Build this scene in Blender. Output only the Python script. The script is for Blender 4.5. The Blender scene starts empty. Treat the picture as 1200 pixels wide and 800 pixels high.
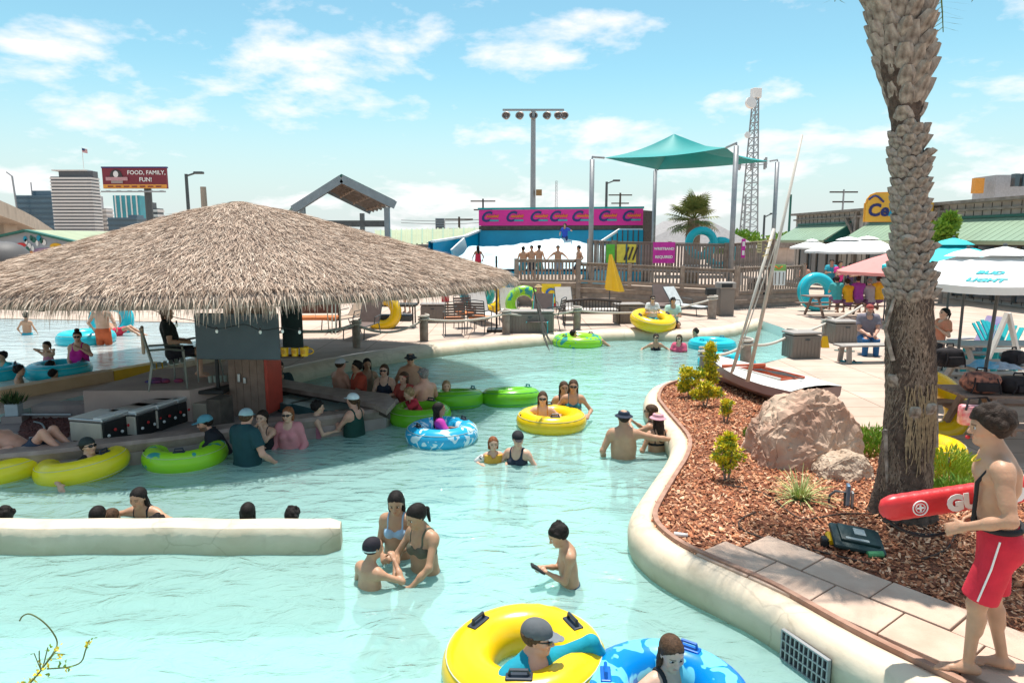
import bpy, bmesh, math, random
import numpy as np
from mathutils import Vector, Matrix
from mathutils.geometry import tessellate_polygon
R = math.radians
SC = bpy.context.scene
COL = SC.collection
rng = random.Random(7)
# ------------------------------------------------------------------ camera
CAM_Z = 2.8
PITCH = R(8.5)
cam = bpy.data.cameras.new('camera')
cam.lens = 24.0
cam.sensor_width = 36.0
cam.clip_start = 0.05
cam.clip_end = 6000
cam_o = bpy.data.objects.new('camera', cam)
cam_o.location = (0, 0, CAM_Z)
cam_o.rotation_euler = (math.pi/2 - PITCH, 0, 0)
COL.objects.link(cam_o)
SC.camera = cam_o
# ------------------------------------------------------------------ world
SUN_EL, SUN_AZ = 75.5, 6.0        # azimuth clockwise from +Y (the view direction)
w = bpy.data.worlds.new('World')
SC.world = w
w.use_nodes = True
nt = w.node_tree
for n in list(nt.nodes):
 nt.nodes.remove(n)
N = nt.nodes.new
L = nt.links.new
out = N('ShaderNodeOutputWorld')
bg = N('ShaderNodeBackground')
bg.inputs['Strength'].default_value = 0.122
sky = N('ShaderNodeTexSky')
sky.sky_type = 'NISHITA'
sky.sun_disc = False
sky.sun_elevation = R(SUN_EL)
sky.sun_rotation = R(SUN_AZ)
sky.air_density = 1.0
sky.dust_density = 0.3
sky.ozone_density = 1.0
tint = N('ShaderNodeMixRGB'); tint.blend_type = 'MULTIPLY'; tint.inputs[0].default_value = 1.0
tint.inputs[2].default_value = (0.60, 0.81, 0.69, 1)
L(sky.outputs[0], tint.inputs[1])
tc = N('ShaderNodeTexCoord')
sep = N('ShaderNodeSeparateXYZ'); L(tc.outputs['Generated'], sep.inputs[0])
def m2(op, a, b, clamp=False):
 n = N('ShaderNodeMath'); n.operation = op; n.use_clamp = clamp
 for i, v in enumerate((a, b)):
  if isinstance(v, (int, float)): n.inputs[i].default_value = v
  else: L(v, n.inputs[i])
 return n.outputs[0]
zz = m2('MAXIMUM', sep.outputs[2], 0.0)
# cumulus: stretched noise on the sky direction, denser low down
comb = N('ShaderNodeCombineXYZ')
dz = m2('ADD', zz, 0.30)
L(m2('DIVIDE', sep.outputs[0], dz), comb.inputs[0])
L(m2('DIVIDE', sep.outputs[1], dz), comb.inputs[1])
L(m2('MULTIPLY', sep.outputs[2], 2.0), comb.inputs[2])
mp = N('ShaderNodeMapping'); mp.inputs['Location'].default_value = (-2.6, 3.75, 0.3)
L(comb.outputs[0], mp.inputs[0])
nz = N('ShaderNodeTexNoise'); nz.inputs['Scale'].default_value = 2.5; nz.inputs['Detail'].default_value = 9.0
nz.inputs['Roughness'].default_value = 0.58; nz.inputs['Distortion'].default_value = 0.15
L(mp.outputs[0], nz.inputs[0])
ramp = N('ShaderNodeValToRGB')
ramp.color_ramp.elements[0].position = 0.515; ramp.color_ramp.elements[0].color = (0, 0, 0, 1)
ramp.color_ramp.elements[1].position = 0.635; ramp.color_ramp.elements[1].color = (1, 1, 1, 1)
L(nz.outputs[0], ramp.inputs[0])
lowf = m2('SUBTRACT', 1.1, m2('MULTIPLY', zz, 0.25), True)
cm = m2('MULTIPLY', ramp.outputs[0], m2('MULTIPLY', lowf, 0.9), True)
mix = N('ShaderNodeMixRGB')
L(cm, mix.inputs[0]); mix.inputs[2].default_value = (5.0, 4.85, 4.9, 1)
hz = N('ShaderNodeMapRange'); hz.inputs[1].default_value = 0.0; hz.inputs[2].default_value = 0.24; hz.inputs[3].default_value = 0.92; hz.inputs[4].default_value = 0.0
hz.interpolation_type = 'SMOOTHSTEP'
L(sep.outputs[2], hz.inputs[0])
hmix = N('ShaderNodeMixRGB'); L(hz.outputs[0], hmix.inputs[0]); L(tint.outputs[0], hmix.inputs[1]); hmix.inputs[2].default_value = (3.2, 3.45, 3.6, 1)
L(hmix.outputs[0], mix.inputs[1])
L(mix.outputs[0], bg.inputs['Color'])
L(bg.outputs[0], out.inputs['Surface'])
# ------------------------------------------------------------------ sun
sl = bpy.data.lights.new('sun', 'SUN')
sl.energy = 3.45
sl.angle = R(0.55)
sl.color = (1.0, 0.95, 0.87)
so = bpy.data.objects.new('sun', sl)
d = Vector((math.sin(R(SUN_AZ))*math.cos(R(SUN_EL)), math.cos(R(SUN_AZ))*math.cos(R(SUN_EL)), math.sin(R(SUN_EL))))
so.rotation_euler = (-d).to_track_quat('-Z', 'Y').to_euler()
so.location = (10, 10, 60)
COL.objects.link(so)
SC.view_settings.view_transform = 'Standard'
SC.view_settings.look = 'None'
SC.view_settings.gamma = 1
SC.view_settings.use_curve_mapping = False
SC.view_settings.exposure = 0.92
SC.render.engine = 'CYCLES'
SC.cycles.max_bounces = 10
SC.cycles.transparent_max_bounces = 24
SC.cycles.transmission_bounces = 6
SC.cycles.caustics_reflective = False
SC.cycles.caustics_refractive = False
# ------------------------------------------------------------------ placing by survey of the photograph
F_PX = 800.0
CP, SP = math.cos(PITCH), math.sin(PITCH)
def ray(px, py):
 u = (px - 600.0)/F_PX
 v = -(py - 400.0)/F_PX
 return Vector((u, CP + v*SP, v*CP - SP))
def P(px, py, z=0.0):
 """the place on the level z that the photograph shows at this pixel"""
 r = ray(px, py)
 t = (z - CAM_Z)/r.z
 return Vector((r.x*t, r.y*t, z))
def D(px, py, dist):
 """the place at this pixel, dist metres down the view axis"""
 r = ray(px, py)
 t = dist/r.y
 return Vector((r.x*t, dist, CAM_Z + r.z*t))
# ------------------------------------------------------------------ materials
MATS = {}
def mat(name, col, rough=0.6, var=0.12, scale=6.0, bump=0.0, bscale=30.0, metal=0.0, col2=None, spec=0.4, attr=None, sss=0.0, detail=5.0):
 if name in MATS: return MATS[name]
 m = bpy.data.materials.new(name); m.use_nodes = True
 t = m.node_tree; n = t.nodes; l = t.links
 b = n['Principled BSDF']
 b.inputs['Roughness'].default_value = rough
 b.inputs['Metallic'].default_value = metal
 b.inputs['Specular IOR Level'].default_value = spec
 tc = n.new('ShaderNodeTexCoord')
 nz = n.new('ShaderNodeTexNoise'); nz.inputs['Scale'].default_value = scale; nz.inputs['Detail'].default_value = detail
 l.new(tc.outputs['Object'], nz.inputs['Vector'])
 mx = n.new('ShaderNodeMixRGB')
 rm = n.new('ShaderNodeMapRange'); rm.inputs[1].default_value = 0.3; rm.inputs[2].default_value = 0.7
 l.new(nz.outputs[0], rm.inputs[0]); l.new(rm.outputs[0], mx.inputs[0])
 c2 = col2 if col2 else tuple(min(1, c*(1+var)) for c in col)
 c1 = col if col2 else tuple(c*(1-var) for c in col)
 if attr:
  a = n.new('ShaderNodeAttribute'); a.attribute_name = attr
  m1 = n.new('ShaderNodeMixRGB'); m1.blend_type = 'MULTIPLY'; m1.inputs[0].default_value = 1
  mx.inputs[1].default_value = (1-var, 1-var, 1-var, 1); mx.inputs[2].default_value = (1+var, 1+var, 1+var, 1)
  l.new(a.outputs['Color'], m1.inputs[1]); l.new(mx.outputs[0], m1.inputs[2])
  l.new(m1.outputs[0], b.inputs['Base Color'])
 else:
  mx.inputs[1].default_value = (*c1, 1); mx.inputs[2].default_value = (*c2, 1)
  l.new(mx.outputs[0], b.inputs['Base Color'])
 if sss > 0:
  b.inputs['Subsurface Weight'].default_value = sss
  b.inputs['Subsurface Radius'].default_value = (0.02, 0.008, 0.004)
  b.inputs['Subsurface Scale'].default_value = 0.5
 if bump > 0:
  n2 = n.new('ShaderNodeTexNoise'); n2.inputs['Scale'].default_value = bscale; n2.inputs['Detail'].default_value = 6
  l.new(tc.outputs['Object'], n2.inputs['Vector'])
  bp = n.new('ShaderNodeBump'); bp.inputs['Strength'].default_value = bump; bp.inputs['Distance'].default_value = 0.02
  l.new(n2.outputs[0], bp.inputs['Height']); l.new(bp.outputs[0], b.inputs['Normal'])
 MATS[name] = m
 return m
def nodes_of(m):
 return m.node_tree.nodes, m.node_tree.links, m.node_tree.nodes['Principled BSDF']
# ------------------------------------------------------------------ objects
def link(o, parent=None):
 COL.objects.link(o)
 if parent is not None: o.parent = parent
 return o
def tag(o, label=None, cat=None, group=None, kind=None):
 if label: o['label'] = label
 if cat: o['category'] = cat
 if group: o['group'] = group
 if kind: o['kind'] = kind
 return o
def empty(name, loc=(0, 0, 0), rz=0.0, label=None, cat=None, group=None):
 o = bpy.data.objects.new(name, None)
 o.location = loc; o.rotation_euler = (0, 0, rz); o.empty_display_size = 0.1
 link(o)
 return tag(o, label, cat, group)
def copy_tree(o, parent=None):
 c = o.copy(); link(c)
 c.parent = parent
 for ch in o.children: copy_tree(ch, c)
 return c
class MB:
 """collects shapes and links them as one mesh"""
 def __init__(s): s.v = []; s.f = []; s.mi = []; s.cur = 0
 def slot(s, i): s.cur = i; return s
 def add(s, vs, fs, M=None):
  k = len(s.v)
  if M is not None: vs = [M @ Vector(v) for v in vs]
  s.v += [tuple(v) for v in vs]
  s.f += [tuple(i+k for i in f) for f in fs]
  s.mi += [s.cur]*len(fs)
  return s
 def box(s, c, d, rz=0.0, M=None, taper=1.0, rot=None):
  x, y, z = d[0]/2, d[1]/2, d[2]/2
  vs = [(-x, -y, -z), (x, -y, -z), (x, y, -z), (-x, y, -z), (-x*taper, -y*taper, z), (x*taper, -y*taper, z), (x*taper, y*taper, z), (-x*taper, y*taper, z)]
  T = Matrix.Translation(c) @ (rot.to_4x4() if rot is not None else Matrix.Rotation(rz, 4, 'Z'))
  if M is not None: T = M @ T
  return s.add(vs, [(3, 2, 1, 0), (4, 5, 6, 7), (0, 1, 5, 4), (1, 2, 6, 5), (2, 3, 7, 6), (3, 0, 4, 7)], T)
 def bbox(s, c, d, r=0.02, rz=0.0, M=None, seg=2):
  """bevelled box"""
  bm = bmesh.new(); bmesh.ops.create_cube(bm, size=1.0)
  for v in bm.verts: v.co = Vector((v.co.x*d[0], v.co.y*d[1], v.co.z*d[2]))
  bmesh.ops.bevel(bm, geom=list(bm.edges), offset=min(r, min(d)*0.45), segments=seg, affect='EDGES', profile=0.5)
  T = Matrix.Translation(c) @ Matrix.Rotation(rz, 4, 'Z')
  if M is not None: T = M @ T
  bm.verts.index_update()
  vs = [v.co.copy() for v in bm.verts]; fs = [[v.index for v in f.verts] for f in bm.faces]
  bm.free()
  return s.add(vs, fs, T)
 def bar(s, a, b, wx, wy=None, M=None, up=Vector((0, 0, 1))):
  """square bar between two points"""
  a = Vector(a); b = Vector(b); wy = wy or wx
  d = (b-a); ln = d.length
  if ln < 1e-6: return s
  d /= ln
  u = up if abs(d.dot(up)) < 0.95 else Vector((1, 0, 0))
  x = d.cross(u).normalized(); y = x.cross(d).normalized()
  vs = []
  for p in (a, b):
   for i, j in ((-1, -1), (1, -1), (1, 1), (-1, 1)): vs.append(p + x*(i*wx/2) + y*(j*wy/2))
  return s.add(vs, [(0, 1, 2, 3), (7, 6, 5, 4), (0, 4, 5, 1), (1, 5, 6, 2), (2, 6, 7, 3), (3, 7, 4, 0)], M)
 def tube(s, pts, rad, n=8, closed=False, M=None, cap=True):
  pts = [Vector(p) for p in pts]; m = len(pts)
  if not hasattr(rad, '__len__'): rad = [rad]*m
  vs = []; prev = None
  for i, p in enumerate(pts):
   if closed: t = pts[(i+1) % m] - pts[i-1]
   else: t = pts[min(i+1, m-1)] - pts[max(i-1, 0)]
   t.normalize()
   if prev is None:
    u = Vector((0, 0, 1)) if abs(t.z) < 0.9 else Vector((1, 0, 0))
    prev = t.cross(u).normalized()
   x = (prev - t*prev.dot(t)).normalized(); y = t.cross(x); prev = x
   for k in range(n):
    a = 2*math.pi*k/n
    vs.append(p + (x*math.cos(a) + y*math.sin(a))*rad[i])
  fs = []
  for i in range(m if closed else m-1):
   j = (i+1) % m
   for k in range(n):
    fs.append((i*n+k, i*n+(k+1) % n, j*n+(k+1) % n, j*n+k))
  if not closed and cap:
   fs.append(tuple(range(n-1, -1, -1))); fs.append(tuple((m-1)*n+k for k in range(n)))
  return s.add(vs, fs, M)
 def lathe(s, prof, n=16, M=None, a0=0.0, a1=2*math.pi):
  full = abs(a1-a0-2*math.pi) < 1e-6
  m = n if full else n+1
  vs = []; fs = []
  for r, z in prof:
   for k in range(m):
    a = a0 + (a1-a0)*k/n
    vs.append((r*math.cos(a), r*math.sin(a), z))
  for i in range(len(prof)-1):
   for k in range(n):
    k2 = (k+1) % m
    fs.append((i*m+k, i*m+k2, (i+1)*m+k2, (i+1)*m+k))
  return s.add(vs, fs, M)
 def ball(s, c, r, n=8, M=None, m=6):
  if not hasattr(r, '__len__'): r = (r, r, r)
  prof = [(math.sin(math.pi*i/m), -math.cos(math.pi*i/m)) for i in range(m+1)]
  prof[0] = (0.02, -1); prof[-1] = (0.02, 1)
  T = Matrix.Translation(c) @ Matrix.Diagonal((*r, 1))
  if M is not None: T = M @ T
  return s.lathe(prof, n, T)
 def prism(s, poly, z0, z1, M=None):
  """closed outline (x,y) extruded from z0 to z1"""
  n = len(poly)
  area = sum(poly[i][0]*poly[(i+1) % n][1]-poly[(i+1) % n][0]*poly[i][1] for i in range(n))
  if area < 0: poly = poly[::-1]
  vs = [(p[0], p[1], z0) for p in poly]+[(p[0], p[1], z1) for p in poly]
  tri = tessellate_polygon([[Vector((p[0], p[1], 0)) for p in poly]])
  fs = []
  for t in tri:
   a = [poly[i] for i in t]
   cr = (a[1][0]-a[0][0])*(a[2][1]-a[0][1])-(a[1][1]-a[0][1])*(a[2][0]-a[0][0])
   t = tuple(t) if cr > 0 else tuple(t[::-1])
   fs.append(tuple(i+n for i in t)); fs.append(t[::-1])
  for i in range(n): fs.append((i, (i+1) % n, n+(i+1) % n, n+i))
  return s.add(vs, fs, M)
 def sheet(s, outer, holes, z):
  loops = [[Vector((p[0], p[1], 0)) for p in lp] for lp in [outer]+holes]
  flat = [p for lp in loops for p in lp]
  fs = []
  for t in tessellate_polygon(loops):
   a = [flat[i] for i in t]
   cr = (a[1].x-a[0].x)*(a[2].y-a[0].y)-(a[1].y-a[0].y)*(a[2].x-a[0].x)
   fs.append(tuple(t) if cr > 0 else tuple(t[::-1]))
  return s.add([(p.x, p.y, z) for p in flat], fs)
 def mesh(s, name, mats, smooth=False, colors=None):
  me = bpy.data.meshes.new(name)
  me.from_pydata(s.v, [], s.f)
  for m in (mats if isinstance(mats, (list, tuple)) else [mats]): me.materials.append(m)
  if any(s.mi): me.polygons.foreach_set('material_index', s.mi)
  if smooth is True: me.polygons.foreach_set('use_smooth', [True]*len(me.polygons))
  if colors is not None:
   ca = me.color_attributes.new('col', 'FLOAT_COLOR', 'POINT')
   ca.data.foreach_set('color', np.asarray(colors, dtype=np.float32).ravel())
  me.update()
  if smooth == 'auto': autosmooth(me)
  return me
 def build(s, name, mats, parent=None, smooth=False, loc=None, rz=None, colors=None):
  o = bpy.data.objects.new(name, s.mesh(name, mats, smooth, colors))
  link(o, parent)
  if loc is not None: o.location = loc
  if rz is not None: o.rotation_euler = (0, 0, rz)
  return o
def autosmooth(me, ang=R(38)):
 me.polygons.foreach_set('use_smooth', [True]*len(me.polygons))
 me.set_sharp_from_angle(angle=ang)
def place(me, name, parent=None, loc=(0, 0, 0), rot=None, scale=None):
 o = bpy.data.objects.new(name, me); link(o, parent); o.location = loc
 if rot is not None: o.rotation_euler = rot
 if scale is not None: o.scale = scale
 return o
def smooth_path(pts, k=6, closed=False):
 """Catmull-Rom through the points"""
 pts = [Vector(p) for p in pts]; n = len(pts); o = []
 rngi = range(n if closed else n-1)
 for i in rngi:
  g = (lambda j: pts[j % n]) if closed else (lambda j: pts[max(0, min(n-1, j))])
  p0, p1, p2, p3 = g(i-1), g(i), g(i+1), g(i+2)
  for q in range(k):
   t = q/k
   o.append(0.5*((2*p1)+(p2-p0)*t+(2*p0-5*p1+4*p2-p3)*t*t+(3*p1-p0-3*p2+p3)*t**3))
 if not closed: o.append(pts[-1])
 return o
def text_mesh(body, size, font_shear=0.0, extrude=0.002, bold=0.0, align='CENTER', space=1.0):
 cu = bpy.data.curves.new('lettering', 'FONT')
 cu.body = body; cu.size = size; cu.extrude = extrude; cu.shear = font_shear; cu.offset = bold
 cu.align_x = align; cu.align_y = 'CENTER'; cu.space_character = space; cu.resolution_u = 3
 o = bpy.data.objects.new('lettering', cu); COL.objects.link(o)
 dg = bpy.context.evaluated_depsgraph_get()
 me = bpy.data.meshes.new_from_object(o.evaluated_get(dg))
 bpy.data.objects.remove(o); bpy.data.curves.remove(cu)
 return me
def lettering(body, size, m, parent, loc, rot, **k):
 me = text_mesh(body, size, **k); me.materials.clear(); me.materials.append(m)
 return place(me, 'lettering', parent, loc, rot)
# ================================================================== THE SETTING
WZ = -0.30          # river level
FLOOR_Z = -1.05
LPZ = 0.10          # beach-pool level
M_deck = mat('deck_concrete', (0.50, 0.385, 0.315), 0.85, col2=(0.60, 0.475, 0.395), scale=1.6, bump=0.25, bscale=60, detail=10)
def deck_joints(m):
 n, l, b = nodes_of(m); src = b.inputs['Base Color'].links[0].from_socket
 g = n.new('ShaderNodeNewGeometry'); br = n.new('ShaderNodeTexBrick'); br.inputs['Scale'].default_value = 0.4; br.inputs['Mortar Size'].default_value = 0.006; br.inputs['Mortar Smooth'].default_value = 0.3; br.offset = 0.0
 br.inputs['Color1'].default_value = (1, 1, 1, 1); br.inputs['Color2'].default_value = (.93, .92, .90, 1); br.inputs['Mortar'].default_value = (.55, .50, .45, 1); l.new(g.outputs['Position'], br.inputs['Vector'])
 nz = n.new('ShaderNodeTexNoise'); nz.inputs['Scale'].default_value = 0.5; nz.inputs['Detail'].default_value = 7; l.new(g.outputs['Position'], nz.inputs[0])
 mr = n.new('ShaderNodeMapRange'); mr.inputs[1].default_value = .35; mr.inputs[2].default_value = .7; mr.inputs[3].default_value = .86; mr.inputs[4].default_value = 1.05; l.new(nz.outputs[0], mr.inputs[0])
 m1 = n.new('ShaderNodeMixRGB'); m1.blend_type = 'MULTIPLY'; m1.inputs[0].default_value = 1; l.new(src, m1.inputs[1]); l.new(br.outputs[0], m1.inputs[2])
 m3 = n.new('ShaderNodeMixRGB'); m3.blend_type = 'MULTIPLY'; m3.inputs[0].default_value = 1; l.new(m1.outputs[0], m3.inputs[1]); l.new(mr.outputs[0], m3.inputs[2]); l.new(m3.outputs[0], b.inputs['Base Color'])
deck_joints(M_deck)
M_cope = mat('cream_coping', (0.64, 0.52, 0.38), 0.6, col2=(0.72, 0.61, 0.47), scale=3, bump=0.35, bscale=9)
def stain_coping(m):
 n, l, b = nodes_of(m)
 src = b.inputs['Base Color'].links[0].from_socket
 g = n.new('ShaderNodeNewGeometry'); sp = n.new('ShaderNodeSeparateXYZ'); l.new(g.outputs['Position'], sp.inputs[0])
 nz = n.new('ShaderNodeTexNoise'); nz.inputs['Scale'].default_value = 2.2; nz.inputs['Detail'].default_value = 6
 l.new(g.outputs['Position'], nz.inputs[0])
 ad = n.new('ShaderNodeMath'); ad.operation = 'MULTIPLY_ADD'; ad.inputs[1].default_value = -0.30
 l.new(nz.outputs[0], ad.inputs[0]); l.new(sp.outputs[2], ad.inputs[2])
 mr = n.new('ShaderNodeMapRange'); mr.inputs[1].default_value = -0.22; mr.inputs[2].default_value = -0.40; mr.inputs[4].default_value = 0.55
 l.new(ad.outputs[0], mr.inputs[0])
 mx = n.new('ShaderNodeMixRGB'); l.new(mr.outputs[0], mx.inputs[0]); l.new(src, mx.inputs[1])
 mx.inputs[2].default_value = (0.27, 0.27, 0.16, 1)
 # hairline cracks and grimy patches
 vo = n.new('ShaderNodeTexVoronoi'); vo.feature = 'DISTANCE_TO_EDGE'; vo.inputs['Scale'].default_value = 0.75
 wp2 = n.new('ShaderNodeMixRGB'); wp2.inputs[0].default_value = 0.25; l.new(g.outputs['Position'], wp2.inputs[1]); l.new(nz.outputs[1], wp2.inputs[2]); l.new(wp2.outputs[0], vo.inputs['Vector'])
 lt_ = n.new('ShaderNodeMapRange'); lt_.inputs[1].default_value = 0.001; lt_.inputs[2].default_value = 0.006; lt_.inputs[3].default_value = 0.22; lt_.inputs[4].default_value = 0.0; l.new(vo.outputs[0], lt_.inputs[0])
 mc = n.new('ShaderNodeMixRGB'); l.new(lt_.outputs[0], mc.inputs[0]); l.new(mx.outputs[0], mc.inputs[1]); mc.inputs[2].default_value = (0.16, 0.12, 0.08, 1)
 n3 = n.new('ShaderNodeTexNoise'); n3.inputs['Scale'].default_value = 5.0; n3.inputs['Detail'].default_value = 8; l.new(g.outputs['Position'], n3.inputs[0])
 gm = n.new('ShaderNodeMapRange'); gm.inputs[1].default_value = 0.55; gm.inputs[2].default_value = 0.75; gm.inputs[4].default_value = 0.4; l.new(n3.outputs[0], gm.inputs[0])
 md = n.new('ShaderNodeMixRGB'); l.new(gm.outputs[0], md.inputs[0]); l.new(mc.outputs[0], md.inputs[1]); md.inputs[2].default_value = (0.36, 0.28, 0.18, 1)
 l.new(md.outputs[0], b.inputs['Base Color'])
stain_coping(M_cope)
M_pfloor = mat('pool_floor_paint', (0.66, 0.88, 0.84), 0.7, col2=(0.72, 0.90, 0.86), scale=0.7, detail=3)
M_lfloor = mat('beach_pool_floor_paint', (0.66, 0.80, 0.80), 0.7, col2=(0.74, 0.83, 0.83), scale=0.5)
def water_material(name, tint_c, scat, fac, s1, bstr):
 m = bpy.data.materials.new(name); m.use_nodes = True
 t = m.node_tree; n = t.nodes; l = t.links
 for x in list(n): n.remove(x)
 o = n.new('ShaderNodeOutputMaterial')
 tc = n.new('ShaderNodeNewGeometry')
 mpg = n.new('ShaderNodeMapping'); mpg.inputs['Scale'].default_value = (0.75, 1.35, 1)
 l.new(tc.outputs['Position'], mpg.inputs[0])
 n1 = n.new('ShaderNodeTexNoise'); n1.inputs['Scale'].default_value = s1; n1.inputs['Detail'].default_value = 6.0; n1.inputs['Distortion'].default_value = 0.9
 n1.inputs['Roughness'].default_value = 0.5
 l.new(mpg.outputs[0], n1.inputs[0])
 n2 = n.new('ShaderNodeTexVoronoi'); n2.feature = 'SMOOTH_F1'; n2.inputs['Scale'].default_value = s1*0.8
 wv = n.new('ShaderNodeTexNoise'); wv.inputs['Scale'].default_value = s1*0.6; wv.inputs['Detail'].default_value = 2
 l.new(mpg.outputs[0], wv.inputs[0])
 mv = n.new('ShaderNodeMixRGB'); mv.inputs[0].default_value = 0.35; l.new(mpg.outputs[0], mv.inputs[1]); l.new(wv.outputs[1], mv.inputs[2])
 l.new(mv.outputs[0], n2.inputs[0])
 ad = n.new('ShaderNodeMath'); ad.operation = 'MULTIPLY_ADD'; ad.inputs[1].default_value = 0.6
 l.new(n2.outputs[0], ad.inputs[0]); l.new(n1.outputs[0], ad.inputs[2])
 bp = n.new('ShaderNodeBump'); bp.inputs['Strength'].default_value = bstr; bp.inputs['Distance'].default_value = 0.10
 l.new(ad.outputs[0], bp.inputs['Height'])
 tr = n.new('ShaderNodeBsdfTransparent'); tr.inputs[0].default_value = (*tint_c, 1)
 df = n.new('ShaderNodeBsdfDiffuse'); df.inputs[0].default_value = (*scat, 1)
 l.new(bp.outputs[0], df.inputs['Normal'])
 gl = n.new('ShaderNodeBsdfGlossy'); gl.inputs['Roughness'].default_value = 0.035; l.new(bp.outputs[0], gl.inputs['Normal'])
 tl = n.new('ShaderNodeBsdfTranslucent'); tl.inputs[0].default_value = (*scat, 1); l.new(bp.outputs[0], tl.inputs['Normal'])
 m0 = n.new('ShaderNodeMixShader'); m0.inputs[0].default_value = 0.5; l.new(df.outputs[0], m0.inputs[1]); l.new(tl.outputs[0], m0.inputs[2])
 m1 = n.new('ShaderNodeMixShader'); m1.inputs[0].default_value = fac
 l.new(tr.outputs[0], m1.inputs[1]); l.new(m0.outputs[0], m1.inputs[2])
 fr = n.new('ShaderNodeFresnel'); fr.inputs[0].default_value = 1.33; l.new(bp.outputs[0], fr.inputs['Normal'])
 m2_ = n.new('ShaderNodeMixShader'); l.new(fr.outputs[0], m2_.inputs[0])
 l.new(m1.outputs[0], m2_.inputs[1]); l.new(gl.outputs[0], m2_.inputs[2])
 l.new(m2_.outputs[0], o.inputs[0])
 return m
M_water = water_material('river_water', (0.76, 0.965, 0.95), (0.55, 0.83, 0.80), 0.68, 3.2, 0.7)
M_water2 = water_material('beach_pool_water', (0.94, 0.98, 0.98), (0.88, 0.93, 0.93), 0.8, 2.2, 0.35)
# --- outlines surveyed from the photograph, on the deck level
edge_px = [(792, 449), (776, 456), (770, 469), (777, 481), (790, 497), (803, 513), (806, 525), (801, 541), (791, 557), (777, 580), (767, 598), (764, 609),
   (769, 622), (790, 640), (820, 656), (865, 676), (910, 697), (1000, 748), (1110, 803), (1215, 855)]
edge = smooth_path([P(x, y) for x, y in edge_px], 5)
back_px = [(926, 418), (882, 428), (830, 441)]
far_px = [(885, 373), (862, 378), (830, 384), (790, 387), (750, 385), (675, 387), (600, 394), (540, 399), (480, 405), (400, 417), (330, 432), (270, 447)]
far_edge = smooth_path([P(x, y) for x, y in far_px], 4)
strip = [P(180, 444), P(0, 485), P(-250, 545)]
pool = [Vector((p.x, p.y, 0)) for p in
  edge[:] + [Vector((3.35, 3.1, 0)), Vector((-11, 3.1, 0)), Vector((-10.2, 6, 0))] + strip[::-1] + far_edge[::-1] +
  [P(915, 383), P(942, 396), P(945, 408)] + [P(x, y) for x, y in back_px]]
wallA = Vector((-8.9, 11.6, 0)); wallB = Vector((-7.6, 14.1, 0))
wall0 = wallA - (wallB-wallA)*1.9
lpool = [wall0, wallB, Vector((-7.0, 15.8, 0)), Vector((-7.4, 19, 0)), Vector((-9.5, 22.0, 0)), Vector((-25, 24.5, 0)), Vector((-40, 24, 0)), Vector((-40, wall0.y, 0))]
BIG = 2500
g = MB().sheet([(-BIG, -200), (BIG, -200), (BIG, BIG), (-BIG, BIG)], [pool, lpool], 0.0)
go = g.build('ground', M_deck); tag(go, kind='structure')
def pool_basin(name, outline, zf, ztop, m):
 b = MB().sheet(outline, [], zf)
 n = len(outline)
 vs = [(p.x, p.y, zf) for p in outline]+[(p.x, p.y, ztop) for p in outline]
 b.add(vs, [(i, (i+1) % n, n+(i+1) % n, n+i) for i in range(n)])
 return tag(b.build(name, m), kind='structure')
pool_basin('pool_floor', pool, FLOOR_Z, -0.004, M_pfloor)
pool_basin('beach_pool_floor', lpool, -0.75, -0.004, M_lfloor)
tag(MB().sheet(pool, [], WZ).build('river_water', M_water), kind='structure')
lin = [wall0+Vector((-0.05, .02, 0))]+lpool[1:]
tag(MB().sheet(lpool, [], LPZ).build('beach_pool_water', M_water2), kind='structure')
def sweep(path, prof, left=True, closed=False):
 """profile (offset, z) swept along a level path; offset goes to the left of travel"""
 b = MB(); vs = []; n = len(path); k = len(prof)
 for i, p in enumerate(path):
  if closed: t = path[(i+1) % n]-path[i-1]
  else: t = path[min(i+1, n-1)]-path[max(i-1, 0)]
  t = Vector((t.x, t.y, 0)).normalized()
  nrm = Vector((-t.y, t.x, 0)) if left else Vector((t.y, -t.x, 0))
  for o, z in prof: vs.append(Vector((p.x, p.y, 0))+nrm*o+Vector((0, 0, z)))
 fs = []
 for i in range(n if closed else n-1):
  j = (i+1) % n
  for q in range(k-1):
   f = (i*k+q, i*k+q+1, j*k+q+1, j*k+q)
   fs.append(f if left else f[::-1])
 if not closed:
  fs.append(tuple(range(k))[::-1] if left else tuple(range(k)))
  fs.append(tuple((n-1)*k+q for q in range(k)) if left else tuple((n-1)*k+q for q in range(k))[::-1])
 return b.add(vs, fs)
cope_prof = [(0.0, -0.02), (0.0, 0.035), (0.05, 0.045), (0.12, 0.035), (0.18, 0.005), (0.22, -0.05), (0.24, -0.13), (0.235, -0.24), (0.20, -0.36), (0.14, -0.6), (0.10, FLOOR_Z)]
def wobble(path, amp, seed=1):
 r = random.Random(seed); o = []
 ph = [r.uniform(0, 6) for _ in range(4)]
 for i, p in enumerate(path):
  s = i*0.37
  o.append(p + Vector((math.sin(s+ph[0])+0.6*math.sin(2.3*s+ph[1]), math.sin(1.3*s+ph[2])+0.6*math.sin(2.9*s+ph[3]), 0))*amp)
 return o
c = sweep(edge, cope_prof, left=False).build('pool_coping', M_cope, smooth=True)
tag(c, 'rounded cream concrete rim curving round the mulch planter', 'pool edge')
far_prof = [(0.0, -0.02), (0.0, 0.008), (0.15, 0.005), (0.30, -0.04), (0.40, -0.12), (0.44, -0.22), (0.46, -0.4), (0.45, FLOOR_Z)]
c = sweep(wobble(far_edge, 0.05, 3), far_prof, left=True).build('pool_coping', M_cope, smooth=True)
tag(c, 'algae stained cream rim below the sun deck with rope posts', 'pool edge')
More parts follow.
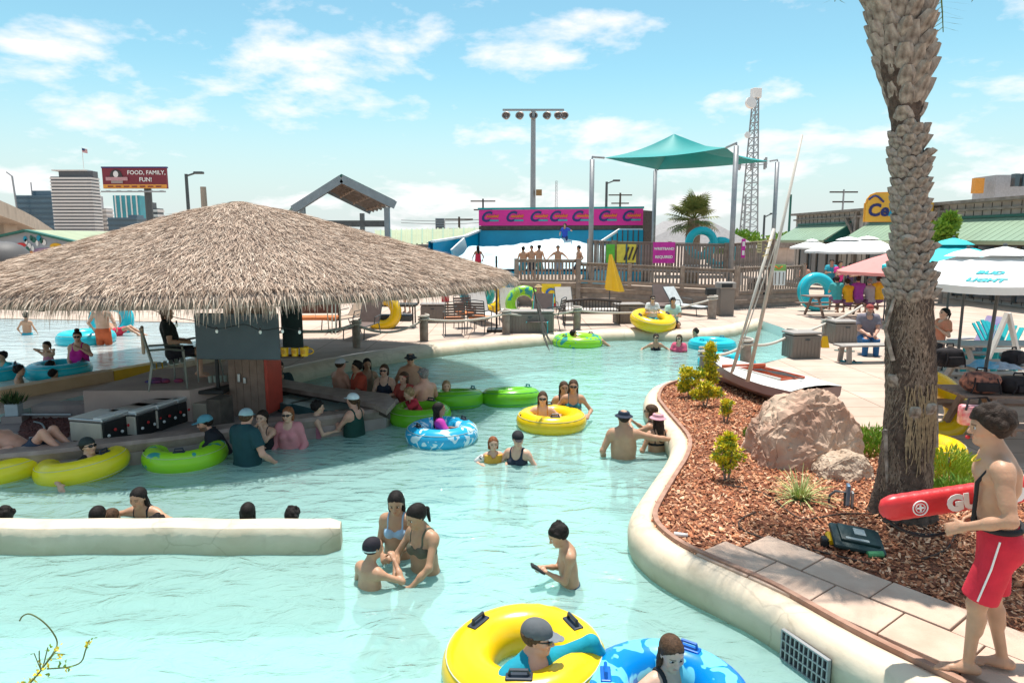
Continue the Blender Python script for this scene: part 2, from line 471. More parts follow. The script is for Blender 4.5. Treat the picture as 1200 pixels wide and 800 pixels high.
# low front wall that divides the river
wx0, wx1 = -7.6, -1.73
wp = [Vector((x, 6.42+0.012*math.sin(x*3)+0.01*math.sin(7*x), 0)) for x in np.linspace(wx0, wx1, 50)]
prof = [(0.0, FLOOR_Z), (-0.02, -0.32), (0.0, -0.2), (0.015, -0.10), (0.05, -0.05), (0.12, -0.03), (0.22, -0.03), (0.29, -0.05), (0.32, -0.12), (0.33, -0.3), (0.33, FLOOR_Z)]
b = sweep(wp, prof, left=True)
# rounded nose at the free end
for q in range(len(b.v)):
 x, y, z = b.v[q]
 t = (x-(wx1-0.13))/0.13
 if t > 0: b.v[q] = (x, 6.585+(y-6.585)*math.sqrt(max(0.16, 1-t*t*0.84)), z-(0.035*t*t if z > -0.15 else 0))
c = b.build('divider_wall', M_cope, smooth='auto')
tag(c, 'low cream concrete wall standing in the water, swimmers behind it', 'wall')
# hairline cracks and a cable on the rim
M_dark = mat('dark_gap', (0.05, 0.04, 0.035), 0.9)
# --- planter edging board
M_edging = mat('edging_board', (0.30, 0.15, 0.10), 0.75, col2=(0.42, 0.25, 0.18), scale=9, bump=0.3, bscale=40)
b = sweep(edge, [(-0.005, -0.05), (-0.005, 0.075), (-0.055, 0.075), (-0.055, -0.05)], left=False)
tag(b.build('garden_edging', M_edging, smooth='auto'), 'thin reddish brown edging board round the mulch planter', 'edging')
# screws/brackets on the edging
# --- mulch bed
M_mulch = mat('mulch_bed', (0.16, 0.06, 0.033), 0.95, col2=(0.30, 0.12, 0.065), scale=22, bump=0.8, bscale=70, detail=8)
pv_up_px = [(892, 632), (941, 648), (1000, 668), (1052, 688), (1108, 713), (1174, 738), (1300, 790)]
mul_px_back = [(1330, 640), (1215, 592), (1150, 572), (1090, 538), (1030, 508), (970, 487), (930, 470), (880, 452), (838, 445)]
inner = [p for p in edge if p.y > P(820, 656).y-0.02]
mulch_poly = [(p.x, p.y) for p in inner]+[(p.x, p.y) for p in [P(863, 645)]+[P(*q) for q in pv_up_px]+[P(*q) for q in mul_px_back]]
mb = MB().sheet([Vector((x, y, 0)) for x, y in mulch_poly], [], 0.018)
mo = mb.build('mulch_bed', M_mulch); tag(mo, kind='structure')
def inside(x, y, poly):
 c = False; n = len(poly); j = n-1
 for i in range(n):
  xi, yi = poly[i]; xj, yj = poly[j]
  if (yi > y) != (yj > y) and x < (xj-xi)*(y-yi)/(yj-yi)+xi: c = not c
  j = i
 return c
M_chip = mat('bark_chips', (0.3, 0.12, 0.07), 0.9, var=0.25, scale=40, attr='col')
def mulch_chips(n):
 r = random.Random(3); b = MB(); cols = []
 xs = [p[0] for p in mulch_poly]; ys = [p[1] for p in mulch_poly]
 x0, x1, y0, y1 = min(xs), min(max(xs), 7.5), min(ys), max(ys)
 pal = [(0.34, 0.13, 0.06), (0.46, 0.20, 0.10), (0.25, 0.085, 0.04), (0.55, 0.29, 0.16), (0.39, 0.145, 0.07), (0.19, 0.065, 0.035), (0.62, 0.38, 0.24)]
 k = 0
 while k < n:
  x = r.uniform(x0, x1); y = r.uniform(y0, y1)
  if r.random() > (9.0/(y+3))**1.0 and y > 6: continue
  if not inside(x, y, mulch_poly): continue
  a = r.uniform(0, 6.283); ln = r.uniform(0.014, 0.042); wd = ln*r.uniform(0.25, 0.6)
  tx, ty = r.gauss(0, 0.30), r.gauss(0, 0.30)
  ca, sa = math.cos(a), math.sin(a)
  z = 0.02+r.uniform(0, 0.028)
  q = [(-ln, -wd*.8), (ln*.9, -wd), (ln, wd*.8), (-ln*.85, wd)]
  vs = []
  for i, (u, v) in enumerate(q):
   vs.append((x+(u*ca-v*sa)/1.4, y+(u*sa+v*ca)/1.4, max(0.012, z+u*tx+v*ty)))
  m = ((x), (y), z+0.008)
  b.add(vs+[m], [(0, 1, 4), (1, 2, 4), (2, 3, 4), (3, 0, 4)])
  cc = r.choice(pal); f = r.uniform(0.95, 1.65)
  cols += [(cc[0]*f, cc[1]*f, cc[2]*f, 1)]*5
  k += 1
 o = b.build('bark_chip_mulch', M_chip, colors=cols)
 tag(o, 'reddish bark chip mulch covering the planter', 'mulch', kind='stuff')
mulch_chips(24000)
# --- stepping pavers, each its own slab
M_paver = mat('paver_concrete', (0.50, 0.345, 0.26), 0.85, col2=(0.60, 0.445, 0.345), scale=5, bump=0.25, bscale=80)
pa = P(863, 645); pb = P(1135, 757)
pdir = (pb-pa).normalized(); pn = Vector((-pdir.y, pdir.x, 0))
if pn.y < 0: pn = -pn
pav = empty('paver_path', pa, 0, 'double row of pinkish concrete pavers beside the pool rim', 'paver path')
pav['kind'] = 'structure'; del pav['category']; del pav['label']
ang = math.atan2(pdir.y, pdir.x)
def paver(u0, u1, v0, v1, dz, cut=0.0):
 b = MB()
 pts = [(u0+cut, v0), (u1+cut*0.9, v0), (u1, v1), (u0, v1)]
 pts = [(pdir.x*u+pn.x*v, pdir.y*u+pn.y*v) for u, v in pts]
 b.prism(pts, 0.0, 0.055+dz)
 o = b.build('paver', M_paver, pav)
 bv = o.modifiers.new('bevel', 'BEVEL'); bv.width = 0.006; bv.segments = 2
r = random.Random(5)
row1w = 0.44
u = -0.12
for i in range(8):
 ln = 0.52
 paver(u+0.006, u+ln-0.006, -row1w+0.0, -0.008, r.uniform(-0.004, 0.006), cut=0.0)
 u += ln
u = 0.06
for i in range(8):
 ln = 0.56
 paver(u+0.006, u+ln-0.006, 0.008, 0.40, r.uniform(-0.003, 0.012))
 u += ln
# --- tan dividing wall of the beach pool
M_tanwall = mat('tan_pool_wall', (0.56, 0.36, 0.20), 0.75, col2=(0.66, 0.45, 0.27), scale=2.5, bump=0.2)
M_yel = mat('yellow_paint', (0.72, 0.42, 0.02), 0.55, var=0.06)
wd = (wallB-wallA).normalized(); wn = Vector((wd.y, -wd.x, 0))
b = MB()
pW = wallA+(wallB-wallA)*0.72
b.prism([tuple(p)[:2] for p in (wall0, pW, pW-wn*0.28, wall0-wn*0.28)], -0.3, 0.21)
tag(b.build('pool_wall', M_tanwall), 'tan concrete wall edging the beach pool with swimmers behind', 'wall')
b = MB(); pW2 = pW+wd*0.01; e2 = wallB+wd*0.3
b.prism([tuple(p)[:2] for p in (pW2, e2, e2-wn*0.27, pW2-wn*0.27)], -0.3, 0.20)
tag(b.build('pool_wall', M_yel), 'yellow painted end of the beach pool wall', 'wall')
# pale rim strip
tag(MB().prism([tuple(p)[:2] for p in (wallB+wd*0.31, Vector((-6.75, 15.8, 0)), Vector((-7.1, 19, 0)), Vector((-7.4, 19, 0)), Vector((-7.05, 15.8, 0)), wallB+wd*0.31-wn*0.25)], -0.3, 0.13).build('corner_kerb', M_cope), 'low cream kerb at the corner of the beach pool', 'kerb')
tag(MB().prism([(-7.2, 19.0), (-9.3, 22.0), (-25, 24.6), (-40, 24.1), (-40, 27), (-25, 27), (-9, 24), (-6.9, 19.0)], 0.0, 0.115).build('pool_beach', M_deck), kind='structure')
# ================================================================== FAR BACKGROUND
M_conc = mat('bridge_concrete', (0.36, 0.30, 0.24), 0.9, scale=0.3, var=0.15)
M_white = mat('white_paint', (0.75, 0.74, 0.72), 0.5, var=0.05)
M_glassd = mat('dark_glass', (0.05, 0.085, 0.11), 0.12, var=0.2, scale=0.2, spec=0.6)
M_glassteal = mat('teal_glass', (0.03, 0.28, 0.34), 0.15, var=0.2, scale=0.1, spec=0.6)
M_glassblue = mat('blue_glass', (0.07, 0.13, 0.18), 0.2, var=0.25, scale=0.05, spec=0.6)
M_steel = mat('galvanised_steel', (0.33, 0.34, 0.35), 0.45, metal=0.5, var=0.1)
M_darkst = mat('dark_steel', (0.07, 0.08, 0.085), 0.5, var=0.2)
M_greymt = mat('grey_wall_paint', (0.33, 0.36, 0.40), 0.8, var=0.06, scale=0.6)
M_green = mat('green_roof_metal', (0.25, 0.35, 0.24), 0.45, var=0.08, scale=1)
M_palegreen = mat('pale_green_roof_metal', (0.34, 0.38, 0.24), 0.5, var=0.07, scale=1)
M_dkgreen = mat('dark_green_trim', (0.02, 0.13, 0.10), 0.5)
M_maroon = mat('maroon_poster', (0.20, 0.03, 0.045), 0.6, var=0.05)
M_orange = mat('orange_poster', (0.75, 0.33, 0.06), 0.6, var=0.08)
M_magenta = mat('magenta_vinyl', (0.72, 0.02, 0.25), 0.5, var=0.05, scale=1.5)
M_blue = mat('wave_wall_blue', (0.0, 0.30, 0.48), 0.4, var=0.12, scale=0.6)
M_navy = mat('navy_print', (0.02, 0.03, 0.14), 0.5)
M_teal = mat('teal_fabric', (0.0, 0.27, 0.265), 0.6, var=0.05, scale=1.0)
M_foam = mat('white_water_foam', (0.36, 0.62, 0.69), 0.35, col2=(0.78, 0.85, 0.86), scale=.9, bump=.5, bscale=5, detail=8)
M_wood = mat('weathered_wood', (0.20, 0.165, 0.14), 0.9, col2=(0.32, 0.27, 0.235), scale=4, bump=0.4, bscale=50)
M_wood2 = mat('weathered_wood_warm', (0.25, 0.19, 0.15), 0.9, col2=(0.38, 0.30, 0.24), scale=5, bump=0.4, bscale=50)
M_wooddk = mat('dark_timber', (0.055, 0.042, 0.036), 0.8, col2=(0.10, 0.08, 0.065), scale=7, bump=0.3, bscale=40)
M_black = mat('black_plastic', (0.018, 0.019, 0.02), 0.5, var=0.2)
M_yellow = mat('yellow_vinyl', (0.86, 0.50, 0.01), 0.3, var=0.05, scale=3, spec=0.5)
M_letter = mat('white_print', (0.82, 0.82, 0.80), 0.6, var=0.02)
M_red = mat('red_paint', (0.55, 0.03, 0.03), 0.5, var=0.08)
def fit(px, d): return (px-600.0)/F_PX*d
# --- city towers -------------------------------------------------------
def tower(name, label, px0, px1, pytop, d, body_m, floors, band_m, band_frac=0.5, depth=None, proud=0.5, vertical=0, roofbox=None, group=None):
 a = D(px0, pytop, d); bq = D(px1, pytop, d)
 wdt = (bq-a).x; h = a.z; dp = depth or wdt*0.7
 t = empty(name, ((a.x+bq.x)/2, d+dp/2, 0), 0, label, 'building', group)
 MB().box((0, 0, h/2), (wdt, dp, h)).build('wall', body_m, t)
 if floors:
  fh = h/floors
  me = MB().box((0, 0, 0), (wdt+2*proud, dp+2*proud, fh*band_frac)).mesh('floor_band', band_m)
  for i in range(floors):
   z = fh*(i+0.5)
   if z > 8: place(me, 'floor_band', t, (0, 0, z))
 for i in range(vertical):
  x = -wdt/2+wdt*(i+0.5)/vertical
  MB().box((x, -dp/2-0.3, h/2), (wdt*0.045, 0.8, h)).build('mullion', band_m, t)
 if roofbox:
  fx, fw, hh = roofbox
  MB().box((fx*wdt, 0, h+hh/2), (fw*wdt, dp*0.6, hh)).build('roof_plant', body_m, t)
 return t
M_dkband = mat('tower_window_band', (0.10, 0.10, 0.11), 0.2, var=0.2, scale=0.05)
M_cream = mat('tower_white', (0.70, 0.66, 0.63), 0.7, var=0.05, scale=0.1)
M_greyb = mat('tower_grey', (0.42, 0.40, 0.40), 0.8, var=0.08, scale=0.1)
t = tower('office_tower', 'tall white office tower with dark window bands and rooftop flag', 59, 106, 207, 620, M_dkband, 20, M_cream, 0.55, depth=12, roofbox=(0.1, 0.86, 5))
h = D(80, 207, 620).z
MB().box((-1.5, 0, h+5.6), (31, 10, 1.0)).build('roof_slab', M_cream, t)
fp = D(91, 172, 620)
MB().tube([(fp.x-t.location.x, 0, h+4), (fp.x-t.location.x, 0, fp.z)], 0.25, 6).build('flagpole', M_white, t)
M_flag = mat('flag_red', (0.5, 0.06, 0.08), 0.8)
fl = MB()
for i in range(7):
 z0 = fp.z-0.5-i*0.85; x0 = fp.x-t.location.x+0.3
 fl.slot(i % 2)
 fl.add([(x0, 0, z0), (x0+4, 0.8, z0-.9), (x0+7.5, 0, z0-1.6), (x0+7.5, 0, z0-2.45), (x0+4, .8, z0-1.75), (x0, 0, z0-.85)], [(0, 1, 4, 5), (1, 2, 3, 4)])
fl.slot(2); fl.box((fp.x-t.location.x+2, -.1, fp.z-2.4), (3.4, 1.2, 3.2), rot=Matrix.Rotation(R(12), 3, 'Y'))
for q in range(len(fl.v)): v_ = Vector(fl.v[q]); p_ = Vector((fp.x-t.location.x, 0, fp.z-.5)); fl.v[q] = tuple(p_+(v_-p_)*.6)
fl.build('flag', [M_flag, M_white, M_navy], t)
t = tower('office_tower', 'squat dark blue glass tower beside the overpass', 18, 60, 229, 700, M_glassblue, 9, mat('blue_spandrel', (0.055, 0.10, 0.14), 0.3), 0.35, roofbox=(0.15, 0.55, 5))
hh = D(40, 229, 700).z
MB().bar((fit(40, 700)-t.location.x, -22, hh-60), (fit(36, 700)-t.location.x, -22, hh+18), 1.2).build('crane_mast', M_steel, t)
MB().bar((fit(36, 700)-t.location.x, -22, hh+18), (fit(30, 700)-t.location.x, -22, hh+22), 1.0).build('crane_arm', M_steel, t)
MB().bar((fit(47, 700)-t.location.x, -10, hh), (fit(47, 700)-t.location.x, -10, hh+13), 0.8).build('antenna', M_steel, t)
tower('office_tower', 'plain beige office block between the banded tower and the billboard', 105, 124, 244, 640, M_greyb, 8, M_cream, 0.45, roofbox=(-0.2, 0.5, 11))
tower('office_tower', 'turquoise glass tower behind the billboard pole', 132, 163, 229, 560, M_glassteal, 0, M_white, vertical=5)
tower('office_tower', 'low blue glass office block under the turquoise tower', 126, 160, 255, 500, M_glassblue, 5, M_glassd, 0.3, roofbox=(0.3, 0.3, 2))
tower('office_tower', 'white banded office block right of the billboard pole', 163, 184, 244, 600, M_dkband, 7, M_cream, 0.5, roofbox=(-0.1, 0.6, 5))
# --- highway overpass ---------------------------------------------------
ov = empty('highway_overpass', D(0, 262, 240), 0, 'concrete highway overpass with railing rising at the skyline', 'overpass')
o0 = ov.location.copy()
path = [D(x, y, d_)-o0 for x, y, d_ in ((-190, 190, 130), (-60, 226, 180), (0, 249, 230), (30, 264, 290), (60, 279, 380), (90, 284, 520))]
path = smooth_path(path, 5)
b = MB()
for p, q in zip(path[:-1], path[1:]): b.bar(p+Vector((0, 5, -2.4)), q+Vector((0, 5, -2.4)), 10, 4.4)
b.build('deck', M_conc, ov)
b = MB()
for p, q in zip(path[:-1], path[1:]): b.bar(p+Vector((0, 0, 1.6)), q+Vector((0, 0, 1.6)), .35, .35)
for i in range(0, len(path)-1):
 for s in (0.0, 0.33, 0.66):
  p = path[i].lerp(path[i+1], s); b.bar(p-Vector((0, 0, .2)), p+Vector((0, 0, 2.6)), .4)
b.build('railing', M_darkst, ov)
for i in range(3, len(path), 6):
 p = path[i]; hp = p.z+o0.z-4; MB().box((p.x, p.y+5, -o0.z+hp/2), (3, 6, hp)).build('pier', M_conc, ov)
# --- billboard -----------------------------------------------------------
d_ = 150
a = D(119, 197, d_); c2 = D(196, 221, d_)
W_, H_ = c2.x-a.x, a.z-c2.z
bb = empty('billboard', ((a.x+c2.x)/2+1.2, d_, 0), 0, 'maroon billboard on a dark pole reading FOOD, FAMILY, FUN!', 'billboard')
zc = (a.z+c2.z)/2
MB().box((-1.2, 0.3, zc), (W_, .6, H_)).build('panel', M_maroon, bb)
MB().box((-1.2, -0.05, zc-H_/2+H_*0.10), (W_-.1, .08, H_*0.2)).build('orange_strip', M_orange, bb)
MB().box((-1.2, 0.35, zc+H_/2+.15), (W_+.3, .7, .3)).build('frame', M_navy, bb)
MB().tube([(1.0, .9, 0), (1.0, .9, zc-H_/2)], .75, 10).build('pole', M_darkst, bb)
b = MB(); b.bar((-1.2-W_/2, -.8, zc-H_/2-.7), (-1.2+W_/2, -.8, zc-H_/2-.7), .3)
for i in range(6): b.bar((-1.2-W_/2+W_*(i+.5)/6, .4, zc-H_/2-.5), (-1.2-W_/2+W_*(i+.5)/6, -.9, zc-H_/2-.6), .25)
b.build('catwalk', M_steel, bb)
lettering('FOOD, FAMILY,', H_*0.275, M_letter, bb, (W_*0.195-1.2, -.12, zc+H_*0.27), (math.pi/2, 0, 0), bold=0.02, space=1.02)
lettering('FUN!', H_*0.29, M_letter, bb, (W_*0.175-1.2, -.12, zc-H_*0.07), (math.pi/2, 0, 0), bold=0.02)
M_emb = mat('emblem_grey', (0.35, 0.28, 0.27), 0.7); M_emb2 = mat('emblem_dark', (0.06, 0.05, 0.05), 0.7)
b = MB().lathe([(0.02, 0), (1.3, .0), (1.3, .1), (.02, .1)], 16, Matrix.Translation((-W_*0.28-1.2, -.05, zc+H_*0.12)) @ Matrix.Rotation(math.pi/2, 4, 'X'))
b.build('emblem', M_emb2, bb)
MB().ball((-W_*0.28-1.2, -.2, zc+H_*.2), (.55, .05, .7)).build('emblem_figure', M_white, bb)
MB().box((-W_*0.27-1.2, -.2, zc-H_*.03), (W_*0.34, .1, H_*.17)).build('emblem_bar', mat('emblem_rose', (0.50, 0.28, 0.30), .7), bb)
MB().box((-W_*0.27-1.2, -.16, zc-H_*.18), (W_*0.18, .1, H_*.14)).build('emblem_plate', M_emb, bb)
for i in range(7):
 MB().box((-1.2-W_*0.38+W_*0.125*i, -.12, zc-H_*0.40), (W_*0.085, .06, H_*.06)).build('strip_mark', M_maroon, bb)
# --- mural building at the left ---------------------------------------------
d_ = 48
def LX(px): return fit(px, d_)
mz = lambda py: D(0, py, d_).z
mural = empty('mural_building', (LX(40), d_, 0), 0, 'low grey gabled building with a painted mural and dark green roof edge', 'building')
x0 = LX(40)
gab = [(LX(-60)-x0, 0), (LX(118)-x0, 0), (LX(118)-x0, mz(290)), (LX(40)-x0, mz(271)), (LX(-60)-x0, mz(293))]
MB().prism(gab, 0, 10, Matrix.Rotation(math.pi/2, 4, 'X') @ Matrix.Scale(-1, 4, (0, 0, 1))).build('wall', M_greymt, mural)
b = MB()
b.bar((LX(-62)-x0, -.15, mz(293)+.05), (LX(40)-x0, -.15, mz(271)+.05), .6, .14); b.bar((LX(40)-x0, -.15, mz(271)+.05), (LX(120)-x0, -.15, mz(290)+.05), .6, .14)
b.build('roof_edge', M_dkgreen, mural)
b = MB();
b.add([(LX(-62)-x0, 10, mz(293)+.1), (LX(-62)-x0, 0.2, mz(293)+.1), (LX(40)-x0, .2, mz(271)+.1), (LX(40)-x0, 10, mz(271)+.1), (LX(120)-x0, .2, mz(290)+.1), (LX(120)-x0, 10, mz(290)+.1)], [(0, 1, 2, 3), (3, 2, 4, 5)])
b.build('roof', M_palegreen, mural)
# mural: painted shapes lie 2 cm proud
def disc(px, py, rx, ry, m, dy, seg=20, a0=0, a1=6.283):
 c = D(px, py, d_); b = MB()
 pts = [(c.x-x0+rx*math.cos(a0+(a1-a0)*i/seg), c.z+ry*math.sin(a0+(a1-a0)*i/seg)) for i in range(seg)]
 b.prism(pts, 0, 0.01, Matrix.Translation((0, -.012-dy, 0)) @ Matrix.Rotation(math.pi/2, 4, 'X')); return b.build('mural_shape', m, mural)
M_mo = mat('mural_orange', (.55, .20, .06), .7, var=.2, scale=2); M_mp = mat('mural_purple', (.30, .19, .30), .7, var=.2); M_my = mat('mural_yellow', (.75, .42, .03), .7, var=.15)
disc(45, 298, 1.3, .25, M_mo, 0.0); disc(55, 294, 1.0, .22, M_mp, .012)
disc(66, 288.5, .42, .22, M_my, .024); disc(25, 287, .35, .15, M_red, .012)
for i, (px, py, m) in enumerate([(31, 283, M_white), (35, 288, M_white), (40, 281, M_dkgreen), (44, 285, M_white), (49, 282, M_dkgreen), (52, 284, M_white), (37, 279, M_dkgreen), (30, 280, M_blue), (46, 279, M_blue), (39, 291, M_white), (33, 292, M_dkgreen)]):
 disc(px, py, .10+.03*(i % 3), .20, m, .036, 10)
# dark dome in front of it
M_dome = mat('dark_grey_shell', (0.10, 0.095, 0.095), .6, var=.1, scale=1)
dc = D(2, 306, 40)
b = MB().lathe([(1.52, -1.2), (1.55, -.6), (1.52, 0), (1.38, .5), (1.05, .85), (.6, 1.05), (.02, 1.1)], 24, Matrix.Scale(1.0, 4))
o = b.build('dark_dome', M_dome, smooth=True, loc=(dc.x, 40, dc.z+.05)); tag(o, 'dark grey dome in front of the mural building', 'dome')
MB().lathe([(1.5, -1.2-dc.z-.05), (1.5, -1.2)], 24).build('drum', M_dome, o)
# pale green roofed shed behind
sh = empty('shed', (LX(95), 62, 0), 0, 'long pale green roofed shed behind the thatch', 'building')
MB().box((0, 0, 1.3), (16, 5, 2.6)).build('wall', M_greymt, sh)
b = MB(); b.prism([(-2.9, 2.6), (2.9, 2.6), (0, 3.4)], -8.3, 8.3, Matrix.Rotation(math.pi/2, 4, 'Z') @ Matrix.Rotation(math.pi/2, 4, 'X')); b.build('roof', M_palegreen, sh)
# --- light poles and utility poles --------------------------------------------
def pole(px, pytop, d, r, label, kind='plain', m=None, group=None, pxb=None):
 top = D(px, pytop, d)
 t = empty('light_pole' if kind in ('lamp', 'flood') else ('utility_pole' if kind == 'cross' else 'mast_pole'), (top.x, d, 0), 0, label, 'pole', group)
 m = m or M_darkst
 MB().tube([(0, 0, 0), (0, 0, top.z)], [r*1.3, r], 8).build('pole', m, t)
 if kind == 'lamp':
  MB().tube([(0, 0, top.z-.2), (.5*r*12, 0, top.z+.1)], r*.6, 6).build('arm', m, t)
  MB().bbox((r*8, 0, top.z+.12), (r*6, r*3, r*1.6), r*.5).build('lamp_head', m, t)
 if kind == 'cross':
  for i, z in enumerate((top.z-.3, top.z-1.4)):
   MB().bar((-1.6+.4*i, 0, z), (1.6-.4*i, 0, z), .16).build('crossarm', M_wooddk, t)
 if kind == 'flood':
  MB().bar((-2.6, 0, top.z), (2.6, 0, top.z), .16).build('crossarm', m, t)
  lm = MB().lathe([(.05, -.32), (.2, -.3), (.36, 0), (.38, .06), (.3, .08)], 12).mesh('flood_lamp', [mat('lamp_shell', (.30, .25, .23), .4, metal=.4)], True)
  for x in (-2.3, -1.15, 0, 1.15, 2.1, 2.6):
   place(lm, 'flood_lamp', t, (x, -.25, top.z-.5), (R(62), 0, R(rng.uniform(-15, 15))))
 return t
t = pole(625, 129, 60, .20, 'tall steel floodlight pole with six lamps behind the pink banner', 'flood', M_steel)
MB().box((.5, -.3, D(630, 226, 60).z), (.5, .3, .5)).build('sign_box', mat('box_tan', (.35, .2, .08), .7), t)
pole(218, 204, 70, .16, 'dark lamp pole rising behind the thatch beside the billboard', 'lamp')
pole(238, 219, 45, .19, 'short stub of grey pole peeking over the thatch', 'plain', M_conc)
pole(566, 233, 90, .12, 'slim crossarm pole left of the pink banner', 'cross')
pole(538, 254, 80, .12, 'stubby utility pole over the pale green roof', 'cross', M_wooddk)
pole(711, 213, 75, .13, 'street lamp with curved arm left of the teal canopy post', 'lamp')
pole(727, 226, 95, .13, 'wooden crossarm pole behind the pink banner end', 'cross', M_wooddk)
pole(874, 228, 70, .10, 'thin grey post left of the lattice tower', 'plain', M_steel)
pole(896, 252, 65, .10, 'short dark post with box top under the lattice tower', 'lamp', M_darkst)
pole(927, 228, 90, .14, 'plain green pole behind the leaning mast', 'plain', M_dkgreen)
pole(989, 222, 80, .10, 'thin pole with small head above the restaurant roof', 'cross', M_steel)
pole(614, 244, 100, .1, 'far crossarm pole beside the floodlight pole', 'cross')
# lattice mast with guy sections (651) and big telecom tower (885)
def lattice(px, pytop, d, w0, w1, label, extras):
 top = D(px, pytop, d); H = top.z
 t = empty('lattice_tower', (top.x, d, 0), R(15), label, 'tower')
 n = 22; b = MB()
 def cn(i, k):
  w_ = w0+(w1-w0)*i/n; a = 2*math.pi*k/3
  return Vector((w_*math.cos(a), w_*math.sin(a), H*i/n))
 for k in range(3):
  MB().bar(cn(0, k), cn(n, k), .10*w0, .10*w0).build('tower_leg', M_steel, t)
 for i in range(n):
  for k in range(3):
   b.bar(cn(i, k), cn(i+1, (k+1) % 3), .05*w0); b.bar(cn(i+1, k), cn(i+1, (k+1) % 3), .05*w0)
 b.build('bracing', M_steel, t)
 if extras:
  MB().lathe([(.02, 0), (.9, .1), (1.0, .35), (.95, .7), (.02, .75)], 14, Matrix.Translation((-1.6, -.6, D(0, 123, d).z)) @ Matrix.Rotation(R(80), 4, 'X')).build('dish', M_white, t, 'auto')
  MB().lathe([(.02, 0), (.5, .1), (.55, .4), (.02, .45)], 12, Matrix.Translation((-1.8, -.6, D(0, 160, d).z)) @ Matrix.Rotation(R(80), 4, 'X')).build('dish', M_white, t, 'auto')
  for k in range(6):
   a = k*math.pi/3
   MB().bbox((2.4*math.cos(a), 2.4*math.sin(a), D(0, 192, d).z), (.35, .25, 1.8), .05).build('panel_antenna', M_steel, t)
  MB().tube([(2.4*math.cos(k*.5236), 2.4*math.sin(k*.5236), D(0, 192, d).z) for k in range(12)], .08, 5, closed=True).build('antenna_ring', M_steel, t)
  MB().bbox((0, 0, H-.2), (1.5, 1.2, 1.6), .1).build('antenna_box', M_white, t)
 return t
lattice(886, 108, 120, 1.9, .5, 'tall lattice telecom tower with dishes behind the teal canopy', True)
lattice(652, 212, 160, .5, .25, 'thin distant lattice mast above the pink banner', False)
# utility wires
M_wire = mat('wire', (.04, .04, .045), .7)
for y0, y1, dd in ((258, 255, 85), (261, 259, 85)):
 a, bq = D(470, y0, dd), D(590, y1, dd)
 pts = [a.lerp(bq, i/8)-Vector((0, 0, .25*math.sin(math.pi*i/8))) for i in range(9)]
 tag(MB().tube(pts, .03, 4).build('power_line', M_wire), 'thin power line strung over the pale green roof' if y0 == 258 else 'lower power line strung over the pale green roof', 'wire')
# --- pavilion over the thatch ------------------------------------------------
d_ = 38
pvz = lambda py: D(0, py, d_).z
pv = empty('pavilion', (fit(405, d_), d_, 0), 0, 'open timber pavilion with green gable roof behind the thatch', 'pavilion')
def PX(px): return fit(px, d_)-fit(405, d_)
M_pvw = mat('pavilion_paint', (0.20, 0.25, 0.28), .7, var=.12, scale=2); M_pvin = mat('pavilion_soffit', (0.20, 0.14, 0.11), .8, var=.25, scale=3)
zap, zl, zr = pvz(207), pvz(243), pvz(238)
LEN = 9.0; skx = -3.2     # roof runs back and to the left
A_, B_, C_ = Vector((PX(348), 0, zl)), Vector((PX(405), 0, zap)), Vector((PX(466), 0, zr))
bk = Vector((skx, LEN, 0))
b = MB(); up = Vector((0, 0, .14))
for p, q in ((A_, B_), (B_, C_)):
 b.add([p, q, q+bk, p+bk, p+up, q+up, q+bk+up, p+bk+up], [(4, 5, 6, 7), (0, 1, 5, 4), (2, 3, 7, 6), (3, 0, 4, 7), (1, 2, 6, 5)])
b.build('roof', M_dkgreen, pv)
b = MB()
for p, q in ((A_, B_), (B_, C_)):
 b.add([p-up*.1, q-up*.1, q+bk-up*.1, p+bk-up*.1], [(3, 2, 1, 0)])
b.build('soffit', M_pvin, pv)
for p, q, e in ((A_, B_, 0), (B_, C_, 1)):
 MB().bar(p+Vector((0, -.06, -.12)), q+Vector((0, -.06, -.12)), .10, .42).build('gable_beam', M_pvw, pv)
 MB().bar(p+bk+Vector((0, 0, -.14)), q+bk+Vector((0, 0, -.14)), .1, .3).build('gable_beam', M_pvw, pv)
for i in range(1, 6):
 f = i/6
 MB().bar(A_+bk*f-up, B_+bk*f-up, .08, .16).build('rafter', M_pvw, pv); MB().bar(B_+bk*f-up, C_+bk*f-up, .08, .16).build('rafter', M_wood, pv)
for f in (.3, .6, .9):
 MB().bar(B_.lerp(C_, f)-up, B_.lerp(C_, f)+bk-up, .06, .12).build('purlin', M_wood2, pv)
for x, y in ((PX(455), .25), (PX(357), .25), (PX(357)+skx, LEN-.3), (PX(455)+skx, LEN-.3)):
 MB().box((x, y, zl/2), (.28, .28, zl)).build('post', M_pvw, pv)
MB().bar((PX(355), .3, pvz(262)), (PX(456), .3, pvz(262)), .15, .35).build('rail_beam', M_darkst, pv)
# pale-green roofed plant room between pavilion and wave ride
ph = empty('plant_room', (0, 0, 0), 0, 'low building with pale green ribbed roof behind the wave ride', 'building')
a, bq = D(440, 289, 50), D(566, 283, 50)
MB().box(((a.x+bq.x)/2, 53, 1.2), (bq.x-a.x, 4, 2.4)).build('wall', M_greymt, ph)
e0, e1, r0, r1 = D(440, 290, 49), D(568, 281, 49), D(440, 270, 55), D(568, 267, 55)
b = MB().add([e0, e1, r1, r0], [(0, 1, 2, 3)]); b.build('roof', M_palegreen, ph)
me = None
for i in range(22):
 f = i/21
 MB().bar(e0.lerp(e1, f)+Vector((0, 0, .05)), r0.lerp(r1, f)+Vector((0, 0, .05)), .10, .08).build('roof_rib', M_green if i % 2 else M_palegreen, ph)
ac = D(516, 262, 58)
o = empty('rooftop_unit', (ac.x, 58, 0), 0, 'grey louvred cooling unit standing above the pale green roof', 'cooling unit')
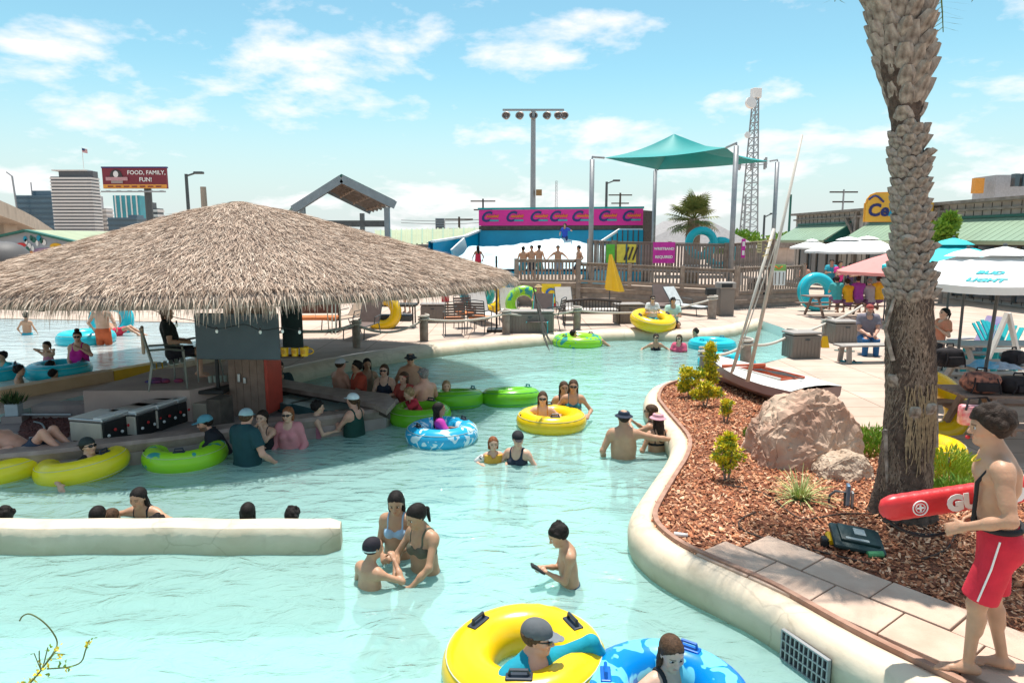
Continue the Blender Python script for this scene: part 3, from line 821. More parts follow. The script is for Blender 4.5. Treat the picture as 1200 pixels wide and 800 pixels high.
MB().bbox((0, 0, ac.z), (.75, .8, .9), .05).build('casing', M_steel, o); MB().bbox((0, 0, ac.z-.75), (.85, .8, .5), .05).build('base_unit', M_darkst, o)
MB().box((0, 0, (ac.z-1)/2), (.5, .5, ac.z-1)).build('stand', M_darkst, o)
for i in range(4): MB().box((0, -.42, ac.z-.3+.2*i), (.7, .04, .05)).build('louvre', M_darkst, o)
# --- surf ride ----------------------------------------------------------------
sr = empty('surf_ride', (0, 0, 0), 0, 'blue surf ride with white water below a pink banner', 'surf ride')
dW = 46
l0, l1 = D(566, 252, dW), D(750, 247, 44)
def wv(px, py, dd): return D(px, py, dd)
# back wall
b = MB()
w0, w1 = wv(562, 300, 46), wv(752, 300, 44)
zt = wv(562, 270, 46).z
b.prism([(w0.x, 46), (w1.x, 44), (w1.x, 44.4), (w0.x, 46.4)], 0, zt); b.build('back_wall', M_blue, sr)
# side wall sweeping forward at the left
pts = [(w0.x, 46.2), (D(540, 0, 43).x, 44.5), (D(500, 0, 40).x, 41.0)]
b = MB()
zz_ = [zt, wv(540, 277, 44).z, wv(500, 283, 41).z]
vs = []
for (x, y), z in zip(pts, zz_): vs += [(x, y, 0), (x, y, z), (x-.3, y+.2, z), (x-.3, y+.2, 0)]
fs = []
for i in range(2):
 k = 4*i
 fs += [(k, k+4, k+5, k+1), (k+1, k+5, k+6, k+2), (k+2, k+6, k+7, k+3)]
b.add(vs, fs); b.build('side_wall', M_blue, sr)
MB().bar(Vector(vs[1]), Vector(vs[5]), .3, .12).build('wall_cap', M_white, sr); MB().bar(Vector(vs[5]), Vector(vs[9]), .3, .12).build('wall_cap', M_white, sr)
st0, st1 = Vector((D(522, 296, 42.3).x, 42.3, D(522, 297, 42.3).z)), D(538, 285, 43.6)
b = MB(); b.bar(st0+Vector((.45, -.15, -.1)), st1+Vector((.4, -.15, 0)), .12, .75); b.build('white_stripe', M_white, sr)
# running water bed with a foaming crest
gx, gy = 46, 22
xs = np.linspace(0, 1, gx); ys = np.linspace(0, 1, gy)
vs = []; r = random.Random(2)
for j in ys:
 for i in xs:
  y = 36.5+(43.4-36.5)*j
  xl = D(496, 0, 36.5).x*(1-j)+D(556, 0, 45.6).x*j; xr = D(700, 0, 36.5).x*(1-j)+D(742, 0, 44).x*j
  x = xl+(xr-xl)*i
  base = 1.25+1.0*j**1.2
  crest = math.exp(-((j-.86)/.09)**2)*(.35+.55*math.exp(-((i-.56)/.2)**2)+.05*math.sin(i*23)*math.sin(i*41+1)+.30*max(0, i-.86)/.14)
  vs.append((x, y, base+crest*.85+r.uniform(-.012, .012)*(1+3*crest)))
fs = [(j*gx+i, j*gx+i+1, (j+1)*gx+i+1, (j+1)*gx+i) for j in range(gy-1) for i in range(gx-1)]
MB().add(vs, fs).build('white_water', M_foam, sr, True)
MB().prism([(D(496, 0, 36.5).x, 36.4), (D(700, 0, 36.5).x, 36.4), (D(742, 0, 44).x, 43.5), (D(500, 0, 43.5).x-2, 43.5)], 0, 1.1).build('ride_base', M_blue, sr)
# banner
ban = empty('banner_wall', (0, 0, 0), 0, 'long magenta banner with repeated navy C logos above the surf ride', 'banner')
zb0, zb1 = zt+.08, wv(562, 252.5, 46).z
b0, b1 = Vector((w0.x, 45.9, 0)), Vector((w1.x, 43.9, 0))
bd = (b1-b0).normalized(); brot = math.atan2(bd.y, bd.x)
def slab(u0, u1, z0, z1, dy, th, nm, m):
 n_ = Vector((bd.y, -bd.x, 0))
 p0, p1 = b0+bd*u0+n_*dy, b0+bd*u1+n_*dy
 return MB().prism([(p0.x, p0.y), (p1.x, p1.y), (p1.x+n_.x*th, p1.y+n_.y*th), (p0.x+n_.x*th, p0.y+n_.y*th)], z0, z1).build(nm, m, ban)
BL = (b1-b0).length
slab(0, BL, zb0+.22, zb1+.35, .05, .08, 'vinyl', M_magenta)
slab(-.05, BL+.05, zb1+.36, zb1+.48, .02, .16, 'top_rail', M_teal)
slab(0, BL, zb0-.05, zb0+.2, .05, .06, 'lower_board', M_wooddk)
MB().prism([(b0.x+.1, 46.6), (b1.x-.05, 44.6), (b1.x+1.2, 46.4), (b0.x, 48.4)], 0, zb1+.3).build('backing', M_wooddk, ban)
M_oscr = mat('orange_print', (.80, .20, .03), .5); M_tealp = mat('teal_print', (.03, .33, .36), .5)
n_ = Vector((bd.y, -bd.x, 0)); zc = (zb0+zb1)/2+.3
for u in [BL*f for f in (.04, .195, .345, .465, .60, .76)]+[BL*.90]:
 p = b0+bd*u+n_*.15
 lettering('C', .92, M_navy, ban, (p.x, p.y, zc+.02), (math.pi/2, 0, brot), font_shear=.35, bold=.03)
 p1 = p+n_*.02
 pts = [p1+bd*(.10+.062*i)+Vector((0, 0, zc+(.13 if i % 2 else .0)+(.05 if i in (9, 13) else 0))) for i in range(14)]
 for q in pts: q.z -= 0
 MB().tube(smooth_path(pts, 2), .04, 5).build('script_line', M_oscr, ban)
 p2 = p1+bd*.62+Vector((0, 0, zc-.2)); MB().box(p2, (.6, .02, .11), brot).build('underline', M_tealp, ban)
# stairs at the ride's right end
st = empty('ride_stair', (0, 0, 0), 0, 'blue panelled ramp rail at the right end of the surf ride', 'stair rail')
s0, s1, s2 = D(703, 284, 41), D(726, 269, 42), D(753, 269, 42)
MB().bar(s0, s1, .12).build('handrail', M_white, st); MB().bar(s1, s2, .12).build('handrail', M_white, st)
for i in range(7):
 px = 714+i*6.2; tp = D(px, max(269.5, 284-(px-703)*.62), 41.8)
 MB().box((tp.x, 41.8, tp.z/2+.6), (.26, .05, tp.z-1.2)).build('rail_panel', M_blue, st)
 MB().box((tp.x+.16, 41.75, tp.z/2+.6), (.05, .07, tp.z-1.2)).build('rail_post', M_wooddk, st)
# --- teal shade canopy -----------------------------------------------------------
cn = empty('shade_canopy', (0, 0, 0), 0, 'teal pyramid shade canopy on four grey steel posts', 'shade canopy')
posts = [(694, 187, 33), (863, 171, 31), (911, 190, 39), (768, 200, 41)]
tops = [D(*q) for q in posts]
corners = [D(708, 185, 33.4), D(851, 173, 31.6), D(902, 189, 39), D(771, 199, 40.5)]
apex = D(790, 157, 36)
for tp in tops:
 MB().tube([(tp.x, tp.y, 0), (tp.x, tp.y, tp.z)], .115, 12).build('post', M_steel, cn, True)
for tp, c_ in zip(tops, corners): MB().tube([tp, tp+Vector((0, 0, .12)), c_], .05, 6).build('post_arm', M_steel, cn)
NS = 14
vs = []; fs = []
for k in range(4):
 a, bq = corners[k], corners[(k+1) % 4]; mid = (a+bq)/2; cen = sum(corners, Vector())/4
 base = len(vs)
 for j in range(NS+1):
  v = j/NS
  for i in range(NS+1):
   u = i/NS
   p = a.lerp(bq, u)
   p = p+(cen-mid)*0.11*math.sin(math.pi*u)+Vector((0, 0, -.10*math.sin(math.pi*u)))     # scalloped edge
   q = p.lerp(apex, v)
   q.z -= .42*math.sin(math.pi*v)*(math.sin(math.pi*u)**.8)*.45+.18*math.sin(math.pi*v)
   vs.append(q)
 for j in range(NS):
  for i in range(NS):
   q = base+j*(NS+1)+i; fs.append((q, q+1, q+NS+2, q+NS+1))
MB().add(vs, fs).build('canopy', M_teal, cn, True)
# --- fences ------------------------------------------------------------------------
slat_cache = {}
def fence(par, p0, p1, z0a, z0b, h, sw=.075, gap=.065, m=None, post_every=None, cap=True, bot=.10):
 m = m or M_wood
 dv = Vector((p1[0]-p0[0], p1[1]-p0[1], 0)); ln = dv.length; rz = math.atan2(dv.y, dv.x); dn = dv/ln
 key = (round(sw, 3), round(h, 3), m.name)
 if key not in slat_cache: slat_cache[key] = MB().box((0, 0, (h-bot)/2), (sw, .025, h-bot-.06)).mesh('slat', m)
 n = int(ln/(sw+gap))
 for i in range(n):
  f = (i+.5)/n; z = z0a+(z0b-z0a)*f
  place(slat_cache[key], 'slat', par, (p0[0]+dv.x*f, p0[1]+dv.y*f, z+bot), (rng.uniform(-.02, .02), rng.uniform(-.012, .012), rz))
 nrm = Vector((-dn.y, dn.x, 0))
 for zz2, hh2 in ((.07, .10), (h-.06, .10)):
  MB().bar((p0[0]+nrm.x*.035, p0[1]+nrm.y*.035, z0a+zz2), (p1[0]+nrm.x*.035, p1[1]+nrm.y*.035, z0b+zz2), .04, hh2).build('rail', m, par)
 if cap: MB().bar((p0[0], p0[1], z0a+h+.02), (p1[0], p1[1], z0b+h+.02), .15, .04).build('cap_rail', M_wood2, par)
 if post_every:
  k = max(1, round(ln/post_every))
  for i in range(k+1):
   f = i/k; z = z0a+(z0b-z0a)*f
   MB().box((p0[0]+dv.x*f-nrm.x*.05, p0[1]+dv.y*f-nrm.y*.05, z+h/2), (.16, .13, h+.16), rz).build('post', M_wood2, par)
def planks(par, p0, p1, za, zb, n, m=None, cap=True):
 dv = Vector((p1[0]-p0[0], p1[1]-p0[1], 0)); rz = math.atan2(dv.y, dv.x)
 for i in range(n):
  f0, f1 = i/n, (i+1)/n
  vs = [(p0[0], p0[1], za*f0+.006), (p1[0], p1[1], zb*f0+.006), (p1[0], p1[1], zb*f1-.006), (p0[0], p0[1], za*f1-.006)]
  off = Vector((math.sin(rz), -math.cos(rz), 0))*rng.uniform(-.008, .008)
  b_ = Vector((-math.sin(rz), math.cos(rz), 0))*.05
  vv = [Vector(v)+off for v in vs]
  MB().add(vv+[v+b_ for v in vv], [(0, 1, 2, 3), (7, 6, 5, 4), (3, 2, 6, 7), (1, 0, 4, 5), (0, 3, 7, 4), (2, 1, 5, 6)]).build('plank', m or (M_wood2 if i % 2 else M_wood), par)
rp = empty('boardwalk_ramp', (0, 0, 0), 0, 'weathered wooden boardwalk with slatted railing and plank skirt before the surf ride', 'boardwalk')
r0_, r1_, r2_, r3_ = D(605, 358, 29), D(677, 358, 28.6), D(861, 358, 27.6), D(938, 352, 29.2)
planks(rp, r0_, r1_, 1.0, 1.0, 4); planks(rp, r1_, r2_, 1.0, .74, 5); planks(rp, r2_, r3_, .55, .5, 3)
fence(rp, r0_, r1_, 1.0, 1.0, .95); fence(rp, r1_, r2_, 1.02, .76, .80, post_every=1.9); fence(rp, r2_, r3_, .60, .62, 1.05, post_every=1.5)
MB().prism([(r0_.x, r0_.y+.06), (r1_.x, r1_.y+.06), (r1_.x+1, 35.5), (r0_.x, 35.5)], .82, .99).build('deck', M_wood2, rp)
MB().prism([(r1_.x, r1_.y+.06), (r2_.x, r2_.y+.06), (r3_.x, r3_.y+.06), (r3_.x, 31.5), (r1_.x, 31.5)], .50, .72).build('deck', M_wood2, rp)
for x0_, p in ((r0_, 0), (r1_, 1)):
 MB().box((x0_.x, x0_.y-.05, 1.0), (.18, .18, 2.0)).build('post', M_wood, rp)
MB().bar(r1_+Vector((0, -.09, 1.04)), r2_+Vector((0, -.09, .78)), .10, .10).build('ledge', M_wood2, rp)
MB().bar(r3_+Vector((0, 0, .05)), r3_+Vector((0.0, 2.4, .05)), .05, 1.3).build('end_panel', M_wood, rp)
up_ = empty('upper_railing', (0, 0, 0), 0, 'upper dark slatted railing carrying the pink wristband sign', 'railing')
u0, u1, u2, u3 = D(691, 310, 34), D(720, 312, 32.5), D(850, 314, 31.5), D(905, 306, 33)
for a, bq, z0_, z1_ in ((u0, u1, 1.35, 1.3), (u1, u2, 1.3, 1.18), (u2, u3, 1.18, 1.35)):
 fence(up_, a, bq, z0_, z1_, 1.38, sw=.10, gap=.035, post_every=2.6)
MB().bar(u1+Vector((0, 0, -.05)), u2+Vector((0, 0, -.17)), .25, .14).build('deck_edge', M_steel, up_)
wp_ = D(778, 296, 31.4)
sg = empty('wristband_sign', wp_, 0, 'magenta sign reading WRISTBAND REQUIRED on the slatted railing', 'sign')
MB().box((0, 0, 0), (1.0, .04, .95)).build('panel', mat('sign_magenta', (.60, .03, .36), .5), sg)
lettering('WRISTBAND', .16, M_letter, sg, (0, -.03, .17), (math.pi/2, 0, 0), bold=.006)
lettering('REQUIRED', .17, M_letter, sg, (0, -.03, -.2), (math.pi/2, 0, 0), bold=.006)
sp_ = D(871, 291, 31.0)
s2_ = empty('notice_strip', sp_, 0, 'narrow magenta notice strip on the dark railing', 'sign')
MB().box((0, 0, 0), (.17, .04, .85)).build('panel', MATS['sign_magenta'], s2_)
for i in range(2): MB().box((0, -.03, .2-.4*i), (.11, .02, .2)).build('notice_block', M_letter, s2_)
s3_ = empty('notice_board', D(890, 289, 31.6), 0, 'small pale yellow notice on the dark railing', 'sign')
MB().box((0, 0, 0), (.2, .03, .55)).build('panel', mat('notice_cream', (.6, .55, .3), .7), s3_)
for i in range(4): MB().box((0, -.02, .18-.12*i), (.14, .02, .03)).build('print_line', M_wooddk, s3_)
s4_ = empty('safety_board', D(729, 297, 32.2), 0, 'green and yellow safety board on the upper railing', 'sign')
for i, m in enumerate((mat('sign_green', (.12, .5, .05), .5), mat('sign_yellow', (.75, .65, .08), .5), MATS['sign_yellow'])):
 MB().box((-.55+.5*i, -.02, 0), (.4, .03, .85)).build('panel', m, s4_)
for i in range(3): MB().bar((.1+.2*i, -.05, -.3), (.3+.2*i, -.05, .3), .03, .08).build('stripe', M_wooddk, s4_)
# board rack seen through the railing
rk = empty('board_rack', D(835, 285, 34), 0, 'round turquoise foam boards racked behind the upper railing', 'board rack')
M_turq = mat('turquoise_vinyl', (.02, .52, .58), .35, var=.06, scale=2)
for i, (dx, dz) in enumerate(((-.55, .0), (.5, -.5))):
 MB().tube([(dx+.62*math.cos(a), .3*i, dz+.62*math.sin(a)) for a in np.linspace(0, 6.283, 20)[:-1]], .2, 8, closed=True).build('board', M_turq, rk, True)
MB().bar((-1.4, .1, -1.1), (1.5, .1, -1.1), .1).build('rack_rail', M_white, rk); MB().bar((-1.4, .1, -1.1), (-1.4, .1, -2.2), .08).build('rack_leg', M_white, rk); MB().bar((1.5, .1, -1.1), (1.5, .1, -2.2), .08).build('rack_leg', M_white, rk)
# grey tent and low roofs behind railing, hedge
tn = empty('canopy_tent', D(850, 270, 50), 0, 'grey peaked tent roof behind the far palm', 'tent')
tz = tn.location.z
MB().add([(-6.5, 0, -1.1), (2.8, 0, -1.3), (2.8, 5, -1.3), (-6.5, 5, -1.1), (-1.2, 2.5, 1.15), (-4, 2.5, .7)], [(0, 1, 4, 5), (1, 2, 4), (2, 3, 5, 4), (3, 0, 5)]).build('roof', mat('tent_grey', (.33, .31, .31), .8), tn)
for x, y in ((-6.4, .1), (2.7, .1), (2.7, 4.9), (-6.4, 4.9)): MB().bar((x, y, -1.2), (x, y, -tz), .15).build('tent_pole', M_steel, tn)
wl = empty('perimeter_wall', D(910, 290, 75), 0, 'long brown perimeter fence at the skyline', 'fence')
MB().box((6, 0, -1.5+1.9), (26, .3, .9)).build('band', M_wood, wl); MB().box((6, .2, -1.2), (26, .3, 2.6)).build('panel', M_deck, wl)
# ================================================================== SWIM-UP BAR
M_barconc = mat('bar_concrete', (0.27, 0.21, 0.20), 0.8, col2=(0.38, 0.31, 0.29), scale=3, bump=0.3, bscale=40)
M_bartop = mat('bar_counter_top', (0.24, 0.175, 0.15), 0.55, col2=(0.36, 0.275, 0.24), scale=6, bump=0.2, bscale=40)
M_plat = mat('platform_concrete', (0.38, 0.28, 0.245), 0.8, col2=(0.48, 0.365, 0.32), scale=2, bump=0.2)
M_colm = mat('column_boards', (0.19, 0.125, 0.095), 0.75, col2=(0.27, 0.185, 0.145), scale=5, bump=0.25, bscale=30)
M_steelb = mat('brushed_steel', (0.55, 0.56, 0.57), 0.35, metal=0.85, var=0.08)
M_rock = mat('lava_rock', (0.10, 0.035, 0.03), 0.95, col2=(0.20, 0.08, 0.07), scale=14, bump=1.0, bscale=35)
BZ = -0.12
isl = [P(-160, 562, BZ), P(60, 541, BZ), P(200, 525, BZ), P(330, 506, BZ), P(400, 497, BZ), P(452, 489, BZ), P(466, 478, BZ), P(462, 470, BZ), P(400, 458, BZ), P(328, 447, BZ),
  Vector((-5.9, 14.0, 0)), Vector((-7.4, 13.5, 0)), P(0, 482), P(-250, 542)]
bar = empty('swim_up_bar', (isl[3].x, isl[3].y, 0), 0, 'grey concrete swim-up bar island with counters under the thatched roof', 'bar')
B0 = bar.location.copy()
def bp(v): return (v.x-B0.x, v.y-B0.y)
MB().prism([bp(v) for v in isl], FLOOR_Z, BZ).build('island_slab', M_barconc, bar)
# front ledge
fe = isl[:7]
b = sweep([v-B0 for v in fe], [(0.02, BZ-.02), (-0.03, 0.0), (0.0, 0.05), (0.30, 0.05), (0.32, 0.02), (0.32, BZ)], left=True)
b.build('ledge', M_bartop, bar, 'auto')
# right hand counter: slab on a fascia, open towards the water
near = [P(322, 452, .14), P(388, 463, .14), P(440, 474, .14), P(453, 481, .14)]
far = [P(463, 470, .14), P(455, 461, .14), P(384, 453, .14), P(326, 443, .14)]
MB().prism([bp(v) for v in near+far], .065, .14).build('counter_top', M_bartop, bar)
def mid(a, c, f): return a.lerp(c, f)
ff = [mid(near[0], far[3], .12), mid(near[1], far[2], .12), mid(near[2], far[1], .15), mid(near[3], far[0], .3)]
fb = [mid(near[0], far[3], .20), mid(near[1], far[2], .20), mid(near[2], far[1], .25), mid(near[3], far[0], .4)]
MB().prism([bp(v) for v in ff+fb[::-1]], -.05, .063).build('fascia', M_wooddk, bar)
ff2 = [mid(near[0], far[3], .6), mid(near[1], far[2], .6), mid(near[2], far[1], .6)]
fb2 = [mid(near[0], far[3], .9), mid(near[1], far[2], .9), mid(near[2], far[1], .9)]
MB().prism([bp(v) for v in ff2+fb2[::-1]], BZ, .062).build('counter_base', M_wooddk, bar)
M_tealsteel = mat('teal_stainless', (.08, .20, .22), .3, metal=.6)
for k, (x0_, y0_, x1_, y1_) in enumerate(((326, 470, 352, 476), (354, 474, 382, 481), (386, 480, 408, 485))):
 a, c_ = P(x0_, y0_+6, BZ), P(x1_, y1_+6, BZ)
 MB().bar(Vector((a.x-B0.x, a.y-B0.y, BZ+.09)), Vector((c_.x-B0.x, c_.y-B0.y, BZ+.09)), .5, .16).build('under_counter_bin', M_tealsteel, bar)
# lava rock bed, low wall, platform
rkp = [P(18, 520, BZ), P(80, 512, BZ), P(85, 490, BZ), P(150, 480, BZ), P(60, 481, BZ), P(28, 488, BZ)]
rock = MB(); rr = random.Random(9); rc = []
pts2 = [bp(v) for v in rkp]
xs = [p[0] for p in pts2]; ys = [p[1] for p in pts2]
for i in range(900):
 x, y = rr.uniform(min(xs), max(xs)), rr.uniform(min(ys), max(ys))
 if inside(x, y, pts2):
  s_ = rr.uniform(.015, .04)
  rock.add([(x+s_*math.cos(a)*rr.uniform(.7, 1.2), y+s_*math.sin(a)*rr.uniform(.7, 1.2), BZ+rr.uniform(0, .02)) for a in (0, 1.3, 2.6, 3.9, 5.2)]+[(x, y, BZ+s_*1.1)], [(0, 1, 5), (1, 2, 5), (2, 3, 5), (3, 4, 5), (4, 0, 5)])
o = rock.build('lava_rock', M_rock, bar); o['kind'] = 'stuff'
MB().prism(pts2, BZ, BZ+.012).build('rock_bed', M_rock, bar)
lw0, lw1 = P(38, 491, BZ), P(225, 487, BZ)
MB().prism([bp(v) for v in (lw0, lw1, lw1+Vector((0, .35, 0)), lw0+Vector((0, .35, 0)))], BZ, .10).build('low_wall', M_barconc, bar)
a, c_ = P(20, 494, BZ), P(80, 496, BZ)
MB().tube([Vector((a.x-B0.x, a.y-B0.y, BZ+.12)), Vector((c_.x-B0.x, c_.y-B0.y+.1, BZ+.12))], .02, 8).build('pipe', M_steel, bar)
hp = [P(40+x, 497+y, BZ+.03) for x, y in ((0, -3), (8, -1), (12, 4), (12, 9), (8, 14), (-6, 16))]
MB().tube([v-B0 for v in smooth_path(hp, 4)], .016, 6).build('hose', M_steel, bar, True)
PLZ = .40
pl = [P(97, 458, PLZ), P(222, 457, PLZ), P(271, 447, PLZ), P(274, 427, PLZ), P(185, 432, PLZ)]
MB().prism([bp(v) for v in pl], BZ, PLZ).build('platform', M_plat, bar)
# back counters near the column
M_tanbox = mat('beige_appliance', (.36, .31, .25), .5, var=.05)
def bx(px, py, z0, d3, m, nm, rz=0.0, bev=.015):
 q = P(px, py, z0); return MB().bbox((q.x-B0.x, q.y-B0.y+d3[1]/2, z0+d3[2]/2), d3, bev, rz).build(nm, m, bar)
bx(237, 494, BZ, (.26, .3, .30), M_tanbox, 'appliance', R(-12)); bx(254, 507, BZ, (.24, .34, .52), M_wooddk, 'cabinet', R(-12)); bx(244, 462, PLZ-.1, (.5, .5, .06), M_black, 'tray')
# steel coolers, each its own thing
def cooler(px, py, wd, label):
 q = P(px, py, BZ)
 t = empty('ice_cooler', q, R(-14), label, 'cooler', 'coolers behind the bar ledge')
 MB().bbox((0, .27, .17), (wd, .54, .34), .02).build('body', M_black, t)
 MB().bbox((-.01, -.01, .19), (wd-.02, .03, .28), .01).build('front_panel', mat('off_white_panel', (.55, .50, .42), .5, var=.1), t)
 MB().bbox((0, .26, .365), (wd+.03, .58, .05), .015).build('lid', M_steelb, t)
 MB().bbox((wd*.38, .22, .40), (wd*.26, .5, .03), .01).build('lid_hatch', M_white, t)
 for i in range(4):
  MB().ball((wd/2+.03, .06+.12*i, .14+.06*(i % 2)), (.02, .024, .024)).build('bottle_cap', (M_red if i % 2 else M_white), t)
cooler(104, 521, .56, 'white fronted cooler nearest the lava rock bed')
cooler(146, 512, .50, 'black cooler with steel lid second from the lava rock bed')
cooler(172, 504, .50, 'black cooler with steel lid third from the lava rock bed')
cooler(197, 496, .46, 'black cooler with steel lid beside the raised platform')
# column
cq = D(300, 470, 11.3)
colm = empty('bar_column', (cq.x, 11.3, BZ), R(-10), 'wide brown boarded column with red edge holding up the thatch', 'column')
for i in range(5):
 MB().bbox((-.26+.13*i, 0, 1.25), (.126, .5, 2.5), .006).build('board', M_colm, colm)
MB().box((.355, -.02, .62), (.05, .46, 1.1)).build('red_edge', mat('red_trim', (.42, .05, .03), .5), colm)
MB().bbox((-.22, -.30, 1.05), (.62, .08, .10), .02).build('shelf', M_black, colm); MB().tube([(-.5, -.28, .45), (-.5, -.28, 1.02)], .03, 6).build('pipe', M_black, colm)
MB().bbox((-.02, -.27, .62), (.05, .03, .1), .01).build('tap_handle', M_steelb, colm)
MB().bbox((-.12, -.27, .66), (.05, .03, .14), .01).build('tap_handle', M_steelb, colm)
# hanging boards with string lights
M_slate = mat('slate_board', (0.045, 0.062, 0.075), .55, col2=(.06, .08, .095), scale=3)
hb0, hb1 = D(226, 367, 10.0), D(330, 421, 10.0)
hb = empty('hanging_board', ((hb0.x+hb1.x)/2, 10.0, hb1.z), R(-4), 'large dark slate screen hanging from the thatch before the column', 'screen')
MB().bbox((0, 0, (hb0.z-hb1.z)/2), (hb1.x-hb0.x, .05, hb0.z-hb1.z), .012).build('panel', M_slate, hb)
for s in (-.5, .5): MB().tube([(s, 0, hb0.z-hb1.z), (s, .1, hb0.z-hb1.z+.35)], .012, 6).build('hanger', M_black, hb)
h20, h21 = D(329, 356, 10.4), D(356, 407, 10.4)
h2 = empty('hanging_banner', ((h20.x+h21.x)/2, 10.4, h21.z), R(-4), 'narrow black banner hanging beside the slate screen', 'banner')
MB().bbox((0, 0, (h20.z-h21.z)/2), (h21.x-h20.x, .03, h20.z-h21.z), .008).build('cloth', mat('black_cloth', (.012, .022, .022), .9, var=.3, scale=5), h2)
sl_ = empty('string_lights', D(205, 372, 9.8), 0, 'string of small white bulbs on a wire under the thatch', 'string lights')
pts = [D(x, y, 9.75)-sl_.location for x, y in ((178, 363), (206, 372), (228, 376), (254, 385), (286, 380), (306, 387), (331, 384), (350, 388))]
pts = smooth_path(pts, 4)
MB().tube(pts, .006, 5).build('wire', M_black, sl_)
M_bulb = mat('frosted_bulb', (.85, .85, .82), .2)
for x, y in ((207, 381), (254, 388), (305, 389), (317, 366), (331, 388), (351, 389)):
 q = D(x, y, 9.72)-sl_.location
 bo = MB().ball(q, (.022, .022, .03)).build('bulb', M_bulb, sl_, True); MB().tube([q+Vector((0, 0, .025)), q+Vector((0, 0, .065))], .012, 6).build('socket', M_black, bo)
# yellow cups on a shelf
shf = empty('cup_shelf', D(343, 417, 10.9), 0, 'small dark shelf under the black banner holding yellow cups', 'shelf')
MB().box((-.05, .05, -.015), (.42, .2, .03)).build('board', M_wooddk, shf)
MB().bar((-.05, .13, -.03), (-.05, .13, .9), .02).build('hanger', M_black, shf)
for i, (px, s) in enumerate(((334, 1.0), (346, .95), (357, 1.1))):
 q = D(px, 417, 10.9)
 t = MB().lathe([(.02, 0), (.055*s, .0), (.066*s, .14*s), (.060*s, .14*s), (.05*s, .02), (.02, .02)], 14).build('plastic_cup', M_yellow, None, 'auto', loc=q)
 tag(t, ['yellow cup at the column end of the shelf', 'yellow cup in the middle of the shelf', 'yellow pitcher with a loop handle on the shelf'][i], 'cup')
 MB().lathe([(.02, 0), (.03, .004), (.02, .008)], 10, Matrix.Translation((0, -.062*s, .075)) @ Matrix.Rotation(math.pi/2, 4, 'X')).build('cup_print', M_orange, t)
 if i == 2: MB().tube([(.06+.09*math.sin(a), 0, .08+.05*math.cos(a)) for a in np.linspace(0, 3.14, 8)], .009, 5).build('handle', M_yellow, t)
# --- thatched roof -----------------------------------------------------------------
RC = Vector((-5.58, 14.2, 0)); RR, ZE, ZA = 5.60, 2.056, 3.63
roof = empty('thatched_roof', RC, 0, 'broad conical thatched palm roof over the swim-up bar', 'thatched roof')
M_thatch = mat('palm_thatch', (.4, .33, .28), .95, var=.12, scale=3, attr='col', spec=.1)
def zroof(r_):
 t = max(0, 1-r_/RR)
 return ZE+(ZA-ZE)*t - .22*max(0, t-.82)**1*2.2
def blades(lst, name, parent):
 v = np.array(lst['v'], dtype=np.float32); n = len(v)//6
 f = []
 for i in range(n):
  k = i*6; f += [(k, k+1, k+3, k+2), (k+2, k+3, k+5, k+4)]
 me = bpy.data.meshes.new(name); me.from_pydata(v.tolist(), [], f); me.materials.append(M_thatch)
 ca = me.color_attributes.new('col', 'FLOAT_COLOR', 'POINT'); ca.data.foreach_set('color', np.array(lst['c'], dtype=np.float32).ravel())
 o = bpy.data.objects.new(name, me); link(o, parent); o['kind'] = 'stuff'
 return o
def thatch():
 r = random.Random(11); A = {'v': [], 'c': []}
 pal = [(.47, .35, .27), (.56, .44, .35), (.36, .26, .20), (.63, .52, .42), (.26, .185, .14), (.50, .375, .29)]
 def blade(a, r0, z0, ln, slope, wdt, da, droop, lift):
  ca, sa = math.cos(a), math.sin(a)
  R0 = Vector((ca, sa, 0)); T0 = Vector((-sa, ca, 0))
  dirv = (R0*math.cos(slope)+Vector((0, 0, -math.sin(slope)))+T0*da).normalized()
  p0 = R0*r0+Vector((0, 0, z0)); p1 = p0+dirv*ln*.55+Vector((0, 0, lift)); d2 = (dirv+Vector((0, 0, -droop))).normalized(); p2 = p1+d2*ln*.45
  tw = r.uniform(-.6, .6); sd = (T0*math.cos(tw)+Vector((0, 0, 1))*math.sin(tw))*wdt
  c_ = r.choice(pal); f = r.uniform(.8, 1.2); c_ = (c_[0]*f, c_[1]*f, c_[2]*f, 1)
  for p, w_ in ((p0, 1), (p1, .85), (p2, .25)):
   q0, q1 = p-sd*w_, p+sd*w_
   A['v'] += [tuple(q0), tuple(q1)]; A['c'] += [c_, c_]
 sl = math.atan2(ZA-ZE, RR)
 rad = RR+.02
 while rad > .12:
  n = int(2*math.pi*rad/.017)+6
  for i in range(n):
   a = 2*math.pi*(i+r.random())/n
   if math.sin(a) > .55 and r.random() < .6: continue
   rj = rad+r.uniform(-.07, .07)-.30
   rj = max(.02, rj)
   blade(a, rj, zroof(rj)+.008+r.uniform(0, .02), r.uniform(.18, .34), sl+r.gauss(-.03, .07), r.uniform(.003, .007), r.gauss(0, .24), r.uniform(-.1, .3), r.uniform(.0, .014))
  rad -= .10
 for i in range(12500):          # hanging fringe
  a = r.uniform(0, 2*math.pi)
  rj = RR+r.uniform(-.45, .03)
  ln = r.uniform(.12, .34)*(1.0+.3*math.sin(a*9)*math.sin(a*5+1))
  blade(a, rj, zroof(rj)-.02, ln, r.uniform(.45, 1.25), r.uniform(.003, .007), r.gauss(0, .18), r.uniform(.6, 2.2), 0)
 for i in range(60):          # ragged strands at the tip near the deck
  a = R(r.uniform(-6, 4)); rj = RR-.06
  blade(a, rj, zroof(rj), r.uniform(.3, .7), r.uniform(.9, 1.4), .006, r.gauss(0, .15), r.uniform(.8, 2), 0)
 return A
def squash(v): return (v[0]*.84, v[1], v[2]) if v[0] < 0 else v       # the roof is narrower on its far left side
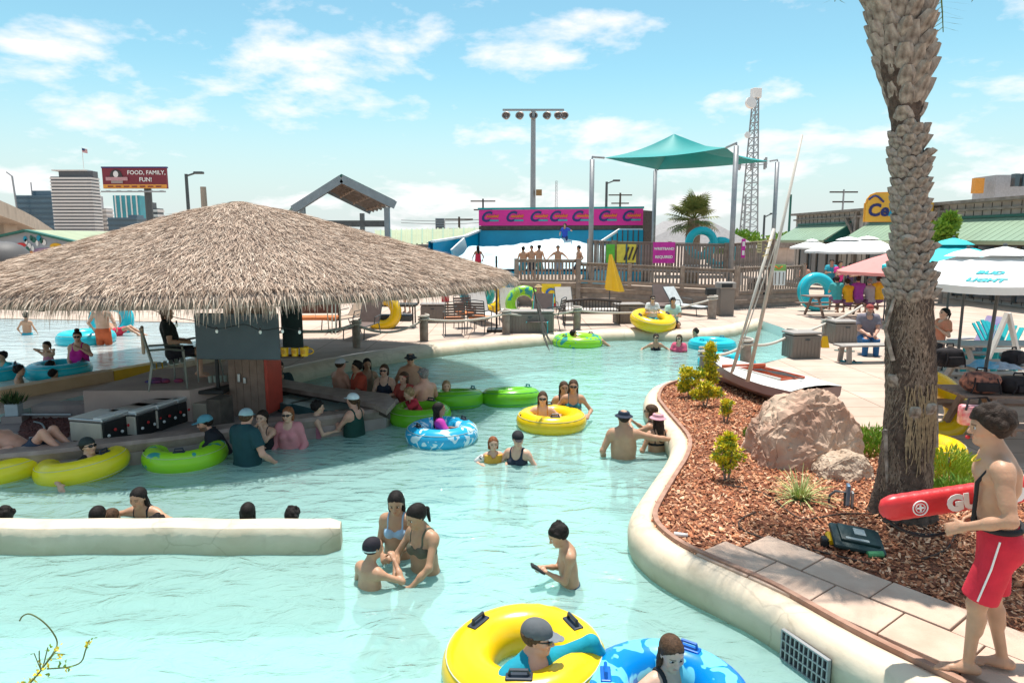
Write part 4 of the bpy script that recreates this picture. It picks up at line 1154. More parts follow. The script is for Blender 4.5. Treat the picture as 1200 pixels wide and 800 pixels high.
TH = thatch(); TH['v'] = [squash(v) for v in TH['v']]
blades(TH, 'thatch', roof)
b = MB().lathe([(RR-.08, ZE-.16), (RR-.05, ZE-.04), (RR*.75, zroof(RR*.75)-.02), (RR*.5, zroof(RR*.5)-.02), (RR*.25, zroof(RR*.25)-.03), (.5, zroof(.5)-.05), (.02, zroof(0)-.05)], 64)
b.v = [squash(v) for v in b.v]
b.build('underlay', mat('thatch_underlay', (.20, .15, .125), .95, col2=(.30, .235, .20), scale=12, bump=.6, bscale=30), roof, True)
for k in range(10):
 a = k*math.pi/5+.2
 MB().bar((.2*math.cos(a), .2*math.sin(a), ZA-.3), squash(((RR-.15)*math.cos(a), (RR-.15)*math.sin(a), ZE-.12)), .09, .13).build('rafter', M_wooddk, roof)
MB().tube([(0, 0, -.12), (0, 0, ZA-.3)], .16, 10).build('centre_post', M_wooddk, roof)
# hanging dried frond at the eave's end
fr = empty('dried_frond', D(625, 348, 11.0), 0, 'dried grey palm frond dangling from the end of the thatch', 'palm frond')
A = {'v': [], 'c': []}; r = random.Random(4)
top = Vector((0, 0, .15)); tip = D(641, 412, 11.0)-fr.location
for i in range(34):
 s_ = r.uniform(0, .6); p0 = top.lerp(tip, s_); p2 = top.lerp(tip, min(1.0, s_+r.uniform(.3, .5)))+Vector((r.gauss(0, .035)+.03, r.gauss(0, .04), 0))
 p1 = (p0+p2)/2+Vector((r.gauss(0, .012), 0, 0))
 for p, w_ in ((p0, 1), (p1, .9), (p2, .3)):
  A['v'] += [tuple(p-Vector((.008*w_, 0, 0))), tuple(p+Vector((.008*w_, .004, 0)))]; A['c'] += [(.25, .22, .20, 1)]*2
o = blades(A, 'leaflets', fr)
MB().tube([top, top.lerp(tip, .6)], [.015, .006], 6).build('stem', M_wooddk, fr)
# --- platform chairs, planter --------------------------------------------------------
M_alu = mat('bronze_frame', (.20, .22, .20), .4, metal=.5); M_strap = mat('pale_green_straps', (.36, .42, .37), .6, var=.1)
def patio_chair(loc, rz, label, frame=None, seat_m=None, sc=1.0, cushion=None, group='patio chairs', towel=None):
 t = empty('patio_chair', loc, rz, label, 'chair', group)
 t.scale = (sc,)*3
 fr_ = frame or M_alu; sm = seat_m or M_strap
 for s in (-1, 1):
  x = .27*s
  MB().tube([(x, .26, 0), (x, .25, .40), (x, .24, .62)], .014, 6).build('leg', fr_, t)
  MB().tube([(x, -.30, 0), (x, -.22, .40), (x, -.34, .95)], .014, 6).build('leg', fr_, t)
  MB().tube([(x, .26, .62), (x, .0, .66), (x, -.26, .66)], .018, 6).build('armrest', fr_, t)
 MB().tube([(-.27, -.34, .95), (0, -.36, .98), (.27, -.34, .95)], .014, 6).build('top_rail', fr_, t)
 for i in range(6): MB().box((0, .22-.085*i, .42-.012*i), (.53, .06, .012)).build('seat_strap', sm, t)
 for i in range(6): MB().box((0, -.235-.018*i, .50+.075*i), (.53, .012, .055)).build('back_strap', sm, t)
 if cushion: MB().bbox((0, .0, .455), (.5, .5, .07), .03).build('cushion', cushion, t, True)
 if towel: MB().bbox((0, -.33, .80), (.40, .05, .42), .02).build('towel', towel, t, True)
 return t
M_towel = mat('beige_towel', (.50, .39, .30), .95, var=.1, scale=20)
q = P(193, 455, PLZ)
patio_chair((q.x, q.y+.15, PLZ), R(-62), 'strap patio chair with a beige towel on the bar platform', towel=M_towel)
q = P(221, 446, PLZ)
patio_chair((q.x+.06, q.y+.25, PLZ), R(158), 'empty strap patio chair standing on the bar platform')
q = P(195, 447, PLZ)
tw = MB();
for i in range(12): tw.ball((rng.uniform(-.3, .3), rng.uniform(-.1, .1), .03), (rng.uniform(.05, .12), .06, rng.uniform(.02, .045)), 7)
o = tw.build('folded_towel', mat('navy_red_towel', (.03, .06, .20), .9, col2=(.35, .05, .08), scale=5), None, True, loc=(q.x+.05, q.y-.05, PLZ)); tag(o, 'crumpled navy and red towel under the platform chair', 'towel')
q = P(263, 447, PLZ)
mg = empty('cup_rack', (q.x, q.y, PLZ), R(20), 'row of pale cups at the platform corner by the column', 'cup rack')
for i in range(5): MB().lathe([(.02, 0), (.03, 0), (.036, .11), (.03, .11)], 8, Matrix.Translation((-.22+.08*i, 0, 0))).build('cup', M_strap, mg)
q = P(17, 484, BZ+.14)
pt = empty('potted_plant', (q.x, q.y, BZ), R(12), 'pale square planter with spiky leaves beside the low bar wall', 'plant')
MB().bbox((0, 0, .21), (.19, .19, .2), .01).build('pot', mat('pale_pot', (.45, .52, .56), .6), pt); MB().box((0, 0, .05), (.3, .25, .12)).build('stand', M_barconc, pt)
M_leafd = mat('dark_leaf', (.03, .06, .018), .5, col2=(.07, .12, .03), scale=8)
M_leafy = mat('golden_leaf', (.52, .48, .02), .5, col2=(.85, .70, .03), scale=6)
M_leafg = mat('fresh_leaf', (.12, .26, .03), .5, col2=(.28, .42, .05), scale=6)
def leaf_mass(n, fn, ln, wd, seed):
 """many small folded leaves; fn(r) gives position and direction"""
 r = random.Random(seed); b = MB()
 for i in range(n):
  p, d_ = fn(r); d_ = d_.normalized(); s_ = d_.cross(Vector((r.uniform(-1, 1), r.uniform(-1, 1), r.uniform(-1, 1)))).normalized()
  l_ = ln*r.uniform(.6, 1.3); w_ = wd*r.uniform(.7, 1.3); nn = d_.cross(s_)
  b.add([p, p+d_*l_*.5+s_*w_+nn*w_*.3, p+d_*l_, p+d_*l_*.5-s_*w_+nn*w_*.3], [(0, 1, 2), (0, 2, 3)])
 return b
def fn(r):
 a = r.uniform(0, 6.28); e = r.uniform(.3, 1.4)
 return Vector((r.uniform(-.10, .12), r.uniform(-.1, .1), .30)), Vector((math.cos(a)*math.cos(e), math.sin(a)*math.cos(e), math.sin(e)))
leaf_mass(150, fn, .20, .012, 5).build('foliage', M_leafd, pt)['kind'] = 'stuff'
# ================================================================== RESTAURANT ROW (right)
q0, q1 = Vector((19.9, 49, 0)), Vector((21.2, 26.0, 0))
rd = (q1-q0).normalized(); RL = (q1-q0).length; rrot = math.atan2(rd.y, rd.x)
M_board = mat('weathered_board_wall', (.38, .34, .30), .9, col2=(.52, .47, .42), scale=2.0, bump=.3, bscale=25)
M_trim = mat('dark_trim', (.11, .10, .09), .8)
rs = empty('restaurant', q0, rrot, 'long weathered board restaurant with green metal awnings', 'restaurant')
# local: x along the facade towards the camera, -y outwards to the pool side
HW = 4.45
MB().box((RL/2, 4.2, HW/2), (RL, 8, HW)).build('wall', M_board, rs)
me = MB().box((0, 0, HW/2), (.022, .03, HW-.1)).mesh('batten', M_trim)
for i in range(int(RL/.55)): place(me, 'batten', rs, (.3+i*.55, .19, 0))
MB().box((RL/2, .1, HW+.06), (RL+.4, .5, .14)).build('parapet_cap', M_wood, rs); MB().box((RL/2, .12, HW-.32), (RL+.2, .18, .10)).build('fascia_band', M_wood, rs)
def awning(x0, x1, zt_, zb_, out_):
 t = empty('awning', (0, 0, 0)); COL.objects.unlink(t); bpy.data.objects.remove(t)
 n = max(4, int((x1-x0)/.42))
 for i in range(n):
  a, c_ = x0+(x1-x0)*i/n, x0+(x1-x0)*(i+1)/n
  MB().add([(a+.015, .12, zt_), (c_-.015, .12, zt_), (c_-.015, -out_, zb_), (a+.015, -out_, zb_), (a+.015, .12, zt_-.05), (c_-.015, .12, zt_-.05), (c_-.015, -out_, zb_-.05), (a+.015, -out_, zb_-.05)],
     [(3, 2, 1, 0), (4, 5, 6, 7), (2, 3, 7, 6), (0, 4, 7, 3), (5, 1, 2, 6)]).build('awning_panel', M_green, rs)
 MB().box(((x0+x1)/2, -out_, zb_-.10), (x1-x0+.1, .06, .14)).build('awning_edge', MATS['pale_green_roof_metal'], rs)
 MB().box(((x0+x1)/2, .1, zt_+.05), (x1-x0+.1, .12, .12)).build('awning_flashing', M_dkgreen, rs)
 for x in (x0, x1):
  MB().add([(x, .15, zt_), (x, .15, zb_-.1), (x, -out_, zb_-.1), (x+.04, .15, zt_), (x+.04, .15, zb_-.1), (x+.04, -out_, zb_-.1)], [(0, 1, 2), (5, 4, 3), (0, 3, 4, 1), (1, 4, 5, 2), (2, 5, 3, 0)]).build('awning_side', M_dkgreen, rs)
awning(.6, 7.2, 3.75, 2.75, 1.5); awning(9.2, 14.5, 3.75, 2.75, 1.5); awning(16.0, 24.0, 3.75, 2.75, 1.6)
for x0_, n in ((1.6, 4), (10.0, 3), (17.2, 5)):
 for i in range(n):
  wn_ = MB().box((x0_+i*1.25, .16, 1.35), (1.12, .12, 2.3)).build('window', M_glassd, rs)
  for s in (-.58, .58): MB().box((x0_+i*1.25+s, .13, 1.35), (.08, .16, 2.4)).build('frame', M_trim, wn_)
  MB().box((x0_+i*1.25, .13, 2.55), (1.2, .16, .09)).build('frame', M_trim, wn_)
for x in (7.9, 15.2):
 MB().bar((x, .1, 2.9), (x-1.0, -.0, HW-.4), .18, .18).build('brace', M_wood, rs); MB().box((x, .1, HW/2), (.22, .2, HW-.2)).build('pilaster', M_wood, rs)
# sign on the roof edge
sg = D(1052, 245, 34)
sgn = empty('roof_sign', (sg.x, 34, sg.z), R(-6), 'orange arched restaurant sign half hidden by the palm trunk', 'sign')
wS = 1.6
outl = [(-wS, -.62), (wS, -.62), (wS, .30), (.95, .32), (.85, .55), (.6, .72), (.2, .82), (-.2, .82), (-1.1, .80), (-1.35, .70), (-1.5, .50), (-1.55, .3), (-wS, .28)]
MB().prism(outl, 0, .12, Matrix.Rotation(math.pi/2, 4, 'X')).build('panel', mat('sign_orange', (.72, .33, .03), .5, var=.05), sgn)
MB().prism([(x*.97, z*.95) for x, z in outl], 0, .04, Matrix.Translation((0, -.125, 0)) @ Matrix.Rotation(math.pi/2, 4, 'X')).build('face', mat('sign_orange_face', (.80, .42, .05), .5, var=.04), sgn)
lettering('Ce', .82, M_navy, sgn, (-.98, -.19, -.08), (math.pi/2, 0, 0), font_shear=.1, bold=.03)
lettering('l', .85, M_blue, sgn, (-.42, -.19, -.05), (math.pi/2, 0, 0), font_shear=.3, bold=.04)
MB().tube([(-1.45+.1*i, -.19, .45+.18*math.sin(i*.55)) for i in range(8)], .05, 6).build('flourish', M_navy, sgn)
for z_ in (-.4, .1): MB().bar((1.3, .2, z_), (2.6, .2, z_), .1).build('support', M_trim, sgn)
# block beyond the roof
bk_ = tower('apartment_block', 'pale block with an orange panel beyond the restaurant roof', 1168, 1225, 205, 70, mat('block_grey', (.42, .43, .45), .8), 0, M_white)
for px in (1174, 1183, 1196):
 q = D(px, 213, 70); MB().box((q.x-bk_.location.x, -3.95+.4, q.z), (.45, .6, 1.2)).build('window', M_glassd, bk_)
q = D(1161, 216, 69.0); MB().box((q.x-bk_.location.x, -.8, q.z), (.9, .6, 1.5)).build('orange_panel', M_orange, bk_)
# --- trees and shrubs ---------------------------------------------------------------
def crown_pts(r, blobs):
 c_, rad = r.choice(blobs)
 v = Vector((r.gauss(0, 1), r.gauss(0, 1), r.gauss(0, 1))).normalized()*(r.random()**.4)
 p = Vector(c_)+Vector((v.x*rad[0], v.y*rad[1], v.z*rad[2]))
 return p, v+Vector((0, 0, .4))+Vector((r.gauss(0, .4), r.gauss(0, .4), r.gauss(0, .4)))
def tree(loc, h, blobs, label, m, n=1600, ln=.14, wd=.05, seed=1, group=None):
 t = empty('leafy_tree', loc, 0, label, 'tree', group)
 MB().tube([(0, 0, 0), (.05, 0, h*.5), (0, .05, h*.8)], [.09, .07, .04], 7).build('trunk', M_wood, t)
 for i, (c_, rad) in enumerate(blobs[:4]): MB().tube([(.04, 0, h*.45), tuple(Vector(c_)*.8+Vector((0, 0, h*.1)))], [.04, .015], 5).build('limb', M_wood, t)
 leaf_mass(n, lambda r: crown_pts(r, blobs), ln, wd, seed).build('crown', m, t)['kind'] = 'stuff'
 return t
q = P(1100, 330); q = D(1105, 318, 30);
tree((q.x, 30, 0), 2.6, [((0, 0, 2.2), (.65, .6, .8)), ((-.2, 0, 3.0), (.5, .5, .6)), ((.3, .2, 1.5), (.6, .5, .6)), ((.1, 0, 3.5), (.28, .3, .4))], 'bright green young tree between restaurant awnings', M_leafg, 2600, .22, .06, 3)
q = D(1005, 278, 90)
tr_ = tree((D(935, 280, 100).x, 100, 0), 3.0, [((0, 0, 2.4), (5, 2, 1.2)), ((4, 0, 2.6), (3, 2, 1.0))], 'dusty green hedge line far behind the railing', M_leafg, 1500, .6, .25, 8)
tree((D(868, 275, 62).x, 62, 0), 3.0, [((0, 0, 2.6), (2.0, 1.5, .9)), ((-2, 0, 2.4), (1.5, 1, .7))], 'rounded green shrub behind the grey tent', M_leafg, 2200, .35, .12, 9)
tree((D(1130, 225, 72).x, 72, 4.0), 3.0, [((0, 0, 3.0), (1.6, 1, .9)), ((2.5, 0, 2.8), (1.2, 1, .8)), ((-2.5, 0, 2.4), (1.2, 1, .6))], 'scrubby tree top above the restaurant parapet', M_leafg, 1500, .4, .12, 10).location.z = 0
# far fan palm
M_fan = mat('fan_palm_green', (.10, .14, .03), .6, col2=(.28, .29, .09), scale=3)
M_trunkfar = mat('far_palm_trunk', (.20, .14, .10), .9, col2=(.34, .25, .18), scale=14, bump=.6, bscale=20)
def fan_leaf():
 b = MB(); n = 18
 for i in range(n):
  a = R(-130+260*i/(n-1)); l_ = .72*(1-.18*abs(a)/2.3)
  dx, dz = math.sin(a), math.cos(a); px_, pz_ = math.cos(a)*.035, -math.sin(a)*.035
  b.add([(0, 0, 0), (dx*l_*.55+px_, .03, dz*l_*.55+pz_), (dx*l_, -.10, dz*l_-.08), (dx*l_*.55-px_, .03, dz*l_*.55-pz_)], [(0, 1, 2, 3)])
 return b.mesh('fan_leaf', M_fan)
q = D(812, 262, 40)
fpm = empty('fan_palm', (q.x, 40, 0), 0, 'stout fan palm behind the slatted railing under the teal canopy', 'palm tree')
MB().tube([(0, 0, 0), (0, 0, 2.0), (.03, 0, 3.2), (.05, 0, 4.0)], [.42, .45, .42, .30], 12).build('trunk', M_trunkfar, fpm, True)
fl_ = fan_leaf(); r = random.Random(21)
for i in range(48):
 a = r.uniform(0, 6.28); e = R(r.uniform(-35, 85)); st_ = r.uniform(.65, 1.15)
 dv = Vector((math.cos(a)*math.cos(e), math.sin(a)*math.cos(e), math.sin(e))); base = Vector((.05, 0, 3.95))
 o = place(fl_, 'fan_leaf', fpm, base+dv*st_); o.rotation_mode = 'QUATERNION'; o.rotation_quaternion = dv.to_track_quat('Z', 'Y'); s_ = r.uniform(1.0, 1.3); o.scale = (s_, s_, s_)
 MB().tube([base, base+dv*st_], .02, 4).build('leaf_stem', M_fan, fpm)
# --- big foreground palm ------------------------------------------------------------------
PB = P(1057, 606, 0)
palm = empty('date_palm', PB, 0, 'tall palm trunk with shaggy leaf bases standing in the mulch', 'palm tree')
dP = PB.y
def tc_(py, px): q = D(px, py, dP); return Vector((q.x-PB.x, 0, q.z))
spine = [(606, 1057, .265), (570, 1059, .25), (530, 1063, .232), (480, 1066, .222), (430, 1066, .222), (380, 1065, .21), (330, 1066, .185), (300, 1066, .145), (260, 1066, .138), (200, 1065, .136), (165, 1063, .130), (145, 1061, .115), (125, 1060, .14), (95, 1058, .185), (60, 1053, .205), (0, 1047, .22), (-60, 1042, .23), (-130, 1038, .22)]
sp_pts = [(tc_(py, px), r_) for py, px, r_ in spine]
def spine_at(z):
 for (a, ra), (c_, rc_) in zip(sp_pts[:-1], sp_pts[1:]):
  if a.z <= z <= c_.z:
   f = (z-a.z)/(c_.z-a.z); return a.lerp(c_, f), ra+(rc_-ra)*f
 return (sp_pts[0] if z < sp_pts[0][0].z else sp_pts[-1])
M_ptrunk = mat('palm_trunk_fibre', (.045, .030, .023), .95, col2=(.14, .10, .078), scale=18, bump=1.0, bscale=45)
zs = np.linspace(-.05, sp_pts[-1][0].z, 120); r = random.Random(8)
vs = []; nA = 40
for z in zs:
 c_, ra = spine_at(max(0, z))
 for k in range(nA):
  a = 2*math.pi*k/nA
  rr2 = ra*(1+.035*math.sin(3*a+z*2)+r.gauss(0, .022)) + (.05*max(0, 1-z/.35)*(1+.5*math.sin(7*a)))
  vs.append((c_.x+rr2*math.cos(a), c_.y+rr2*math.sin(a), z))
fs = [(i*nA+k, i*nA+(k+1) % nA, (i+1)*nA+(k+1) % nA, (i+1)*nA+k) for i in range(len(zs)-1) for k in range(nA)]
MB().add(vs, fs).build('trunk', M_ptrunk, palm, True)
# leaf bases ("boots"): a wedge that points up and out
M_boot = mat('leaf_base', (.11, .085, .068), .9, col2=(.48, .42, .36), scale=14, bump=.5, bscale=60)
M_bootend = mat('leaf_base_cut', (.42, .33, .25), .9, col2=(.62, .52, .42), scale=15)
def boot_mesh(v):
 rr_ = random.Random(v); b = MB()
 w0, w1, L_ = .088, rr_.uniform(.040, .058), rr_.uniform(.15, .18); out_ = rr_.uniform(.042, .062)
 # rows from base to tip; local x across, y outwards, z up
 rows = [(0, w0*.72, -.01, .012), (.35, w0*1.12, .004, .024), (.72, w0*.88, .022, .028), (1, w1*.85, out_-.012, .020)]
 vs = []
 for t_, w_, y0, th in rows:
  z = L_*t_
  vs += [(-w_, y0-.035, z), (-w_*.55, y0+th*.75, z+.004), (0, y0+th, z+rr_.uniform(-.006, .006)), (w_*.55, y0+th*.75, z+.004), (w_, y0-.035, z), (0, y0-.05, z)]
 fs = []
 for i in range(3):
  for k in range(6): fs.append((i*6+k, i*6+(k+1) % 6, (i+1)*6+(k+1) % 6, (i+1)*6+k))
 b.add(vs, [f[::-1] for f in fs]); b.slot(1); b.add([vs[18+k] for k in range(6)], [(5, 4, 3, 2, 1, 0)])
 return b.mesh('leaf_base', [M_boot, M_bootend], False)
boots = [boot_mesh(i) for i in range(6)]
z = 2.20; row = 0; nb = 0
while z < sp_pts[-1][0].z-.1 and nb < 300:
 c_, ra = spine_at(z)
 big = z > 3.95
 n = max(8, int(2*math.pi*(ra+.03)/.132))
 for k in range(n):
  a = 2*math.pi*(k+.5*(row % 2))/n+r.uniform(-.05, .05)+row*.02
  if math.sin(a) > .75 and z < 4.9: continue
  if abs(z-3.88) < .10 and r.random() < .6: continue
  tilt = R(r.uniform(5, 15)) if not big else R(r.uniform(8, 22))
  if z > 2.3 and r.random() < .02: tilt = R(38)
  s_ = r.uniform(.85, 1.08)*(.86 if z < 3.8 else 1.05)
  rad = ra-.015
  o = place(boots[nb % 6], 'leaf_base', palm, (c_.x+rad*math.cos(a), c_.y+rad*math.sin(a), z+r.uniform(-.02, .02)))
  o.rotation_euler = (-tilt, r.uniform(-.08, .08), a-math.pi/2); o.scale = (s_, s_, s_*(1.0 if z < 3.9 else 1.45))
  nb += 1
 z += .088 if z < 3.85 else .135; row += 1
# shaggy fibres on the lower trunk
fb = MB()
for i in range(5200):
 z0 = r.uniform(.5, 2.30) if r.random() < .8 else r.uniform(0, .7); a = r.uniform(math.pi*.95, 2.05*math.pi)
 c_, ra = spine_at(z0); up2 = r.random() < .3
 p0 = Vector((c_.x+ra*math.cos(a)*.985, c_.y+ra*math.sin(a)*.985, z0)); o_ = Vector((math.cos(a), math.sin(a), 0)); T_ = Vector((-math.sin(a), math.cos(a), 0))
 clump = .5+.5*math.sin(z0*9+a*4)
 ln = r.uniform(.04, .13); p1 = p0+o_*r.uniform(.005, .035)*clump+T_*r.gauss(0, .03)+Vector((0, 0, (-1 if not up2 else 1)*ln))
 s_ = T_*r.uniform(.003, .008)
 fb.add([p0-s_, p0+s_, p1], [(0, 1, 2)])
o = fb.build('trunk_fibre', mat('dry_fibre', (.17, .12, .085), .95, col2=(.36, .275, .21), scale=25), palm); o['kind'] = 'stuff'
fb = MB()
for i in range(46):
 a = r.uniform(math.pi*1.25, 1.75*math.pi); z0 = r.uniform(1.0, 1.45); pts = []
 for k in range(7):
  zz3 = z0-k*r.uniform(.06, .10); c_, ra = spine_at(max(0.02, zz3)); a2 = a+.05*math.sin(k*1.3+i)
  pts.append(Vector((c_.x+(ra+.018)*math.cos(a2), c_.y+(ra+.018)*math.sin(a2), zz3)))
 fb.tube(pts, .005, 4)
o = fb.build('hanging_rootlets', mat('pale_rootlet', (.34, .25, .15), .9, var=.3, scale=30), palm); o['kind'] = 'stuff'
for (py, px_, a) in ((488, 1058, 250), (484, 1075, 285), (455, 1028, 200)):
 q = tc_(py, px_); c_, ra = spine_at(q.z)
 o = place(boots[2], 'leaf_base', palm, (c_.x+ra*.95*math.cos(R(a)), c_.y+ra*.95*math.sin(R(a)), q.z)); o.rotation_euler = (-R(12), 0, R(a)-math.pi/2); o.scale = (.8, .9, .9)
for px0, py0, px1, py1 in ((1031, 500, 1036, 590), (1090, 520, 1092, 470), (1030, 385, 1044, 345), (1040, 420, 1030, 375)):
 a_, c_ = tc_(py0, px0), tc_(py1, px1)
 MB().tube([a_+Vector((0, -.10, 0)), c_+Vector((0, -.08, 0))], [.022, .014], 5).build('old_leaf_stub', M_boot, palm)
# crown: feather fronds above the picture
M_frond = mat('feather_frond', (.06, .12, .02), .5, col2=(.16, .24, .06), scale=3)
def frond_mesh(seed, L_):
 b = MB(); n = 44; r_ = random.Random(seed); pts = []
 for i in range(n+1):
  t_ = i/n; pts.append(Vector((0, L_*t_*(1-.12*t_*t_), L_*(.42*t_-.75*t_*t_))))
 b.tube(pts[::4], [.03*(1-.85*i/11) for i in range(len(pts[::4]))], 5)
 for i in range(5, n):
  t_ = i/n; l_ = .42*math.sin(math.pi*(.12+.82*t_))+.06
  for s in (-1, 1):
   dv = Vector((s*.85, .55, -.12+r_.uniform(-.15, .15))).normalized(); p = pts[i]
   wv_ = Vector((0, .014, .006))
   b.add([p-wv_, p+wv_, p+dv*l_*.6+wv_*.9+Vector((0, 0, -.01)), p+dv*l_+Vector((0, 0, -.05*l_))], [(0, 1, 2, 3)])
 return b.mesh('frond', M_frond)
fm = [frond_mesh(i, L_) for i, L_ in enumerate((1.7, 1.9, 1.5))]
ctop = sp_pts[-1][0]
for i in range(34):
 a = i*2.399963
 if 3.3 < a % 6.283 < 5.7 and i != 11: continue
 el = R(62-70*((i % 17)/17)-r.uniform(0, 10))
 o = place(fm[i % 3], 'frond', palm, ctop+Vector((.15*math.cos(a), .15*math.sin(a), .05+.2*(1-(i % 17)/17))))
 o.rotation_mode = 'XYZ'; o.rotation_euler = (el, 0, a-math.pi/2)
for a, el, sc in ((math.pi*1.04, -34, .85), (.05, -26, .95), (math.pi*.93, -20, .8)):
 o = place(fm[2], 'frond', palm, ctop+Vector((0, 0, .1)), (R(el), 0, a-math.pi/2), (sc, sc, sc))
# --- boulder ------------------------------------------------------------------------------
from mathutils import noise as mnoise
def boulder(loc, dims, label, seed, pts, m):
 """angular rock: hull of a few corner points, broken up by ridges and pits"""
 r_ = random.Random(seed); bm = bmesh.new()
 for p in pts: bm.verts.new(p)
 for i in range(16):
  p = Vector(r_.choice(pts)).lerp(Vector(r_.choice(pts)), r_.uniform(.25, .75)); p = Vector((p.x*1.08, p.y*1.08, p.z*1.05)); bm.verts.new(p)
 h_ = bmesh.ops.convex_hull(bm, input=list(bm.verts)); bmesh.ops.delete(bm, geom=list({g_ for g_ in h_['geom_interior']+h_['geom_unused'] if isinstance(g_, bmesh.types.BMVert)}), context='VERTS')
 bmesh.ops.bevel(bm, geom=list(bm.edges), offset=.035, segments=2, affect='EDGES')
 bmesh.ops.triangulate(bm, faces=list(bm.faces))
 for k in range(5):
  es = [e for e in bm.edges if e.calc_length() > .075]
  if not es: break
  bmesh.ops.subdivide_edges(bm, edges=es, cuts=1); bmesh.ops.triangulate(bm, faces=list(bm.faces))
 bm.normal_update(); s3 = Vector((seed, seed*2, 0))
 for v in bm.verts:
  q = v.co*3+s3; rid = abs(mnoise.noise(q*.9)); cell = mnoise.voronoi(q*1.1)[0]; crk = min(.10, cell[1]-cell[0])
  v.co = v.co+v.normal*(.09*mnoise.fractal(q*.7, 1, 2, 4)-.055*rid+.28*crk+.03*mnoise.fractal(q*5, .9, 2, 4))
 for v in bm.verts: v.co = Vector((v.co.x*dims[0]/2, v.co.y*dims[1]/2, v.co.z*dims[2]))
 me = bpy.data.meshes.new('boulder'); bm.to_mesh(me); bm.free(); me.materials.append(m); me.polygons.foreach_set('use_smooth', [True]*len(me.polygons)); me.set_sharp_from_angle(angle=R(24))
 o = bpy.data.objects.new('boulder', me); link(o); o.location = loc
 return tag(o, label, 'boulder')
M_bould = mat('sandstone', (.42, .23, .16), .9, col2=(.64, .48, .36), scale=2.0, bump=.9, bscale=12, detail=9)
q = P(946, 552, 0)
BP = [(-1, -.7, -.1), (-.8, -.95, -.1), (.2, -1, -.1), (1, -.6, -.1), (1, .7, -.1), (-.9, .8, -.1), (-.98, -.6, .38), (-.72, -.72, .62), (-.60, -.1, .80), (-.15, -.62, .84), (.05, -.1, 1.0), (.30, -.3, .98), (.32, -.62, .80), (.62, -.35, .80), (.90, -.55, .42), (1, .1, .40), (.5, .6, .75), (-.5, .6, .7), (-.9, .5, .4), (.2, -.95, .30)]
boulder((q.x+.13, q.y+.50, .0), (1.36, 1.15, .93), 'big reddish sandstone boulder in the mulch beside the boat', 3, BP, M_bould)
q = P(1000, 566, 0)
boulder((q.x-.02, q.y+.28, -.02), (.66, .6, .34), 'flat pale rock shelf at the foot of the big boulder', 7, BP, mat('pale_sandstone', (.44, .32, .23), .9, col2=(.60, .47, .36), scale=5, bump=.9, bscale=14))
# --- sailing dinghy -----------------------------------------------------------------------
bA, bBq = P(842, 449, .0), P(985, 492, .0)
ax = (bBq-bA); BLn = 2.6; brz = math.atan2(ax.y, ax.x)
boat = empty('sailing_dinghy', (bA.x, bA.y+.25, .03), brz, 'small white sailing dinghy with mauve hull resting on the mulch', 'boat')
M_hull = mat('mauve_hull', (.30, .22, .22), .5, var=.06); M_bdeck = mat('boat_white', (.70, .67, .63), .35, var=.05); M_bred = mat('boat_red_trim', (.55, .12, .06), .5, var=.1)
st_ = 24; secs = []
for i in range(st_+1):
 t_ = i/st_; x = BLn*t_; hw = .62*math.sin(math.pi*min(1, (t_*.62+.02)))**.75 if t_ < .8 else .62*math.sin(math.pi*.516)**.75*(1-.12*(t_-.8)/.2)
 hw = max(.02, hw); sh_ = .34+.10*(1-t_)**2
 secs.append((x, hw, sh_))
vs = []; fs = []
for x, hw, sh_ in secs:
 vs += [(x, -hw, sh_), (x, -hw*.96, sh_*.55), (x, -hw*.6, .06), (x, 0, .0), (x, hw*.6, .06), (x, hw*.96, sh_*.55), (x, hw, sh_)]
for i in range(st_):
 for k in range(6): fs.append((i*7+k, i*7+k+1, (i+1)*7+k+1, (i+1)*7+k))
fs.append(tuple(st_*7+k for k in range(7)))
MB().add(vs, fs).build('hull', M_hull, boat, 'auto')
# deck with a cockpit well
vs = []; fs = []
for x, hw, sh_ in secs: vs += [(x, -hw-.01, sh_+.0), (x, -hw*.45, sh_+.045), (x, 0, sh_+.055), (x, hw*.45, sh_+.045), (x, hw+.01, sh_+.0)]
for i in range(st_):
 for k in range(4):
  if 9 <= i < 19 and k in (1, 2): continue
  fs.append((i*5+k, (i+1)*5+k, (i+1)*5+k+1, i*5+k+1))
dk = MB().add(vs, fs).build('deck', M_bdeck, boat, 'auto')
b = MB(); x0c, x1c = secs[9][0], secs[19][0]
hwc = .26
b.box(((x0c+x1c)/2, 0, .12), (x1c-x0c, hwc*2, .03)); b.build('cockpit_floor', M_bdeck, boat)
for s in (-1, 1): MB().box(((x0c+x1c)/2, s*hwc, .28), (x1c-x0c, .03, .30)).build('coaming', M_bred if s > 0 else M_bdeck, boat)
MB().box((x0c, 0, .30), (.03, hwc*2, .26)).build('coaming', M_bred, boat); MB().box((x1c, 0, .28), (.03, hwc*2, .28)).build('coaming', M_bred, boat)
MB().bar((x0c-.25, -.42, .42), (x0c+.1, .28, .46), .07, .05).build('splash_rail', M_bred, boat)
for i in range(4): MB().tube([(x0c+.2, -.1+.06*i, .42), (x0c+.8, .1-.07*i, .45), (x1c+.2, .02*i, .44)], .008, 5).build('rope', M_darkst, boat)
iv = Matrix.Translation(boat.location) @ Matrix.Rotation(brz, 4, 'Z'); iv = iv.inverted()
dm = 11.05
mb_, mt = D(876, 447, dm), D(940, 158, dm)
M_spar = mat('weathered_spar', (.50, .46, .40), .5, col2=(.62, .58, .52), scale=5)
MB().tube([iv @ mb_, iv @ mt], [.034, .020], 8).build('mast', M_spar, boat, True)
ya, yb = D(857, 437, dm-.2), D(907, 268, dm-.05)
MB().tube([iv @ ya, iv @ yb], [.020, .026], 8).build('yard', M_spar, boat, True)
